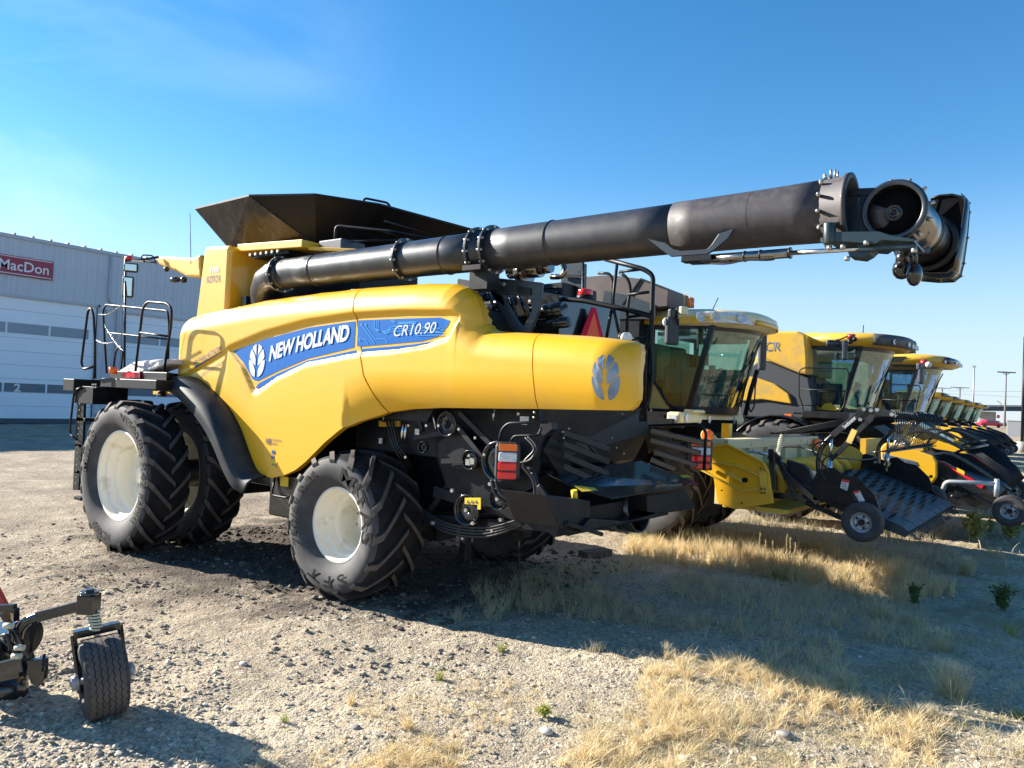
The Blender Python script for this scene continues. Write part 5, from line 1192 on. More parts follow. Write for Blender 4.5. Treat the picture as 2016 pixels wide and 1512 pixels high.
# wind guard arms + roller
def arm(Y,dy,name='wind_guard_arm'):
    m=MB()
    o=V((0,dy,0))
    def A(p):
        q=at(*p,Y=10.55);return V((q.x,Y,q.z))
    m.tube(bez([A((1612,935)),A((1611,908)),A((1616,885)),A((1628,868)),A((1640,857))],6),.035,8);m.bar(A((1638,858)),A((1704,806)),.05,.075)
    m.tube(bez([A((1630,955)),A((1630,925)),A((1636,905)),A((1650,892))],6),.03,8);m.bar(A((1648,894)),A((1722,815)),.045,.06)
    m.prism([A(p) for p in((1700,803),(1712,801),(1730,804),(1762,812),(1762,822),(1720,818),(1716,830),(1692,827),(1690,815))],(0,.05,0))
    a=m.build(name,BLKG,HB,bevel=.004)
    m=MB();m.cyl(A((1637,858)),A((1634,908)),.022);m.cyl(A((1634,905)),A((1632,945)),.034);m.build('guard_cylinder',STEEL,a)
    m=MB()
    for p in((1702,806),(1716,808),(1728,807),(1695,826),(1605,930),(1757,816)):
        q=A(p);m.cyl(q-V((0,.05,0)),q+V((0,.02,0)),.024,n=12)
    m.build('arm_pin',STEEL,a)
    m=MB();m.bar(A((1672,872))-V((0,.03,0)),A((1684,846))-V((0,.03,0)),.03,.07);m.bar(A((1636,930)),A((1630,940)),.06,.08);m.build('yellow_spacer_block',YELP,a)
    return a
a1=arm(10.55,0);arm(14.25,0)
m=MB();A0=at(1661,842,Y=10.50);A1=at(1681,824,Y=10.50);d=(A1-A0);L=d.length;d.normalize();u=V((-d.z,0,d.x))
text_on(m,'Swathmaster',lambda a,b:A0+d*a+u*(b-.02)+V((0,-.0,0)),L*1.15,.05,0,.01);m.build('arm_lettering',SIGNW,a1)
m=MB();m.tube(bez([at(1632,930,Y=10.4),at(1612,902,Y=10.4),at(1600,885,Y=10.4),at(1610,872,Y=10.4),at(1635,868,Y=10.4)]),.012);m.tube(bez([at(1640,895,Y=10.4),at(1622,905,Y=10.4),at(1618,930,Y=10.4),at(1625,945,Y=10.4)]),.012)
m.tube(bez([at(1540,880,Y=10.8),at(1580,882,Y=10.8),at(1640,900,Y=10.7),at(1700,905,Y=11.5),at(1730,900,Y=12)]),.01);m.build('hydraulic_hoses',HOSE,HB)
m=MB();RXc,RZ=-1.93,2.31;m.cyl((RXc,10.62,RZ),(RXc,14.75,RZ-.02),.036);ro=m.build('guard_roller',STEEL,HB)
m=MB();P=[(RXc+.05*math.cos(t*.9),10.65+t*.0205,RZ+.05*math.sin(t*.9)-.02*t/200) for t in range(0,200)]
m.tube(P,.012,5);m.build('roller_spiral',BLK,ro)
m=MB()
for i in range(27):
    y=10.7+i*.152
    m.tube([(-3.45,y,1.98),(-2.6,y,2.20),(RXc,y,RZ-.02)],.008,5)
m.tube([(-3.45,10.6,1.98),(-3.45,14.7,1.97)],.014)
m.build('guard_rods',BLK,HB)
m=MB()
for i in range(24):
    y=10.8+i*.165
    m.tube(rnd([(RXc,y,RZ-.03),(RXc+.03,y,2.05),(RXc-.05,y,1.84),(RXc-.3,y,1.80)],.12,3),.007,5)
for k in range(3):m.tube([(RXc-.03-.1*k,10.8,1.83-.01*k),(RXc-.03-.1*k,14.6,1.83-.01*k)],.006,5)
for k in range(34):
    y=10.8+k*.11;m.tube([(RXc-.02,y,1.84),(RXc-.30,y+.11,1.80)],.005,4);m.tube([(RXc-.02,y+.11,1.84),(RXc-.30,y,1.80)],.005,4)
m.build('guard_tines',BLKG,HB)
m=MB();m.bar(at(1541,850,Y=11.2),at(1532,905,Y=11.2),.04,.04);m.tube([(at(1541,852,Y=11.2).lerp(at(1532,890,Y=11.2),t/40)+V((.035*math.cos(t*1.5),.035*math.sin(t*1.5),0))) for t in range(41)],.008,5);m.build('lift_spring',SPG,HB)
m=MB();m.tube([at(1437,882,Y=10.8),at(1514,897,Y=10.8)],.012);m.tube([at(1480,887,Y=10.8),at(1512,895,Y=10.8)],.022);m.build('silver_strut',STEEL,HB)
# --- header of C and D: smooth shield + dark pickup
def header2(T,Yn,dx,shield,yel):
    SP=[(1733,882),(1742,872),(1765,872),(1803,886),(1838,898),(1845,910),(1845,940),(1835,952),(1822,950),(1735,912)]
    P=[at(a,b,Y=15.6) for a,b in SP]
    m=MB();m.prism([V((p.x+dx,Yn,p.z)) for p in P],(0,.06,0));s=m.build('end_shield',shield,T,bevel=.03)
    m=MB();m.prism([V((p.x+dx,Yn+4.7,p.z)) for p in P],(0,.06,0));m.build('far_end_shield',shield,T,bevel=.03)
    x0=P[0].x+dx
    m=MB();m.box(x0-.35,x0-.25,Yn,Yn+4.7,.9,1.85);m.box(x0-.35,x0+.5,Yn+.05,Yn+4.65,.88,.95);m.build('back_wall',yel,T)
    m=MB();m.cyl((x0+.2,Yn+.05,1.35),(x0+.2,Yn+4.65,1.35),.22);m.build('auger_drum',BLKD,T)
    X1=P[5].x+dx
    pl=[V((X1-.8,0,1.62)),V((X1+.1,0,1.52)),V((X1+.75,0,1.18)),V((X1+.95,0,.92)),V((X1+.75,0,.72)),V((X1-.5,0,.85))]
    for y in(Yn+.1,Yn+4.5):
        m=MB();m.prism([p+V((0,y,0)) for p in pl],(0,.05,0));q=m.build('pickup_side_plate',BLKG,T,bevel=.01)
        m=MB();m.prism([p+V((0,y-.006,0)) for p in (V((X1-.0,0,1.545)),V((X1+.1,0,1.50)),V((X1+.72,0,1.16)),V((X1+.68,0,1.10)))],(0,-.01,0));m.build('red_edge_stripe',RRED,q)
        m=MB();m.prism([p+V((0,y-.018,0)) for p in (V((X1+.3,0,1.44)),V((X1+.42,0,1.38)),V((X1+.42,0,1.31)),V((X1+.3,0,1.37)))],(0,-.004,0));m.build('yellow_sticker',STK,q)
        m=MB();m.cyl((X1-.1,y-.05,.95),(X1-.1,y-.05,1.52),.03);m.bar((X1-.7,y-.04,1.55),(X1-.2,y-.04,.95),.04,.05);m.bar((X1-.6,y-.05,1.58),(X1+.9,y-.05,.80),.04,.04);m.build('pickup_strut',BLK,q)
        m=MB()
        for i in range(9):m.sph((X1-.5+random.random()*1.2,y-.02,.85+random.random()*.5),.015,6)
        m.build('plate_bolts',BOLT,q)
    m=MB();m.prism([V((X1-.6,Yn+.2,1.3)),V((X1+.85,Yn+.2,.95)),V((X1+.8,Yn+.2,.85)),V((X1-.6,Yn+.2,1.1))],(0,4.3,0));m.build('pickup_belt',BELT,T)
    for y in(Yn+.3,Yn+4.3):
        m=MB();m.tube(bez([(X1-.7,y,1.5),(X1-.75,y,1.8),(X1-.3,y,2.05),(X1+.4,y,1.75)],5),.03);m.tube(bez([(X1-.3,y,1.5),(X1+.2,y,1.65),(X1+1.1,y,1.1)],5),.03);m.build('wind_guard_arm',BLKG,T)
    m=MB();m.cyl((X1+.4,Yn+.3,1.76),(X1+.4,Yn+4.3,1.76),.03)
    for i in range(24):m.tube([(X1+.4,Yn+.4+i*.165,1.76),(X1+.95,Yn+.4+i*.165,1.35),(X1+1.1,Yn+.4+i*.165,1.1)],.008,4)
    m.build('guard_rods',BLK,T)
    m=MB();m.tube(rnd([(X1+.1,Yn+.0,1.0),(X1+.15,Yn-.05,1.18),(X1+.9,Yn-.05,1.22)],.08),.04);m.cyl((X1+.92,Yn-.05,1.0),(X1+.92,Yn-.05,1.3),.04);m.build('wheel_arm',GREYR,T)
    gwheel(T,X1+1.12,Yn-.05,.78,.26,.22);gwheel(T,X1+.9,Yn+4.75,.78,.26,.22,simple=True)
    return s,P
HC_=thing('pickup_header','black pickup header with smooth yellow end shield bearing a faded stripe, on the third combine','pickup header',(-2.5,18,0),'pickup headers')
s,P=header2(HC_,15.6,0,YEL,YELD)
m=MB();m.prism([at(a,b,Y=15.59) for a,b in((1737,893),(1802,908),(1806,916),(1737,903))],(0,-.004,0));st_=m.build('faded_stripe_decal',SILG,s)
m=MB();p0=at(1742,900,Y=15.58);p1=at(1800,915,Y=15.58);d=p1-p0;L=d.length;d.normalize();u=V((-d.z,0,d.x))
text_on(m,'NEW HOLLAND',lambda a,b:p0+d*a+u*b,L,.055,0,.01);m.build('stripe_lettering',INK,st_)
m=MB();p=at(1833,938,Y=15.58);m.cyl(p,p-V((0,.02,0)),.03);m.build('shield_latch',BLK,s)
HD=thing('pickup_header','dark pickup header on the fourth combine, mostly behind the third header','pickup header',(-1.8,23.3,0),'pickup headers')
header2(HD,20.9,-.5,YELD,YEL)
for i,(x,y,l) in enumerate(((-6.0,46.0,'distant pickup header on the fifth combine'),(-6.2,52.3,'distant pickup header on the sixth combine'),(-6.35,59.5,'distant pickup header on the seventh combine'),(-6.45,66.5,'distant pickup header on the eighth combine'))):
    T=thing('pickup_header',l+', dark with a yellow cover','pickup header',(x+1,y,0),'pickup headers')
    m=MB();m.prism([(x+.2,y-2.4,.9),(x+.2,y-2.4,1.9),(x+1.0,y-2.4,1.7),(x+2.6,y-2.4,.8),(x+2.4,y-2.4,.6)],(0,.08,0));m.prism([(x+.2,y+2.4,.9),(x+.2,y+2.4,1.9),(x+1.0,y+2.4,1.7),(x+2.6,y+2.4,.8),(x+2.4,y+2.4,.6)],(0,.08,0));m.box(x+.1,x+.2,y-2.4,y+2.4,.8,1.8);m.build('header_body',BLK,T)
    m=MB();m.prism([(x+.1,y-2.6,1.75),(x+.1,y-2.6,2.0),(x+.9,y-2.6,1.9),(x+1.3,y-2.6,1.5),(x+1.1,y-2.6,1.3),(x+.7,y-2.6,1.7)],(0,.2,0));m.build('drive_cover',YEL,T,bevel=.03)
    m=MB()
    for k in range(14):m.tube([(x+.7,y-2.2+k*.34,1.9),(x+1.8,y-2.2+k*.34,1.5),(x+2.3,y-2.2+k*.34,1.0)],.02,4)
    m.tube([(x+.7,y-2.3,1.9),(x+.7,y+2.3,1.9)],.05);m.build('guard_rods',BLK,T)
    for s_ in(-1,1):gwheel(T,x+2.3,y+s_*2.5,.4,.33,.25,simple=True)
# ------------------------------------------------------------ building
BX=-48.65
BU=thing('workshop_building','long grey steel-sided workshop with white overhead doors and a maroon dealer sign at left','building',(BX-10,22,0))
m=MB();Y0,Y1=2.0,62.0
doors=[(-.0+8.0,22.05,7.05),(23.7,35.5,6.85),(38,48,6.85)]
# siding pieces round the doors
for a,b in((Y0,8.0),(22.05,23.7),(35.5,38),(48,Y1)):m.box(BX-.3,BX,a,b,0,7.05)
for a,b,h in doors[1:]:m.box(BX-.3,BX,a,b,h,7.05)
m.box(BX-.3,BX,Y0,Y1,7.05,10.25);m.box(BX-20,BX-.3,Y0,Y0+.3,0,10.2)
wall=m.build('wall',SIDING,BU)
m=MB();y=Y0
while y<Y1:
    lo=7.05 if any(a-.05<y<b+.05 for a,b,h in doors) else .3
    for q in(0,):m.prism([(BX,y,lo),(BX+.045,y+.04,lo),(BX+.045,y+.10,lo),(BX,y+.14,lo)],(0,0,10.2-lo))
    y+=.62
y=Y0+.31
while y<Y1:
    lo=7.05 if any(a-.05<y<b+.05 for a,b,h in doors) else .3
    m.prism([(BX,y,lo),(BX+.02,y+.03,lo),(BX+.02,y+.06,lo),(BX,y+.09,lo)],(0,0,10.2-lo));y+=.62
m.build('siding_ribs',SIDING,wall)
m=MB();m.box(BX-.35,BX+.10,Y0,Y1,10.22,10.42);m.box(BX-20,BX-.3,Y0,Y1,10.3,10.45)
y=Y0
while y<Y1:m.box(BX-.3,BX+.13,y,y+.12,10.42,10.52);y+=.95
m.build('roof_edge_trim',TRIMG,BU)
for i,(a,b,h) in enumerate(doors):
    m=MB();m.box(BX-.22,BX-.12,a,b,0,h-.15);d=m.build('overhead_door',DOORW,BU)
    m=MB();
    for z in np.arange(.72,h-.2,.78):m.box(BX-.125,BX-.112,a,b,z-.012,z+.012)
    m.build('door_panel_seam',TRIMG,d)
    m=MB();m.box(BX-.3,BX+.05,a-.12,a,0,h);m.box(BX-.3,BX+.05,b,b+.12,0,h);m.box(BX-.3,BX+.05,a-.12,b+.12,h-.15,h);m.build('door_frame',TRIMG,d)
    y=b-.35
    while y-2.0>a:
        for z0,z1 in((4.87,5.46),(1.52,2.02)):
            m=MB();m.box(BX-.115,BX-.10,y-2.2,y-.06,z0,z1);m.build('window_pane',WGLL if z0>4 else WGLS,d)
        y-=2.25
    if i==0:
        for nm,yy in(('2',17.75),):
            m=MB();text_on(m,nm,lambda p,q:(BX-.09,yy+p,1.56+q),.34,.42,0,.03);m.build('door_number',WHT,d)
m=MB();m.box(BX+.02,BX+.16,12.5,19.33,8.12,9.22);sg=m.build('dealer_sign',SIGNR,BU,bevel=.01)
m=MB();m.box(BX+.16,BX+.18,12.6,19.25,8.18,8.22);m.box(BX+.16,BX+.18,12.6,19.25,9.13,9.17);m.build('sign_border',SIGNW,sg)
m=MB();text_on(m,'MacDon',lambda p,q:(BX+.185,16.55+p,8.40+q),2.55,.56,0,.012);m.build('sign_lettering',SIGNW,sg)
m=MB();m.tube(rnd([(BX+.15,22.6,10.2),(BX+.15,22.6,7.4),(BX+.15,23.2,7.0),(BX+.15,23.2,.2)],.2),.06);m.build('downspout',TRIMG,BU)
m=MB();m.box(BX+.0,BX+.25,22.5,22.8,6.6,6.8);m.build('wall_lamp',TRIMG,BU)
m=MB();m.box(BX-.1,BX+.06,Y0,8.0,0,.35);m.box(BX-.1,BX+.06,22.17,23.58,0,.35);m.build('foundation',CONC,BU)
m=MB();m.add([(BX-.2,Y0-6,.012),(BX-.2,Y1,.012),(BX+5.5,Y1,.012),(BX+5.5,Y0-6,.012)],[(0,1,2,3)]);tag(m.build('asphalt_apron',APRN),kind='structure')  # thin dark sheet along the foot of the wall
# ------------------------------------------------------------ far things on the right
def atd(px,py,d):
    r=RT*(px-1008)/FPX-UP*(py-756)/FPX+FW;return V(np.array([0,0,H])+r*d)
def gz(x,y):
    t=min(max((y-50)/160,0),1);return 1.5*t*t*(3-2*t)
def pole(px,py,d,label,kind='utility'):
    top=atd(px,py,d);g=gz(top.x,top.y);T=thing('utility_pole' if kind=='utility' else 'light_pole',label,'pole',(top.x,top.y,g))
    m=MB();m.tube([(top.x,top.y,g-.3),(top.x,top.y,top.z)],[.24*d/180,.15*d/180],8);m.build('shaft',WOODP if kind=='utility' else GALV,T)
    r=V(R0)
    if kind=='utility':
        w=18*d/1500;m=MB();z=top.z-.25;c=V((top.x,top.y,z));m.bar(c-r*w,c+r*w,.3,.3);m.bar(c-r*w*.5,c-V((0,0,.035*d/1500*150)),.12,.12);m.bar(c+r*w*.5,c-V((0,0,.035*d/1500*150)),.12,.12);ca=m.build('crossarm',WOODP,T)
        for s in(-.95,-.35,.95):
            m=MB();m.cyl(c+r*w*s,c+r*w*s+V((0,0,.45)),.10,n=6);m.build('insulator',GALV,ca)
    else:
        m=MB();c=V((top.x,top.y,top.z));m.box(c.x-.4,c.x+.4,c.y-.4,c.y+.4,c.z-.1,c.z+.3);m.build('lamp_head',GALV,T)
    return T
P1=pole(1981,731,190,'tall wooden utility pole with a crossarm near the right edge')
P2=pole(1890,762,330,'smaller distant utility pole with crossarm behind the cabs')
pole(1918,722,200,'slim steel floodlight pole between the two wooden utility poles','light')
pole(1855,763,420,'farthest tiny utility pole peeping out above the distant cabs')
T=thing('lamp_post','dark slim post with a white base at the extreme right edge','post',tuple(atd(2013,858,60)))
m=MB();a=atd(2013,850,60);m.cyl((a.x,a.y,0),(a.x,a.y,atd(2013,662,60).z),.12,n=8);m.build('shaft',BLK,T)
m=MB();m.cyl((a.x,a.y,-.1),(a.x,a.y,.9),.4,n=12);m.build('concrete_base',CONC,T)
# overhead wires
m=MB()
w0=atd(1865,775,330);w1=atd(2040,783,190)
for k in range(2):m.tube([w0+V((0,0,k*1.2)),w1+V((0,0,k*1.5))],.03,4)
tag(m.build('power_lines',BLK),'thin overhead power lines between the wooden poles','wire')
# overpass
BRD=thing('overpass_bridge','long dark overpass girder on pale piers at the far right horizon','bridge',tuple(V((atd(1975,830,240).x,atd(1975,830,240).y,1.5))))
a=atd(1900,804,240);b=atd(2140,806,240);m=MB();m.bar(a,b,9,1.45);m.build('girder',BRIDG,BRD)
m=MB();up=V((0,0,.95));m.bar(a+up,b+up,9.2,.35);m.build('deck_edge',CONC,BRD)
for px in(1945,2030):
    c=atd(px,806,240);m=MB();m.box(c.x-2,c.x+2,c.y-2.4,c.y+2.4,1.2,c.z-.7);m.build('pier',CONC,BRD)
for px,pt_ in((1936,792),(1971,789)):
    q=atd(px,806,240);t=atd(px,pt_,240);m=MB();m.tube(bez([(q.x,q.y,q.z),(t.x,t.y,t.z-1),tuple(V(t)-V(R0)*1.5+V((0,0,.0)))]),.12,6);m.build('road_lamp',GALV,BRD)
def simple(name,label,cat,px,py,d,w,h,dp,mt,extra=None):
    c=atd(px,py,d);g=gz(c.x,c.y);T=thing(name,label,cat,(c.x,c.y,g));r=V(R0);f=V(F0)
    return T,c,g,r,f
def car(px,d,col,label):
    T,c,g,r,f=simple('parked_car',label,'car',px,830,d,0,0,0,None)
    m=MB();prof=[(-2.2,.35),(-2.2,.85),(-1.5,.95),(-.9,1.45),(.8,1.45),(1.5,.95),(2.2,.85),(2.2,.35)]
    m.prism([V((c.x,c.y,g))+r*a+V((0,0,b)) for a,b in prof],f*1.7);m.build('body',col,T,bevel=.08)
    m=MB();m.prism([V((c.x,c.y,g))-f*.01+r*a+V((0,0,b)) for a,b in((-1.3,.98),(-.85,1.36),(.75,1.36),(1.3,.98))],-f*.02);m.build('window',WGLS,T)
    for s in(-1.35,1.35):
        m=MB();q=V((c.x,c.y,g+.34))+r*s-f*.03;m.cyl(q,q+f*.2,.34,n=14);m.build('wheel',RUB,T)
car(1953,150,RRED,'small red car parked beneath the distant overpass')
car(1960,200,WHT,'white vehicle standing behind the small red car beneath the overpass')
car(1990,210,GALV,'silver vehicle farthest right beneath the distant overpass')
T,c,g,r,f=simple('stop_sign','small red stop sign on a thin post in front of the overpass','sign',1965,818,200,0,0,0,None)
c=atd(1965,820,200);m=MB();m.cyl((c.x,c.y,gz(c.x,c.y)-.2),(c.x,c.y,c.z),.05,n=6);m.build('post',GALV,T)
m=MB();P=[c-f*.08+r*(.5*math.cos(math.pi/8+k*math.pi/4))+V((0,0,.5*math.sin(math.pi/8+k*math.pi/4))) for k in range(8)];m.prism(P,f*.04);sgn=m.build('sign_face',RRED,T)
m=MB();text_on(m,'STOP',lambda a,b:c-f*.10+r*(a-.35)+V((0,0,b-.12)),.7,.24,0,.02);m.build('sign_lettering',WHT,sgn)
T,c,g,r,f=simple('utility_cabinet','pale grey utility cabinet standing on the dry verge at far right','cabinet',2003,832,100,0,0,0,None)
m=MB();m.box(c.x-1.1,c.x+1.1,c.y-.8,c.y+.8,g-.1,g+2.0);m.build('cabinet_body',GALV,T,bevel=.05);m=MB();m.box(c.x-1.15,c.x+1.15,c.y-.85,c.y+.85,g+2.0,g+2.1);m.build('cabinet_lid',CONC,T)
# ------------------------------------------------------------ foreground implement, lower left
IM=thing('tillage_implement','black and red implement with a small gauge wheel on a spring fork, lower left','farm implement',(-6.3,2.7,0))
D=5.25
def q(px,py,d=D):return atd(px,py,d)
R_=V(RT);U_=V(UP);F_=V(FW)
m=MB();m.bar(q(160,1192),q(75,1214),.06,.07);m.tube(bez([q(80,1212),q(55,1222),q(40,1238),q(33,1262)],6),.036,8);ar=m.build('support_arm',BLKG,IM,bevel=.006)
c=q(175,1188);rbox(c,.115,.13,.115,-F_,BLKG,'pivot_block',IM,.008)
m=MB();m.cyl(c+V((0,0,.06)),c+V((.0,0,.085)),.06,n=16);m.cyl(c+V((0,0,.08)),c+V((0,0,.10)),.03,n=8);m.build('pivot_cap',BLKG,IM)
a=q(183,1203);b=q(190,1238);ax=(b-a);m=MB();u=R_;w=F_
P=[a+ax*(t/60)+u*(.036*math.cos(t*.62))+w*(.036*math.sin(t*.62)) for t in range(61)];m.tube(P,.0085,6);m.build('coil_spring',SPG,IM)
m=MB();m.cyl(a,b,.02);m.build('spring_rod',BLK,IM)
L0=q(144,1250);L1=q(236,1230,5.42);ax=(L1-L0).normalized();dn=ax.cross(F_).normalized();dn=dn if dn.z<0 else -dn
m=MB();m.bar(L0,L1,.07,.05,U_);m.bar(L0,q(160,1364),.02,.05,F_);m.bar(L1,q(250,1343,5.42),.02,.05,F_);fk=m.build('wheel_fork',BLKG,IM,bevel=.004)
wc=q(203,1331);R=.262;W=.275
m=MB();hw=W/2;m.lathe([(R*.5,-hw*.8),(R*.55,-hw*.97),(R*.78,-hw*1.0),(R*.92,-hw*.93),(R-.012,-hw*.78),(R-.008,0),(R-.012,hw*.78),(R*.92,hw*.93),(R*.78,hw),(R*.55,hw*.97),(R*.5,hw*.8)],wc,ax,56);gt=m.build('gauge_tyre',RUB,IM)
m=MB();u=V((0,0,1));w=ax.cross(u).normalized();u=w.cross(ax)
n=64
for rb in range(6):
    c0=-hw*.80+(rb+.5)*hw*1.60/6
    P=[]
    for k in range(n+1):
        a=2*math.pi*k/n;zg=.006*(1 if k%2 else -1)
        for s in(-1,1):
            rr=R+.001;P.append(wc+(u*math.cos(a)+w*math.sin(a))*rr+ax*(c0+zg+s*(hw*.8/6-.003)))
    m.add(P,[(2*k,2*k+1,2*k+3,2*k+2) for k in range(n)])
m.build('tread_ribs',LUGM,gt,solid=.012)
m=MB();m.cyl(wc-ax*.20,wc+ax*.20,.02);m.cyl(wc-ax*.19,wc-ax*.15,.05);m.cyl(wc+ax*.15,wc+ax*.19,.05);m.lathe([(R*.5,-hw*.7),(0,-hw*.5)],wc,ax,24);m.lathe([(R*.5,hw*.7),(0,hw*.5)],wc,ax,24);m.build('hub',GALV,IM)
m=MB();m.bar(q(-60,1332,5.3),q(56,1303,5.2),.12,.10);m.bar(q(-60,1345,5.28),q(50,1322,5.2),.11,.05);m.build('frame_beam',BLKG,IM,bevel=.006)
m=MB();m.prism([q(x,y,5.15) for x,y in((54,1300),(88,1298),(86,1340),(72,1354),(60,1345),(52,1325))],F_*.05);m.bar(q(86,1300,5.15),q(86,1338,5.3),.02,.1);m.build('corner_plate',BLKG,IM,bevel=.005)
m=MB();m.bar(q(5,1206,5.2),q(57,1296,5.2),.035,.035);m.bar(q(-20,1200,5.3),q(30,1198,5.3),.05,.06);m.bar(q(30,1196,5.3),q(30,1222,5.3),.05,.04);m.build('diagonal_brace',BLKG,IM,bevel=.004)
m=MB();m.bar(q(70,1220,5.25),q(62,1255,5.25),.02,.025);m.bar(q(62,1255,5.25),q(58,1290,5.25),.014,.02);m.build('lever',BLK,IM)
m=MB();m.prism([q(x,y,5.6) for x,y in((-30,1130),(-12,1145),(14,1195),(16,1222),(-30,1205))],F_*.04);m.build('red_frame_panel',REDP,IM,bevel=.01)
m=MB();m.cyl(q(12,1330,5.6),q(12,1388,5.5),.14,n=28);m.cyl(q(-20,1240,5.6),q(-20,1300,5.6),.2,n=28);m.build('black_canister',BLKG,IM)
m=MB();p=q(48,1255,5.6);m.lathe([(0,-.02),(.14,-.01),(.145,.01),(0,.02)],p,(1,.3,0),32);m.build('cutting_disc',BLKD,IM)
m=MB();m.tube(bez([q(-10,1240,5.3),q(8,1262,5.2),q(25,1275,5.2),q(32,1295,5.2)]),.012);m.tube(bez([q(-10,1260,5.2),q(12,1250,5.15),q(20,1280,5.15)]),.01);m.build('hydraulic_hoses',HOSE,IM)
m=MB()
for x,y in((30,1275),(24,1292),(8,1232)):
    p=q(x,y,5.12);m.cyl(p,p+R_*.06,.02,n=8)
m.build('hose_fittings',SPG,IM)
# ------------------------------------------------------------ ground
def vnoise(x,y,s,seed):
    r=np.random.default_rng(seed);G=r.random((256,256));x=x*s+37.3;y=y*s+91.7
    xi=np.floor(x).astype(int);yi=np.floor(y).astype(int);fx=x-xi;fy=y-yi;fx=fx*fx*(3-2*fx);fy=fy*fy*(3-2*fy)
    g=lambda a,b:G[a%256,b%256]
    return (g(xi,yi)*(1-fx)+g(xi+1,yi)*fx)*(1-fy)+(g(xi,yi+1)*(1-fx)+g(xi+1,yi+1)*fx)*fy
def gh(x,y):
    x=np.asarray(x,float);y=np.asarray(y,float)
    t=np.clip((y-50)/160,0,1);far=1.5*t*t*(3-2*t)
    h=.06*(vnoise(x,y,.35,1)-.5)+.05*(vnoise(x,y,1.1,2)-.5)+.035*(vnoise(x,y,3.3,3)-.5)+.022*(vnoise(x,y,9,4)-.5)+.012*(vnoise(x,y,23,5)-.5)
    # clods: rough mud patches
    cl=np.clip((vnoise(x,y,1.0,6)-.52)*5,0,1)
    h+=cl*.035*np.abs(vnoise(x,y,16,7)-.5)*2
    # tyre ruts in the churned mud, running away from camera
    d=(x*.6+y*.8);l=(x*.8-y*.6)
    return h-.02+far
def axis(lo,hi,a,b,fine,grow=1.09):
    v=list(np.arange(a,b,fine));s=fine;x=b
    while x<hi:v.append(x);s*=grow;x+=s
    v.append(hi);s=fine;x=a-fine;L=[]
    while x>lo:L.append(x);s*=grow;x-=s
    L.append(lo);return np.array(L[::-1]+v)
gx=axis(-900,900,-12.,2.2,.04,1.07);gy=axis(-300,1600,1.0,13.0,.04,1.07)
XX,YY=np.meshgrid(gx,gy,indexing='ij');Z_=gh(XX,YY)
def grid_mesh(name,XX,YY,ZZ_,mt):
    nx,ny=XX.shape;vs=np.stack([XX,YY,ZZ_],-1).reshape(-1,3);i=np.arange(nx*ny).reshape(nx,ny)
    q_=np.stack([i[:-1,:-1],i[1:,:-1],i[1:,1:],i[:-1,1:]],-1).reshape(-1,4)
    return quick(name,vs,q_,mt,True)
def quick(name,vs,fs,mt,smooth=False):
    me=bpy.data.meshes.new(name);n=len(vs);k=fs.shape[1];m_=len(fs)
    me.vertices.add(n);me.vertices.foreach_set('co',np.ascontiguousarray(vs,dtype=np.float32).ravel())
    me.loops.add(m_*k);me.loops.foreach_set('vertex_index',np.ascontiguousarray(fs,dtype=np.int32).ravel())
    me.polygons.add(m_);me.polygons.foreach_set('loop_start',np.arange(0,m_*k,k,dtype=np.int32))
    if hasattr(me.polygons[0],'loop_total'):
        try:me.polygons.foreach_set('loop_total',np.full(m_,k,dtype=np.int32))
        except Exception:pass
    me.polygons.foreach_set('use_smooth',np.full(m_,smooth));me.update(calc_edges=True);me.validate()
    me.materials.append(mt);o=bpy.data.objects.new(name,me);COL.objects.link(o);return o
GM=bpy.data.materials.new('gravel_and_dry_soil');GM.use_nodes=True;nt=GM.node_tree;N=nt.nodes;L=nt.links;b=N['Principled BSDF'];b.inputs['Roughness'].default_value=.95;b.inputs['Specular IOR Level'].default_value=.15
tc=N.new('ShaderNodeTexCoord')
def nz(s,d=6,r=.6):
    n=N.new('ShaderNodeTexNoise');n.inputs['Scale'].default_value=s;n.inputs['Detail'].default_value=d;n.inputs['Roughness'].default_value=r;L.new(tc.outputs['Object'],n.inputs[0]);return n.outputs['Fac']
def mrng(i,a,b_,c=0,d=1):
    n=N.new('ShaderNodeMapRange');n.inputs[1].default_value=a;n.inputs[2].default_value=b_;n.inputs[3].default_value=c;n.inputs[4].default_value=d;L.new(i,n.inputs[0]);return n.outputs[0]
def mixc(f,a,b_):
    n=N.new('ShaderNodeMix');n.data_type='RGBA';L.new(f,n.inputs[0])
    for s,v in((6,a),(7,b_)):
        if isinstance(v,tuple):n.inputs[s].default_value=(*v,1)
        else:L.new(v,n.inputs[s])
    return n.outputs[2]
def vor(s,rand=1.):
    n=N.new('ShaderNodeTexVoronoi');n.inputs['Scale'].default_value=s;L.new(tc.outputs['Object'],n.inputs[0]);return n
base=mixc(mrng(nz(.55,4),.42,.6),(.42,.345,.245),(.62,.52,.36))
base=mixc(mrng(nz(2.2,6),.5,.68),base,(.20,.16,.12))
v1=vor(26);v2=vor(60)
pc=N.new('ShaderNodeSeparateColor');L.new(v1.outputs['Color'],pc.inputs[0])
peb=mixc(pc.outputs[0],(.27,.23,.175),(.58,.50,.38))
mask=mrng(pc.outputs[1],.5,.62)
base=mixc(mask,base,peb)
pc2=N.new('ShaderNodeSeparateColor');L.new(v2.outputs['Color'],pc2.inputs[0])
base=mixc(mrng(pc2.outputs[1],.6,.8,0,.8),base,mixc(pc2.outputs[0],(.22,.185,.14),(.60,.52,.39)))
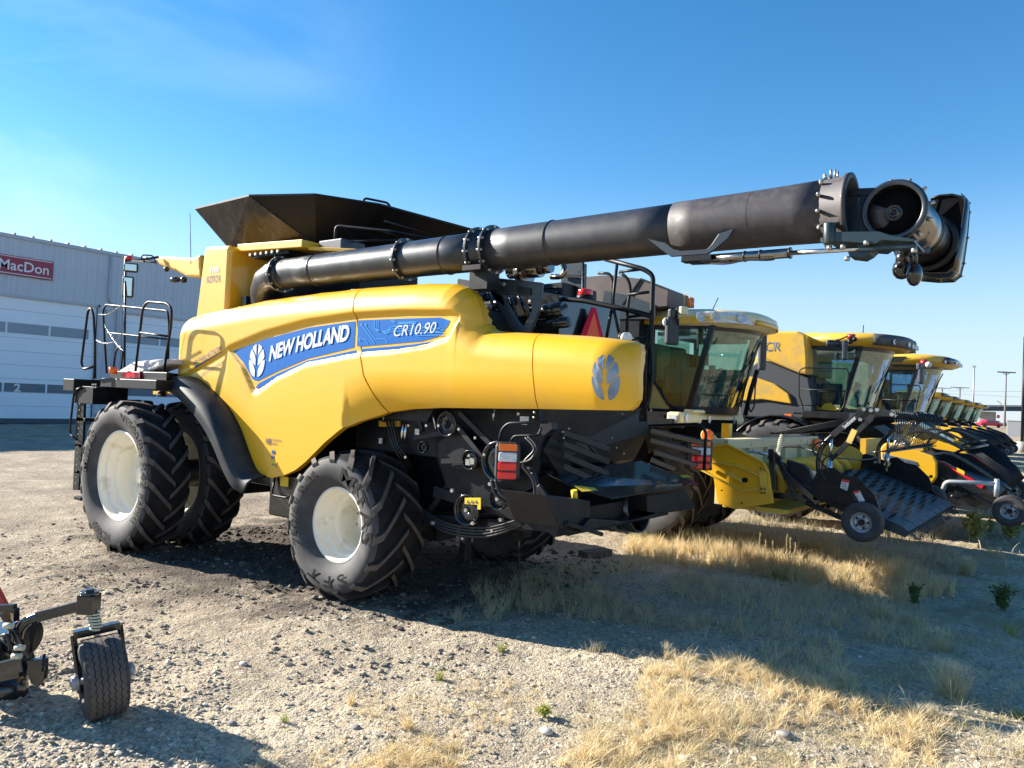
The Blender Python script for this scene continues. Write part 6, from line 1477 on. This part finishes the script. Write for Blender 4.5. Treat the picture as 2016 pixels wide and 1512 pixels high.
# churned dark mud between and behind the wheels
sx=N.new('ShaderNodeSeparateXYZ');L.new(tc.outputs['Object'],sx.inputs[0])
def mth(op,a,b_=None):
    n=N.new('ShaderNodeMath');n.operation=op
    for i,v in enumerate((a,b_)):
        if v is None:continue
        if isinstance(v,(int,float)):n.inputs[i].default_value=v
        else:L.new(v,n.inputs[i])
    return n.outputs[0]
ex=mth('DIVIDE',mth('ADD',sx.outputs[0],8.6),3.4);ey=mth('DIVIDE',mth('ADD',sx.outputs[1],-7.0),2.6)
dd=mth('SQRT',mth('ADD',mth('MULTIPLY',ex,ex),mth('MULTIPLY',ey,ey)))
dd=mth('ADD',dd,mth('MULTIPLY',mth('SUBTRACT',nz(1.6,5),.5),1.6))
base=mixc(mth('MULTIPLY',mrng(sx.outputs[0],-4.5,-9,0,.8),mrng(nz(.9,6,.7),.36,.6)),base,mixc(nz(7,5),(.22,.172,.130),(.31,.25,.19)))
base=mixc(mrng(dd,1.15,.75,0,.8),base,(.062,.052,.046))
# dry straw colour where the grass stands
gxm=mrng(sx.outputs[0],-3.5,-1.5);
far=mrng(sx.outputs[1],14,30)
base=mixc(mth('MULTIPLY',mrng(nz(1.3,5),.45,.6),mth('MAXIMUM',mth('MULTIPLY',gxm,.75),far)),base,(.36,.285,.15))
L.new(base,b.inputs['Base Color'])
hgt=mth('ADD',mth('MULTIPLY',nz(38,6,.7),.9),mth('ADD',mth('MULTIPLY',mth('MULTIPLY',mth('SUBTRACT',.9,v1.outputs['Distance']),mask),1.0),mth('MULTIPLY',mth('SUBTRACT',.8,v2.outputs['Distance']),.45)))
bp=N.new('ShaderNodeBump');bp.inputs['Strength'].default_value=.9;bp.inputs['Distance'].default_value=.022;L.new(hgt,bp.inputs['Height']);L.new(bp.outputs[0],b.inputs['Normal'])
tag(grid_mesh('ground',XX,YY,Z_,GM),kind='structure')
# ------------------------------------------------------------ pebbles
ico=np.array([(0,0,1),(.894,0,.447),(.276,.851,.447),(-.724,.526,.447),(-.724,-.526,.447),(.276,-.851,.447),(.724,.526,-.447),(-.276,.851,-.447),(-.894,0,-.447),(-.276,-.851,-.447),(.724,-.526,-.447),(0,0,-1)])
icf=np.array([(0,1,2),(0,2,3),(0,3,4),(0,4,5),(0,5,1),(1,6,2),(2,7,3),(3,8,4),(4,9,5),(5,10,1),(6,7,2),(7,8,3),(8,9,4),(9,10,5),(10,6,1),(11,7,6),(11,8,7),(11,9,8),(11,10,9),(11,6,10)])
def scatter_px(n,x0,x1,y0,y1,seed):
    r=np.random.default_rng(seed);px=r.uniform(x0,x1,n);py=r.uniform(y0,y1,n)
    d=RT[None]*((px-1008)/FPX)[:,None]-UP[None]*((py-756)/FPX)[:,None]+FW[None]
    k=-H/d[:,2];return (d[:,0]*k,d[:,1]*k)
def scatter_w(n,x0,x1,y0,y1,seed):
    r=np.random.default_rng(seed);return r.uniform(x0,x1,n),r.uniform(y0,y1,n)
def stones(name,X,Y,smin,smax,seed,mt,pw=3):
    r=np.random.default_rng(seed);n=len(X);s=smin+(smax-smin)*r.random(n)**pw
    vs=ico[None]*(1+.28*(r.random((n,12,1))-.5)*2)
    sc=np.stack([r.uniform(.7,1.4,n),r.uniform(.7,1.3,n),r.uniform(.4,.8,n)],-1)*s[:,None]
    vs=vs*sc[:,None,:];a=r.uniform(0,6.28,n);ca,sa=np.cos(a)[:,None],np.sin(a)[:,None]
    x=vs[:,:,0]*ca-vs[:,:,1]*sa;y=vs[:,:,0]*sa+vs[:,:,1]*ca
    P=np.stack([x+X[:,None],y+Y[:,None],vs[:,:,2]+(gh(X,Y)+s*.15)[:,None]],-1).reshape(-1,3)
    F=(icf[None]+12*np.arange(n)[:,None,None]).reshape(-1,3);return quick(name,P,F,mt)
X,Y=scatter_px(15000,-60,2080,1060,1530,11)
ok=(vnoise(X,Y,.8,21)+.35*np.random.default_rng(2).random(len(X)))>.62
def stone_mat(name,cols):
    m=bpy.data.materials.new(name);m.use_nodes=True;nt=m.node_tree;b=nt.nodes['Principled BSDF'];b.inputs['Roughness'].default_value=.9
    g=nt.nodes.new('ShaderNodeNewGeometry');r=nt.nodes.new('ShaderNodeValToRGB');nt.links.new(g.outputs['Random Per Island'],r.inputs[0]);nt.links.new(r.outputs[0],b.inputs['Base Color'])
    cr=r.color_ramp
    for i,(p,c) in enumerate(cols):
        e=cr.elements[i] if i<2 else cr.elements.new(p)
        e.position=p;e.color=(*c,1)
    return m
PM=stone_mat('pebble_mix',[(0,(.22,.19,.16)),(.35,(.38,.33,.26)),(.7,(.48,.41,.31)),(1,(.62,.56,.46))])
tag(stones('gravel_pebbles',X[ok],Y[ok],.004,.022,5,PM,5),kind='stuff')
X,Y=scatter_px(2600,-60,450,1250,1530,12);tag(stones('gravel_pebbles',X,Y,.007,.024,6,PM,2.5),kind='stuff')
X,Y=scatter_w(2600,-11,-5,5.4,10,13);CLM=mat('dark_mud',(.055,.045,.04),.9,col2=(.10,.085,.07),nscale=8,namt=.7)
tag(stones('mud_clods',X,Y,.012,.05,8,CLM,3),kind='stuff')
X,Y=scatter_px(2600,-40,1000,1020,1330,14);k=vnoise(X,Y,1.2,41)>.5;BRN=mat('brown_soil_lump',(.24,.195,.15),.95,col2=(.34,.285,.22),nscale=9,namt=.7)
tag(stones('mud_clods',X[k],Y[k],.008,.035,15,BRN,3),kind='stuff')
def rock(px,py,s,mt,label,sq=.6):
    p=at(px,py,z=0);r=np.random.default_rng(px);vs=ico*(1+.2*(r.random((12,1))-.5)*2)*np.array([1.3,1,sq])*s
    z=float(gh(p.x,p.y));m=MB();m.add([(a+p.x,b+p.y,c+z+s*.25) for a,b,c in vs],[tuple(f) for f in icf],True);o=m.build('rock',mt,None,sub=1);tag(o,label,'rock','larger loose stones')
rock(1075,1428,.052,STONEW,'white flat stone lying alone on the pale soil, lower centre')
rock(1545,1452,.062,STONE,'buff stone among dry grass, lower right')
rock(700,1418,.045,STONE,'grey stone near small dry tufts, lower centre-left')
rock(1640,1225+20,.05,STONE,'grey stone in the shaded grass')
rock(458,1413,.04,STONE,'small grey stone on gravel left of the tufts')
rock(1190,1505,.05,STONE,'stone at the very bottom edge, centre')
rock(480,1300,.04,STONEW,'small pale stone on sunlit gravel between rear tyre and gauge wheel')
rock(1350,1490,.05,STONEW,'pale stone half hidden at bottom, right of centre')
rock(1985,1305,.05,STONE,'dull stone at the right edge in shade')
# ------------------------------------------------------------ grass
def clump(X,Y,cell,seed,tight=.9):
    r=np.random.default_rng(seed+900);i=np.floor(X/cell).astype(int);j=np.floor(Y/cell).astype(int);q=np.random.default_rng(77).random((97,89,3))
    k=q[i%97,j%89];cx=(i+k[:,0])*cell;cy=(j+k[:,1])*cell;u=r.uniform(.1,tight,len(X));keep=r.random(len(X))<(.25+.75*k[:,2]);hs=.45+.75*k[:,2]
    return (X+(cx-X)*u)[keep],(Y+(cy-Y)*u)[keep],hs[keep]
def blades(X,Y,hmin,hmax,seed,w=.0028,lean=.35,curl=.35,cell=.14):
    hs=1.
    if cell:X,Y,hs=clump(X,Y,cell,seed)
    r=np.random.default_rng(seed);n=len(X);h=r.uniform(hmin,hmax,n)*hs;a=r.uniform(0,6.28,n);ln=r.uniform(0,lean,n)*h;cu=r.uniform(0,curl,n)*h
    b=r.uniform(0,3.14,n);wx,wy=np.cos(b)*w,np.sin(b)*w;z0=gh(X,Y)-.01
    P=np.zeros((n,8,3))
    for k,t in enumerate((0,.4,.75,1.0)):
        cx=X+np.cos(a)*(ln*t+cu*t*t*t);cy=Y+np.sin(a)*(ln*t+cu*t*t*t);cz=z0+h*(t-.25*curl*t*t)
        f=(1,.85,.55,.12)[k]
        P[:,2*k]=np.stack([cx-wx*f,cy-wy*f,cz],-1);P[:,2*k+1]=np.stack([cx+wx*f,cy+wy*f,cz],-1)
    P=P.reshape(-1,3);q_=np.array([(0,1,3,2),(2,3,5,4),(4,5,7,6)]);F=(q_[None]+8*np.arange(n)[:,None,None]).reshape(-1,4);return P,F
def heads(X,Y,h,seed,k=14,L=.045):
    "feathery seed heads: k awns per head"
    r=np.random.default_rng(seed);n=len(X);z0=gh(X,Y)+h;P=np.zeros((n,k,3,3))
    for j in range(k):
        a=r.uniform(0,6.28,n);e=r.uniform(.2,1.3,n);l=L*r.uniform(.6,1.2,n);zz=z0-r.uniform(0,.04,n)
        dx,dy,dz=np.cos(a)*np.cos(e)*l,np.sin(a)*np.cos(e)*l,np.sin(e)*l
        P[:,j,0]=np.stack([X-.0009,Y,zz],-1);P[:,j,1]=np.stack([X+.0009,Y,zz],-1);P[:,j,2]=np.stack([X+dx,Y+dy,zz+dz],-1)
    P=P.reshape(-1,3);F=np.arange(len(P)).reshape(-1,3);return P,F
def gmat(name,cols,tr=.35):
    m=stone_mat(name,cols);nt=m.node_tree;b=nt.nodes['Principled BSDF'];o=nt.nodes['Material Output'];t=nt.nodes.new('ShaderNodeBsdfTranslucent');r=[n for n in nt.nodes if n.type=='VALTORGB'][0]
    nt.links.new(r.outputs[0],t.inputs[0]);x=nt.nodes.new('ShaderNodeMixShader');x.inputs[0].default_value=tr;nt.links.new(b.outputs[0],x.inputs[1]);nt.links.new(t.outputs[0],x.inputs[2]);nt.links.new(x.outputs[0],o.inputs[0]);return m
GOLD=gmat('golden_dry_grass',[(0,(.66,.52,.28)),(.4,(.80,.65,.38)),(.8,(.86,.73,.47)),(1,(.62,.45,.22))])
STRAW=gmat('straw_grass',[(0,(.45,.37,.22)),(.4,(.58,.49,.31)),(.8,(.70,.61,.41)),(1,(.36,.38,.18))])
GRN=gmat('green_grass',[(0,(.20,.26,.05)),(.5,(.33,.36,.08)),(1,(.45,.42,.14))])
AWN=gmat('pale_seed_awns',[(0,(.65,.56,.38)),(1,(.75,.68,.5))],.5)
WEED=gmat('weed_leaf',[(0,(.05,.09,.025)),(.5,(.09,.14,.04)),(1,(.16,.20,.06))],.3)
WEEDY=gmat('yellowish_weed_leaf',[(0,(.26,.31,.09)),(.5,(.42,.43,.15)),(1,(.52,.48,.2))],.4)
def inpoly_px(n,poly,seed,noise=0,ns=1.5,th=.5):
    "sample ground positions inside a surveyed patch outline"
    G=[at(a,b,z=0) for a,b in poly];xs=[p.x for p in G];ys=[p.y for p in G]
    r=np.random.default_rng(seed);X=r.uniform(min(xs),max(xs),n*3);Y=r.uniform(min(ys),max(ys),n*3)
    c=np.zeros(len(X),bool);j=len(G)-1
    for i in range(len(G)):
        yi,yj,xi,xj=ys[i],ys[j],xs[i],xs[j]
        with np.errstate(divide='ignore',invalid='ignore'):
            hit=((yi>Y)!=(yj>Y))&(X<(xj-xi)*(Y-yi)/(yj-yi+1e-12)+xi)
        c^=hit;j=i
    if noise:c&=(vnoise(X,Y,ns,seed+50)+.25*(r.random(len(X))-.5))>th
    X,Y=X[c],Y[c];return X[:n],Y[:n]
def gstuff(name,parts,mt):
    P=[];F=[];o=0
    for p,f in parts:P.append(p);F.append(f+o);o+=len(p)
    return tag(quick(name,np.concatenate(P),np.concatenate(F),mt),kind='stuff')
stripA=[(1225,1075),(1260,1062),(1500,1062),(1700,1090),(1800,1120),(1880,1165),(1790,1185),(1600,1150),(1400,1120),(1250,1105)]
midS=[(930,1160),(1130,1120),(1250,1105),(1500,1140),(1800,1170),(1830,1230),(1800,1340),(1600,1340),(1400,1300),(1330,1230),(1100,1215),(960,1230)]
frontB=[(1180,1440),(1290,1310),(1400,1300),(1600,1330),(1800,1350),(1860,1420),(1850,1540),(1120,1540),(1080,1490)]
frontC=[(560,1540),(640,1450),(780,1400),(1000,1440),(1150,1490),(1180,1540)]
under=[(1230,1062),(1400,1010),(1700,1010),(1840,1020),(1900,1060),(1900,1130),(1700,1090),(1500,1062)]
parts=[]
X,Y=inpoly_px(36000,stripA,1,1,1.8,.30);parts.append(blades(X,Y,.08,.26,1,.0032))
X,Y=inpoly_px(20000,frontB,2,1,1.9,.46);parts.append(blades(X,Y,.05,.20,2,.0022,.7,.8))
X,Y=inpoly_px(9000,frontC,3,1,2.2,.47);parts.append(blades(X,Y,.04,.13,3,.0020,.9,.9))
X,Y=scatter_px(30000,480,2060,1290,1530,34);k=(vnoise(X,Y,1.5,34)*.6+vnoise(X,Y,5,35)*.4)>.60;parts.append(blades(X[k],Y[k],.03,.11,34,.0018,.9,.9,.12))
gstuff('golden_dry_grass',parts,GOLD)
parts=[]
X,Y=inpoly_px(20000,midS,4,1,1.6,.42);parts.append(blades(X,Y,.06,.24,4,.0024,.5,.5))
X,Y=inpoly_px(12000,under,5,1,1.2,.38);parts.append(blades(X,Y,.08,.24,5,.0032,.4,.4))
X,Y=inpoly_px(5000,stripA,6,1,1.4,.40);parts.append(blades(X,Y,.2,.36,6,.0026,.3,.3))
X,Y=inpoly_px(5000,frontB,7,1,2.4,.50);parts.append(blades(X,Y,.05,.16,7,.002,.8,.9))
X,Y=scatter_w(9000,-4,14,14,45,8);k=vnoise(X,Y,.5,8)>.45;parts.append(blades(X[k],Y[k],.1,.35,8,.009,.5,.5))
X,Y=scatter_w(9000,-2,30,30,140,9);k=vnoise(X,Y,.2,9)>.4;parts.append(blades(X[k],Y[k],.15,.5,9,.03,.5,.5))
X,Y=scatter_px(260,200,1250,1330,1512,10);parts.append(blades(X,Y,.03,.09,10,.0018,.7,.8))
X,Y=scatter_px(16000,1150,2060,1060,1530,33);k=(vnoise(X,Y,1.1,33)>.50);parts.append(blades(X[k],Y[k],.04,.16,33,.002,.8,.8,.2))
X,Y=scatter_px(9000,500,2060,1080,1530,31);k=(vnoise(X,Y,1.3,31)>.42);parts.append(blades(X[k],Y[k],.006,.018,31,.0018,7,3,0))
X,Y=inpoly_px(6000,frontB,32);parts.append(blades(X,Y,.01,.03,32,.0018,5,3,0))
gstuff('straw_grass',parts,STRAW)
def tuft(px,py,n,h0,h1,rad,mt,label,hd=0,w=.0024,grp='single grass tufts'):
    p=at(px,py,z=0);r=np.random.default_rng(px*7+py);a=r.uniform(0,6.28,n);q_=rad*np.sqrt(r.random(n));X=p.x+np.cos(a)*q_;Y=p.y+np.sin(a)*q_
    P,F=blades(X,Y,h0,h1,px,w,.55,.45,0);o=quick('grass_tuft',P,F,mt);tag(o,label,'grass tuft',grp)
    if hd:
        X=X[:hd]+r.uniform(-.05,.05,min(hd,n));Y=Y[:hd]+r.uniform(-.05,.05,min(hd,n));P,F=heads(X,Y,h1*.8,px);c=quick('seed_heads',P,F,AWN);c.parent=o
    return o
tuft(1903,1128,260,.18,.32,.10,STRAW,'pale feathery grass tuft alone in sun at right edge of the shadow',50)
tuft(1872,1372,300,.18,.34,.11,STRAW,'tall wispy grey tuft at lower right in the shadow edge',50)
tuft(1850,1270,160,.12,.26,.10,STRAW,'wispy tuft above the tallest lower right tuft',30)
tuft(1735,1215,220,.15,.32,.12,STRAW,'dry brown tuft standing across the shadow line, right of centre',20)
tuft(1800,1225,120,.1,.22,.08,STRAW,'short dull tuft just right of the brown one on the shadow line')
tuft(1960,1095,150,.12,.24,.12,STRAW,'grey tuft in the band of shade at right')
tuft(865,1328,60,.05,.13,.03,GRN,'tiny green-yellow tuft on the gravel, lower centre-left')
tuft(692,1375,60,.05,.14,.025,GOLD,'small golden tuft on bare soil left of the other tufts')
tuft(803,1425,90,.06,.16,.03,GOLD,'larger golden tuft on bare soil, bottom centre-left')
tuft(562,1410,30,.04,.09,.025,GRN,'little sparse tuft left of the golden tufts')
tuft(987,1275,60,.05,.13,.03,GRN,'green-yellow tuft right at the near edge of the big shadow',4)
tuft(1180,1280,40,.06,.15,.03,STRAW,'bent straw sprig at the shadow edge, centre')
tuft(1312,1295,50,.06,.17,.03,STRAW,'fan-headed straw sprig at the shadow edge, right of centre',10)
tuft(1540,1135,300,.10,.28,.22,GRN,'greenish patch within the sunlit golden strip')
tuft(1055,1195,160,.08,.26,.16,STRAW,'reddish dry tuft in deep shade behind the rear tyre')
tuft(900,1215,50,.06,.2,.06,STRAW,'thin dry tuft in deep shade near the rear tyre')
tuft(1830,1420,120,.05,.13,.06,STRAW,'spiky pale seed tuft on the sunlit lower right grass',60)
tuft(1990,1245,70,.06,.15,.07,GRN,'greenish tuft cut by the right edge in shade')
tuft(2005,1405,70,.05,.12,.05,GRN,'dark green sprig at the lower right edge')
for k,(x,y) in enumerate(((1450,1080),(1475,1078),(1500,1085),(1550,1082),(1562,1085),(1570,1080))):
    pass
m=MB()
def weed(px,py,h,n,mt,label,spread=.12,leaf=.03):
    p=at(px,py,z=0);r=random.Random(px);T=thing('weed_plant',label,'weed',(p.x,p.y,0),'leafy weeds')
    s=MB();lf=MB()
    for i in range(n):
        a=r.uniform(0,6.28);hh=h*r.uniform(.6,1);sp=r.uniform(.2,1)*spread;tip=V((p.x+math.cos(a)*sp,p.y+math.sin(a)*sp,hh));b0=V((p.x,p.y,0))
        pa=bez([b0,b0.lerp(tip,.5)+V((math.cos(a)*sp*.2,math.sin(a)*sp*.2,0)),tip],4);s.tube(pa,.003,4,smooth=False)
        for j in range(26):
            t=r.uniform(.15,1);c=b0.lerp(tip,t)+V((r.gauss(0,.012),r.gauss(0,.012),r.gauss(0,.008)));d=V((r.gauss(0,1),r.gauss(0,1),r.gauss(.2,.6))).normalized();w=d.orthogonal().normalized();l=leaf*r.uniform(.6,1.2)
            lf.add([c,c+d*l*.5+w*l*.28,c+d*l,c+d*l*.5-w*l*.28],[(0,1,2,3)])
    s.build('stems',mt,T);lf.build('leaves',mt,T)
weed(1972,1200,.34,20,WEED,'dark green bushy weed on gravel near the right edge',.14,.05)
weed(1800,1190,.26,12,WEED,'dark narrow weed at the shadow line right of the golden strip',.06,.045)
weed(1917,1062,.52,26,WEEDY,'yellow-green bush in front of the dark pickup header',.26,.10)
weed(1988,1060,.62,26,WEEDY,'tall yellow-green bush beside the gauge wheel at right edge',.32,.10)
weed(1950,1050,.4,10,WEEDY,'small pale weed between two bushier ones',.16,.05)
weed(1070,1402,.03,7,GRN,'low bright green rosette on pale soil above the white stone',.06,.035)
m=MB();r=random.Random(4)
def stalk(px,py,h,label):
    p=at(px,py,z=0);s=MB();t=V((p.x+r.uniform(-.03,.03),p.y,h));s.tube([(p.x,p.y,0),t],.003,4)
    for j in range(24):
        c=V((p.x,p.y,0)).lerp(t,.6+.4*j/24);s.sph(c+V((r.gauss(0,.008),r.gauss(0,.008),0)),.006,4)
    o=s.build('dry_stalk',STRAW,None);tag(o,label,'dry stalk','dry seeded stalks')
for i,(x,hh) in enumerate(((1443,.42),(1456,.38),(1470,.46),(1492,.44),(1505,.36),(1523,.38),(1547,.42),(1556,.4),(1562,.36),(1573,.42))):stalk(x,1105+(i%3)*5,hh,'brown seeded stalk standing at the back of the sunlit strip')
# ------------------------------------------------------------ camera, light, world
cd=bpy.data.cameras.new('camera');cam=bpy.data.objects.new('camera',cd);COL.objects.link(cam)
cd.sensor_width=36;cd.lens=FPX/2016*36;cd.clip_end=5000;cd.clip_start=.05
M=Matrix((( RT[0],UP[0],-FW[0],0),(RT[1],UP[1],-FW[1],0),(RT[2],UP[2],-FW[2],H),(0,0,0,1)))
cam.matrix_world=M;SC.camera=cam
EL=math.radians(24.5);LD=V((.960*math.cos(EL),.28*math.cos(EL),-math.sin(EL))).normalized()
sd=bpy.data.lights.new('sun','SUN');sd.energy=5.0;sd.angle=math.radians(.55);sd.color=(1,.93,.82)
so=bpy.data.objects.new('sun',sd);COL.objects.link(so);so.rotation_euler=LD.to_track_quat('-Z','Y').to_euler()
w=bpy.data.worlds.new('World');SC.world=w;w.use_nodes=True;nt=w.node_tree;N=nt.nodes;L=nt.links
bg=N['Background'];sk=N.new('ShaderNodeTexSky');sk.sky_type='NISHITA';sk.sun_disc=False;sk.sun_elevation=EL
S=-LD;sk.sun_rotation=math.atan2(S.x,S.y);sk.air_density=1.0;sk.dust_density=0.05;sk.ozone_density=1.6;sk.altitude=600
hs=N.new('ShaderNodeHueSaturation');hs.inputs['Saturation'].default_value=1.36;hs.inputs['Hue'].default_value=.498;hs.inputs['Value'].default_value=1
L.new(sk.outputs[0],hs.inputs['Color'])
# faint high cloud veils low in the sky on the sun side
tc=N.new('ShaderNodeTexCoord');mp=N.new('ShaderNodeMapping');mp.inputs['Scale'].default_value=(1.2,1.2,3.2)
nz=N.new('ShaderNodeTexNoise');nz.inputs['Scale'].default_value=2.3;nz.inputs['Detail'].default_value=5;nz.inputs['Roughness'].default_value=.5;nz.inputs['Distortion'].default_value=.5
L.new(tc.outputs['Generated'],mp.inputs[0]);L.new(mp.outputs[0],nz.inputs[0])
mr=N.new('ShaderNodeMapRange');mr.inputs[1].default_value=.48;mr.inputs[2].default_value=.72;mr.inputs[4].default_value=.2;L.new(nz.outputs['Fac'],mr.inputs[0])
dt=N.new('ShaderNodeVectorMath');dt.operation='DOT_PRODUCT';dt.inputs[1].default_value=(S.x,S.y,S.z);L.new(tc.outputs['Generated'],dt.inputs[0])
m2=N.new('ShaderNodeMapRange');m2.inputs[1].default_value=.58;m2.inputs[2].default_value=.9;L.new(dt.outputs['Value'],m2.inputs[0])
mu=N.new('ShaderNodeMath');mu.operation='MULTIPLY';L.new(mr.outputs[0],mu.inputs[0]);L.new(m2.outputs[0],mu.inputs[1])
mx=N.new('ShaderNodeMix');mx.data_type='RGBA';mx.inputs[7].default_value=(9,9.6,10,1);L.new(mu.outputs[0],mx.inputs[0]);L.new(hs.outputs[0],mx.inputs[6])
sz=N.new('ShaderNodeSeparateXYZ');L.new(tc.outputs['Generated'],sz.inputs[0])
he=N.new('ShaderNodeMapRange');he.inputs[1].default_value=.0;he.inputs[2].default_value=.30;he.inputs[3].default_value=.85;he.inputs[4].default_value=0;he.interpolation_type='SMOOTHSTEP';L.new(sz.outputs[2],he.inputs[0])
hz=N.new('ShaderNodeMix');hz.data_type='RGBA';hz.inputs[7].default_value=(3.0,3.7,4.5,1);L.new(he.outputs[0],hz.inputs[0]);L.new(mx.outputs[2],hz.inputs[6])
L.new(hz.outputs[2],bg.inputs[0]);bg.inputs[1].default_value=.080
SC.view_settings.view_transform='Standard';SC.view_settings.look='None';SC.view_settings.exposure=1.47;SC.view_settings.gamma=1
SC.render.engine='CYCLES';SC.cycles.max_bounces=6
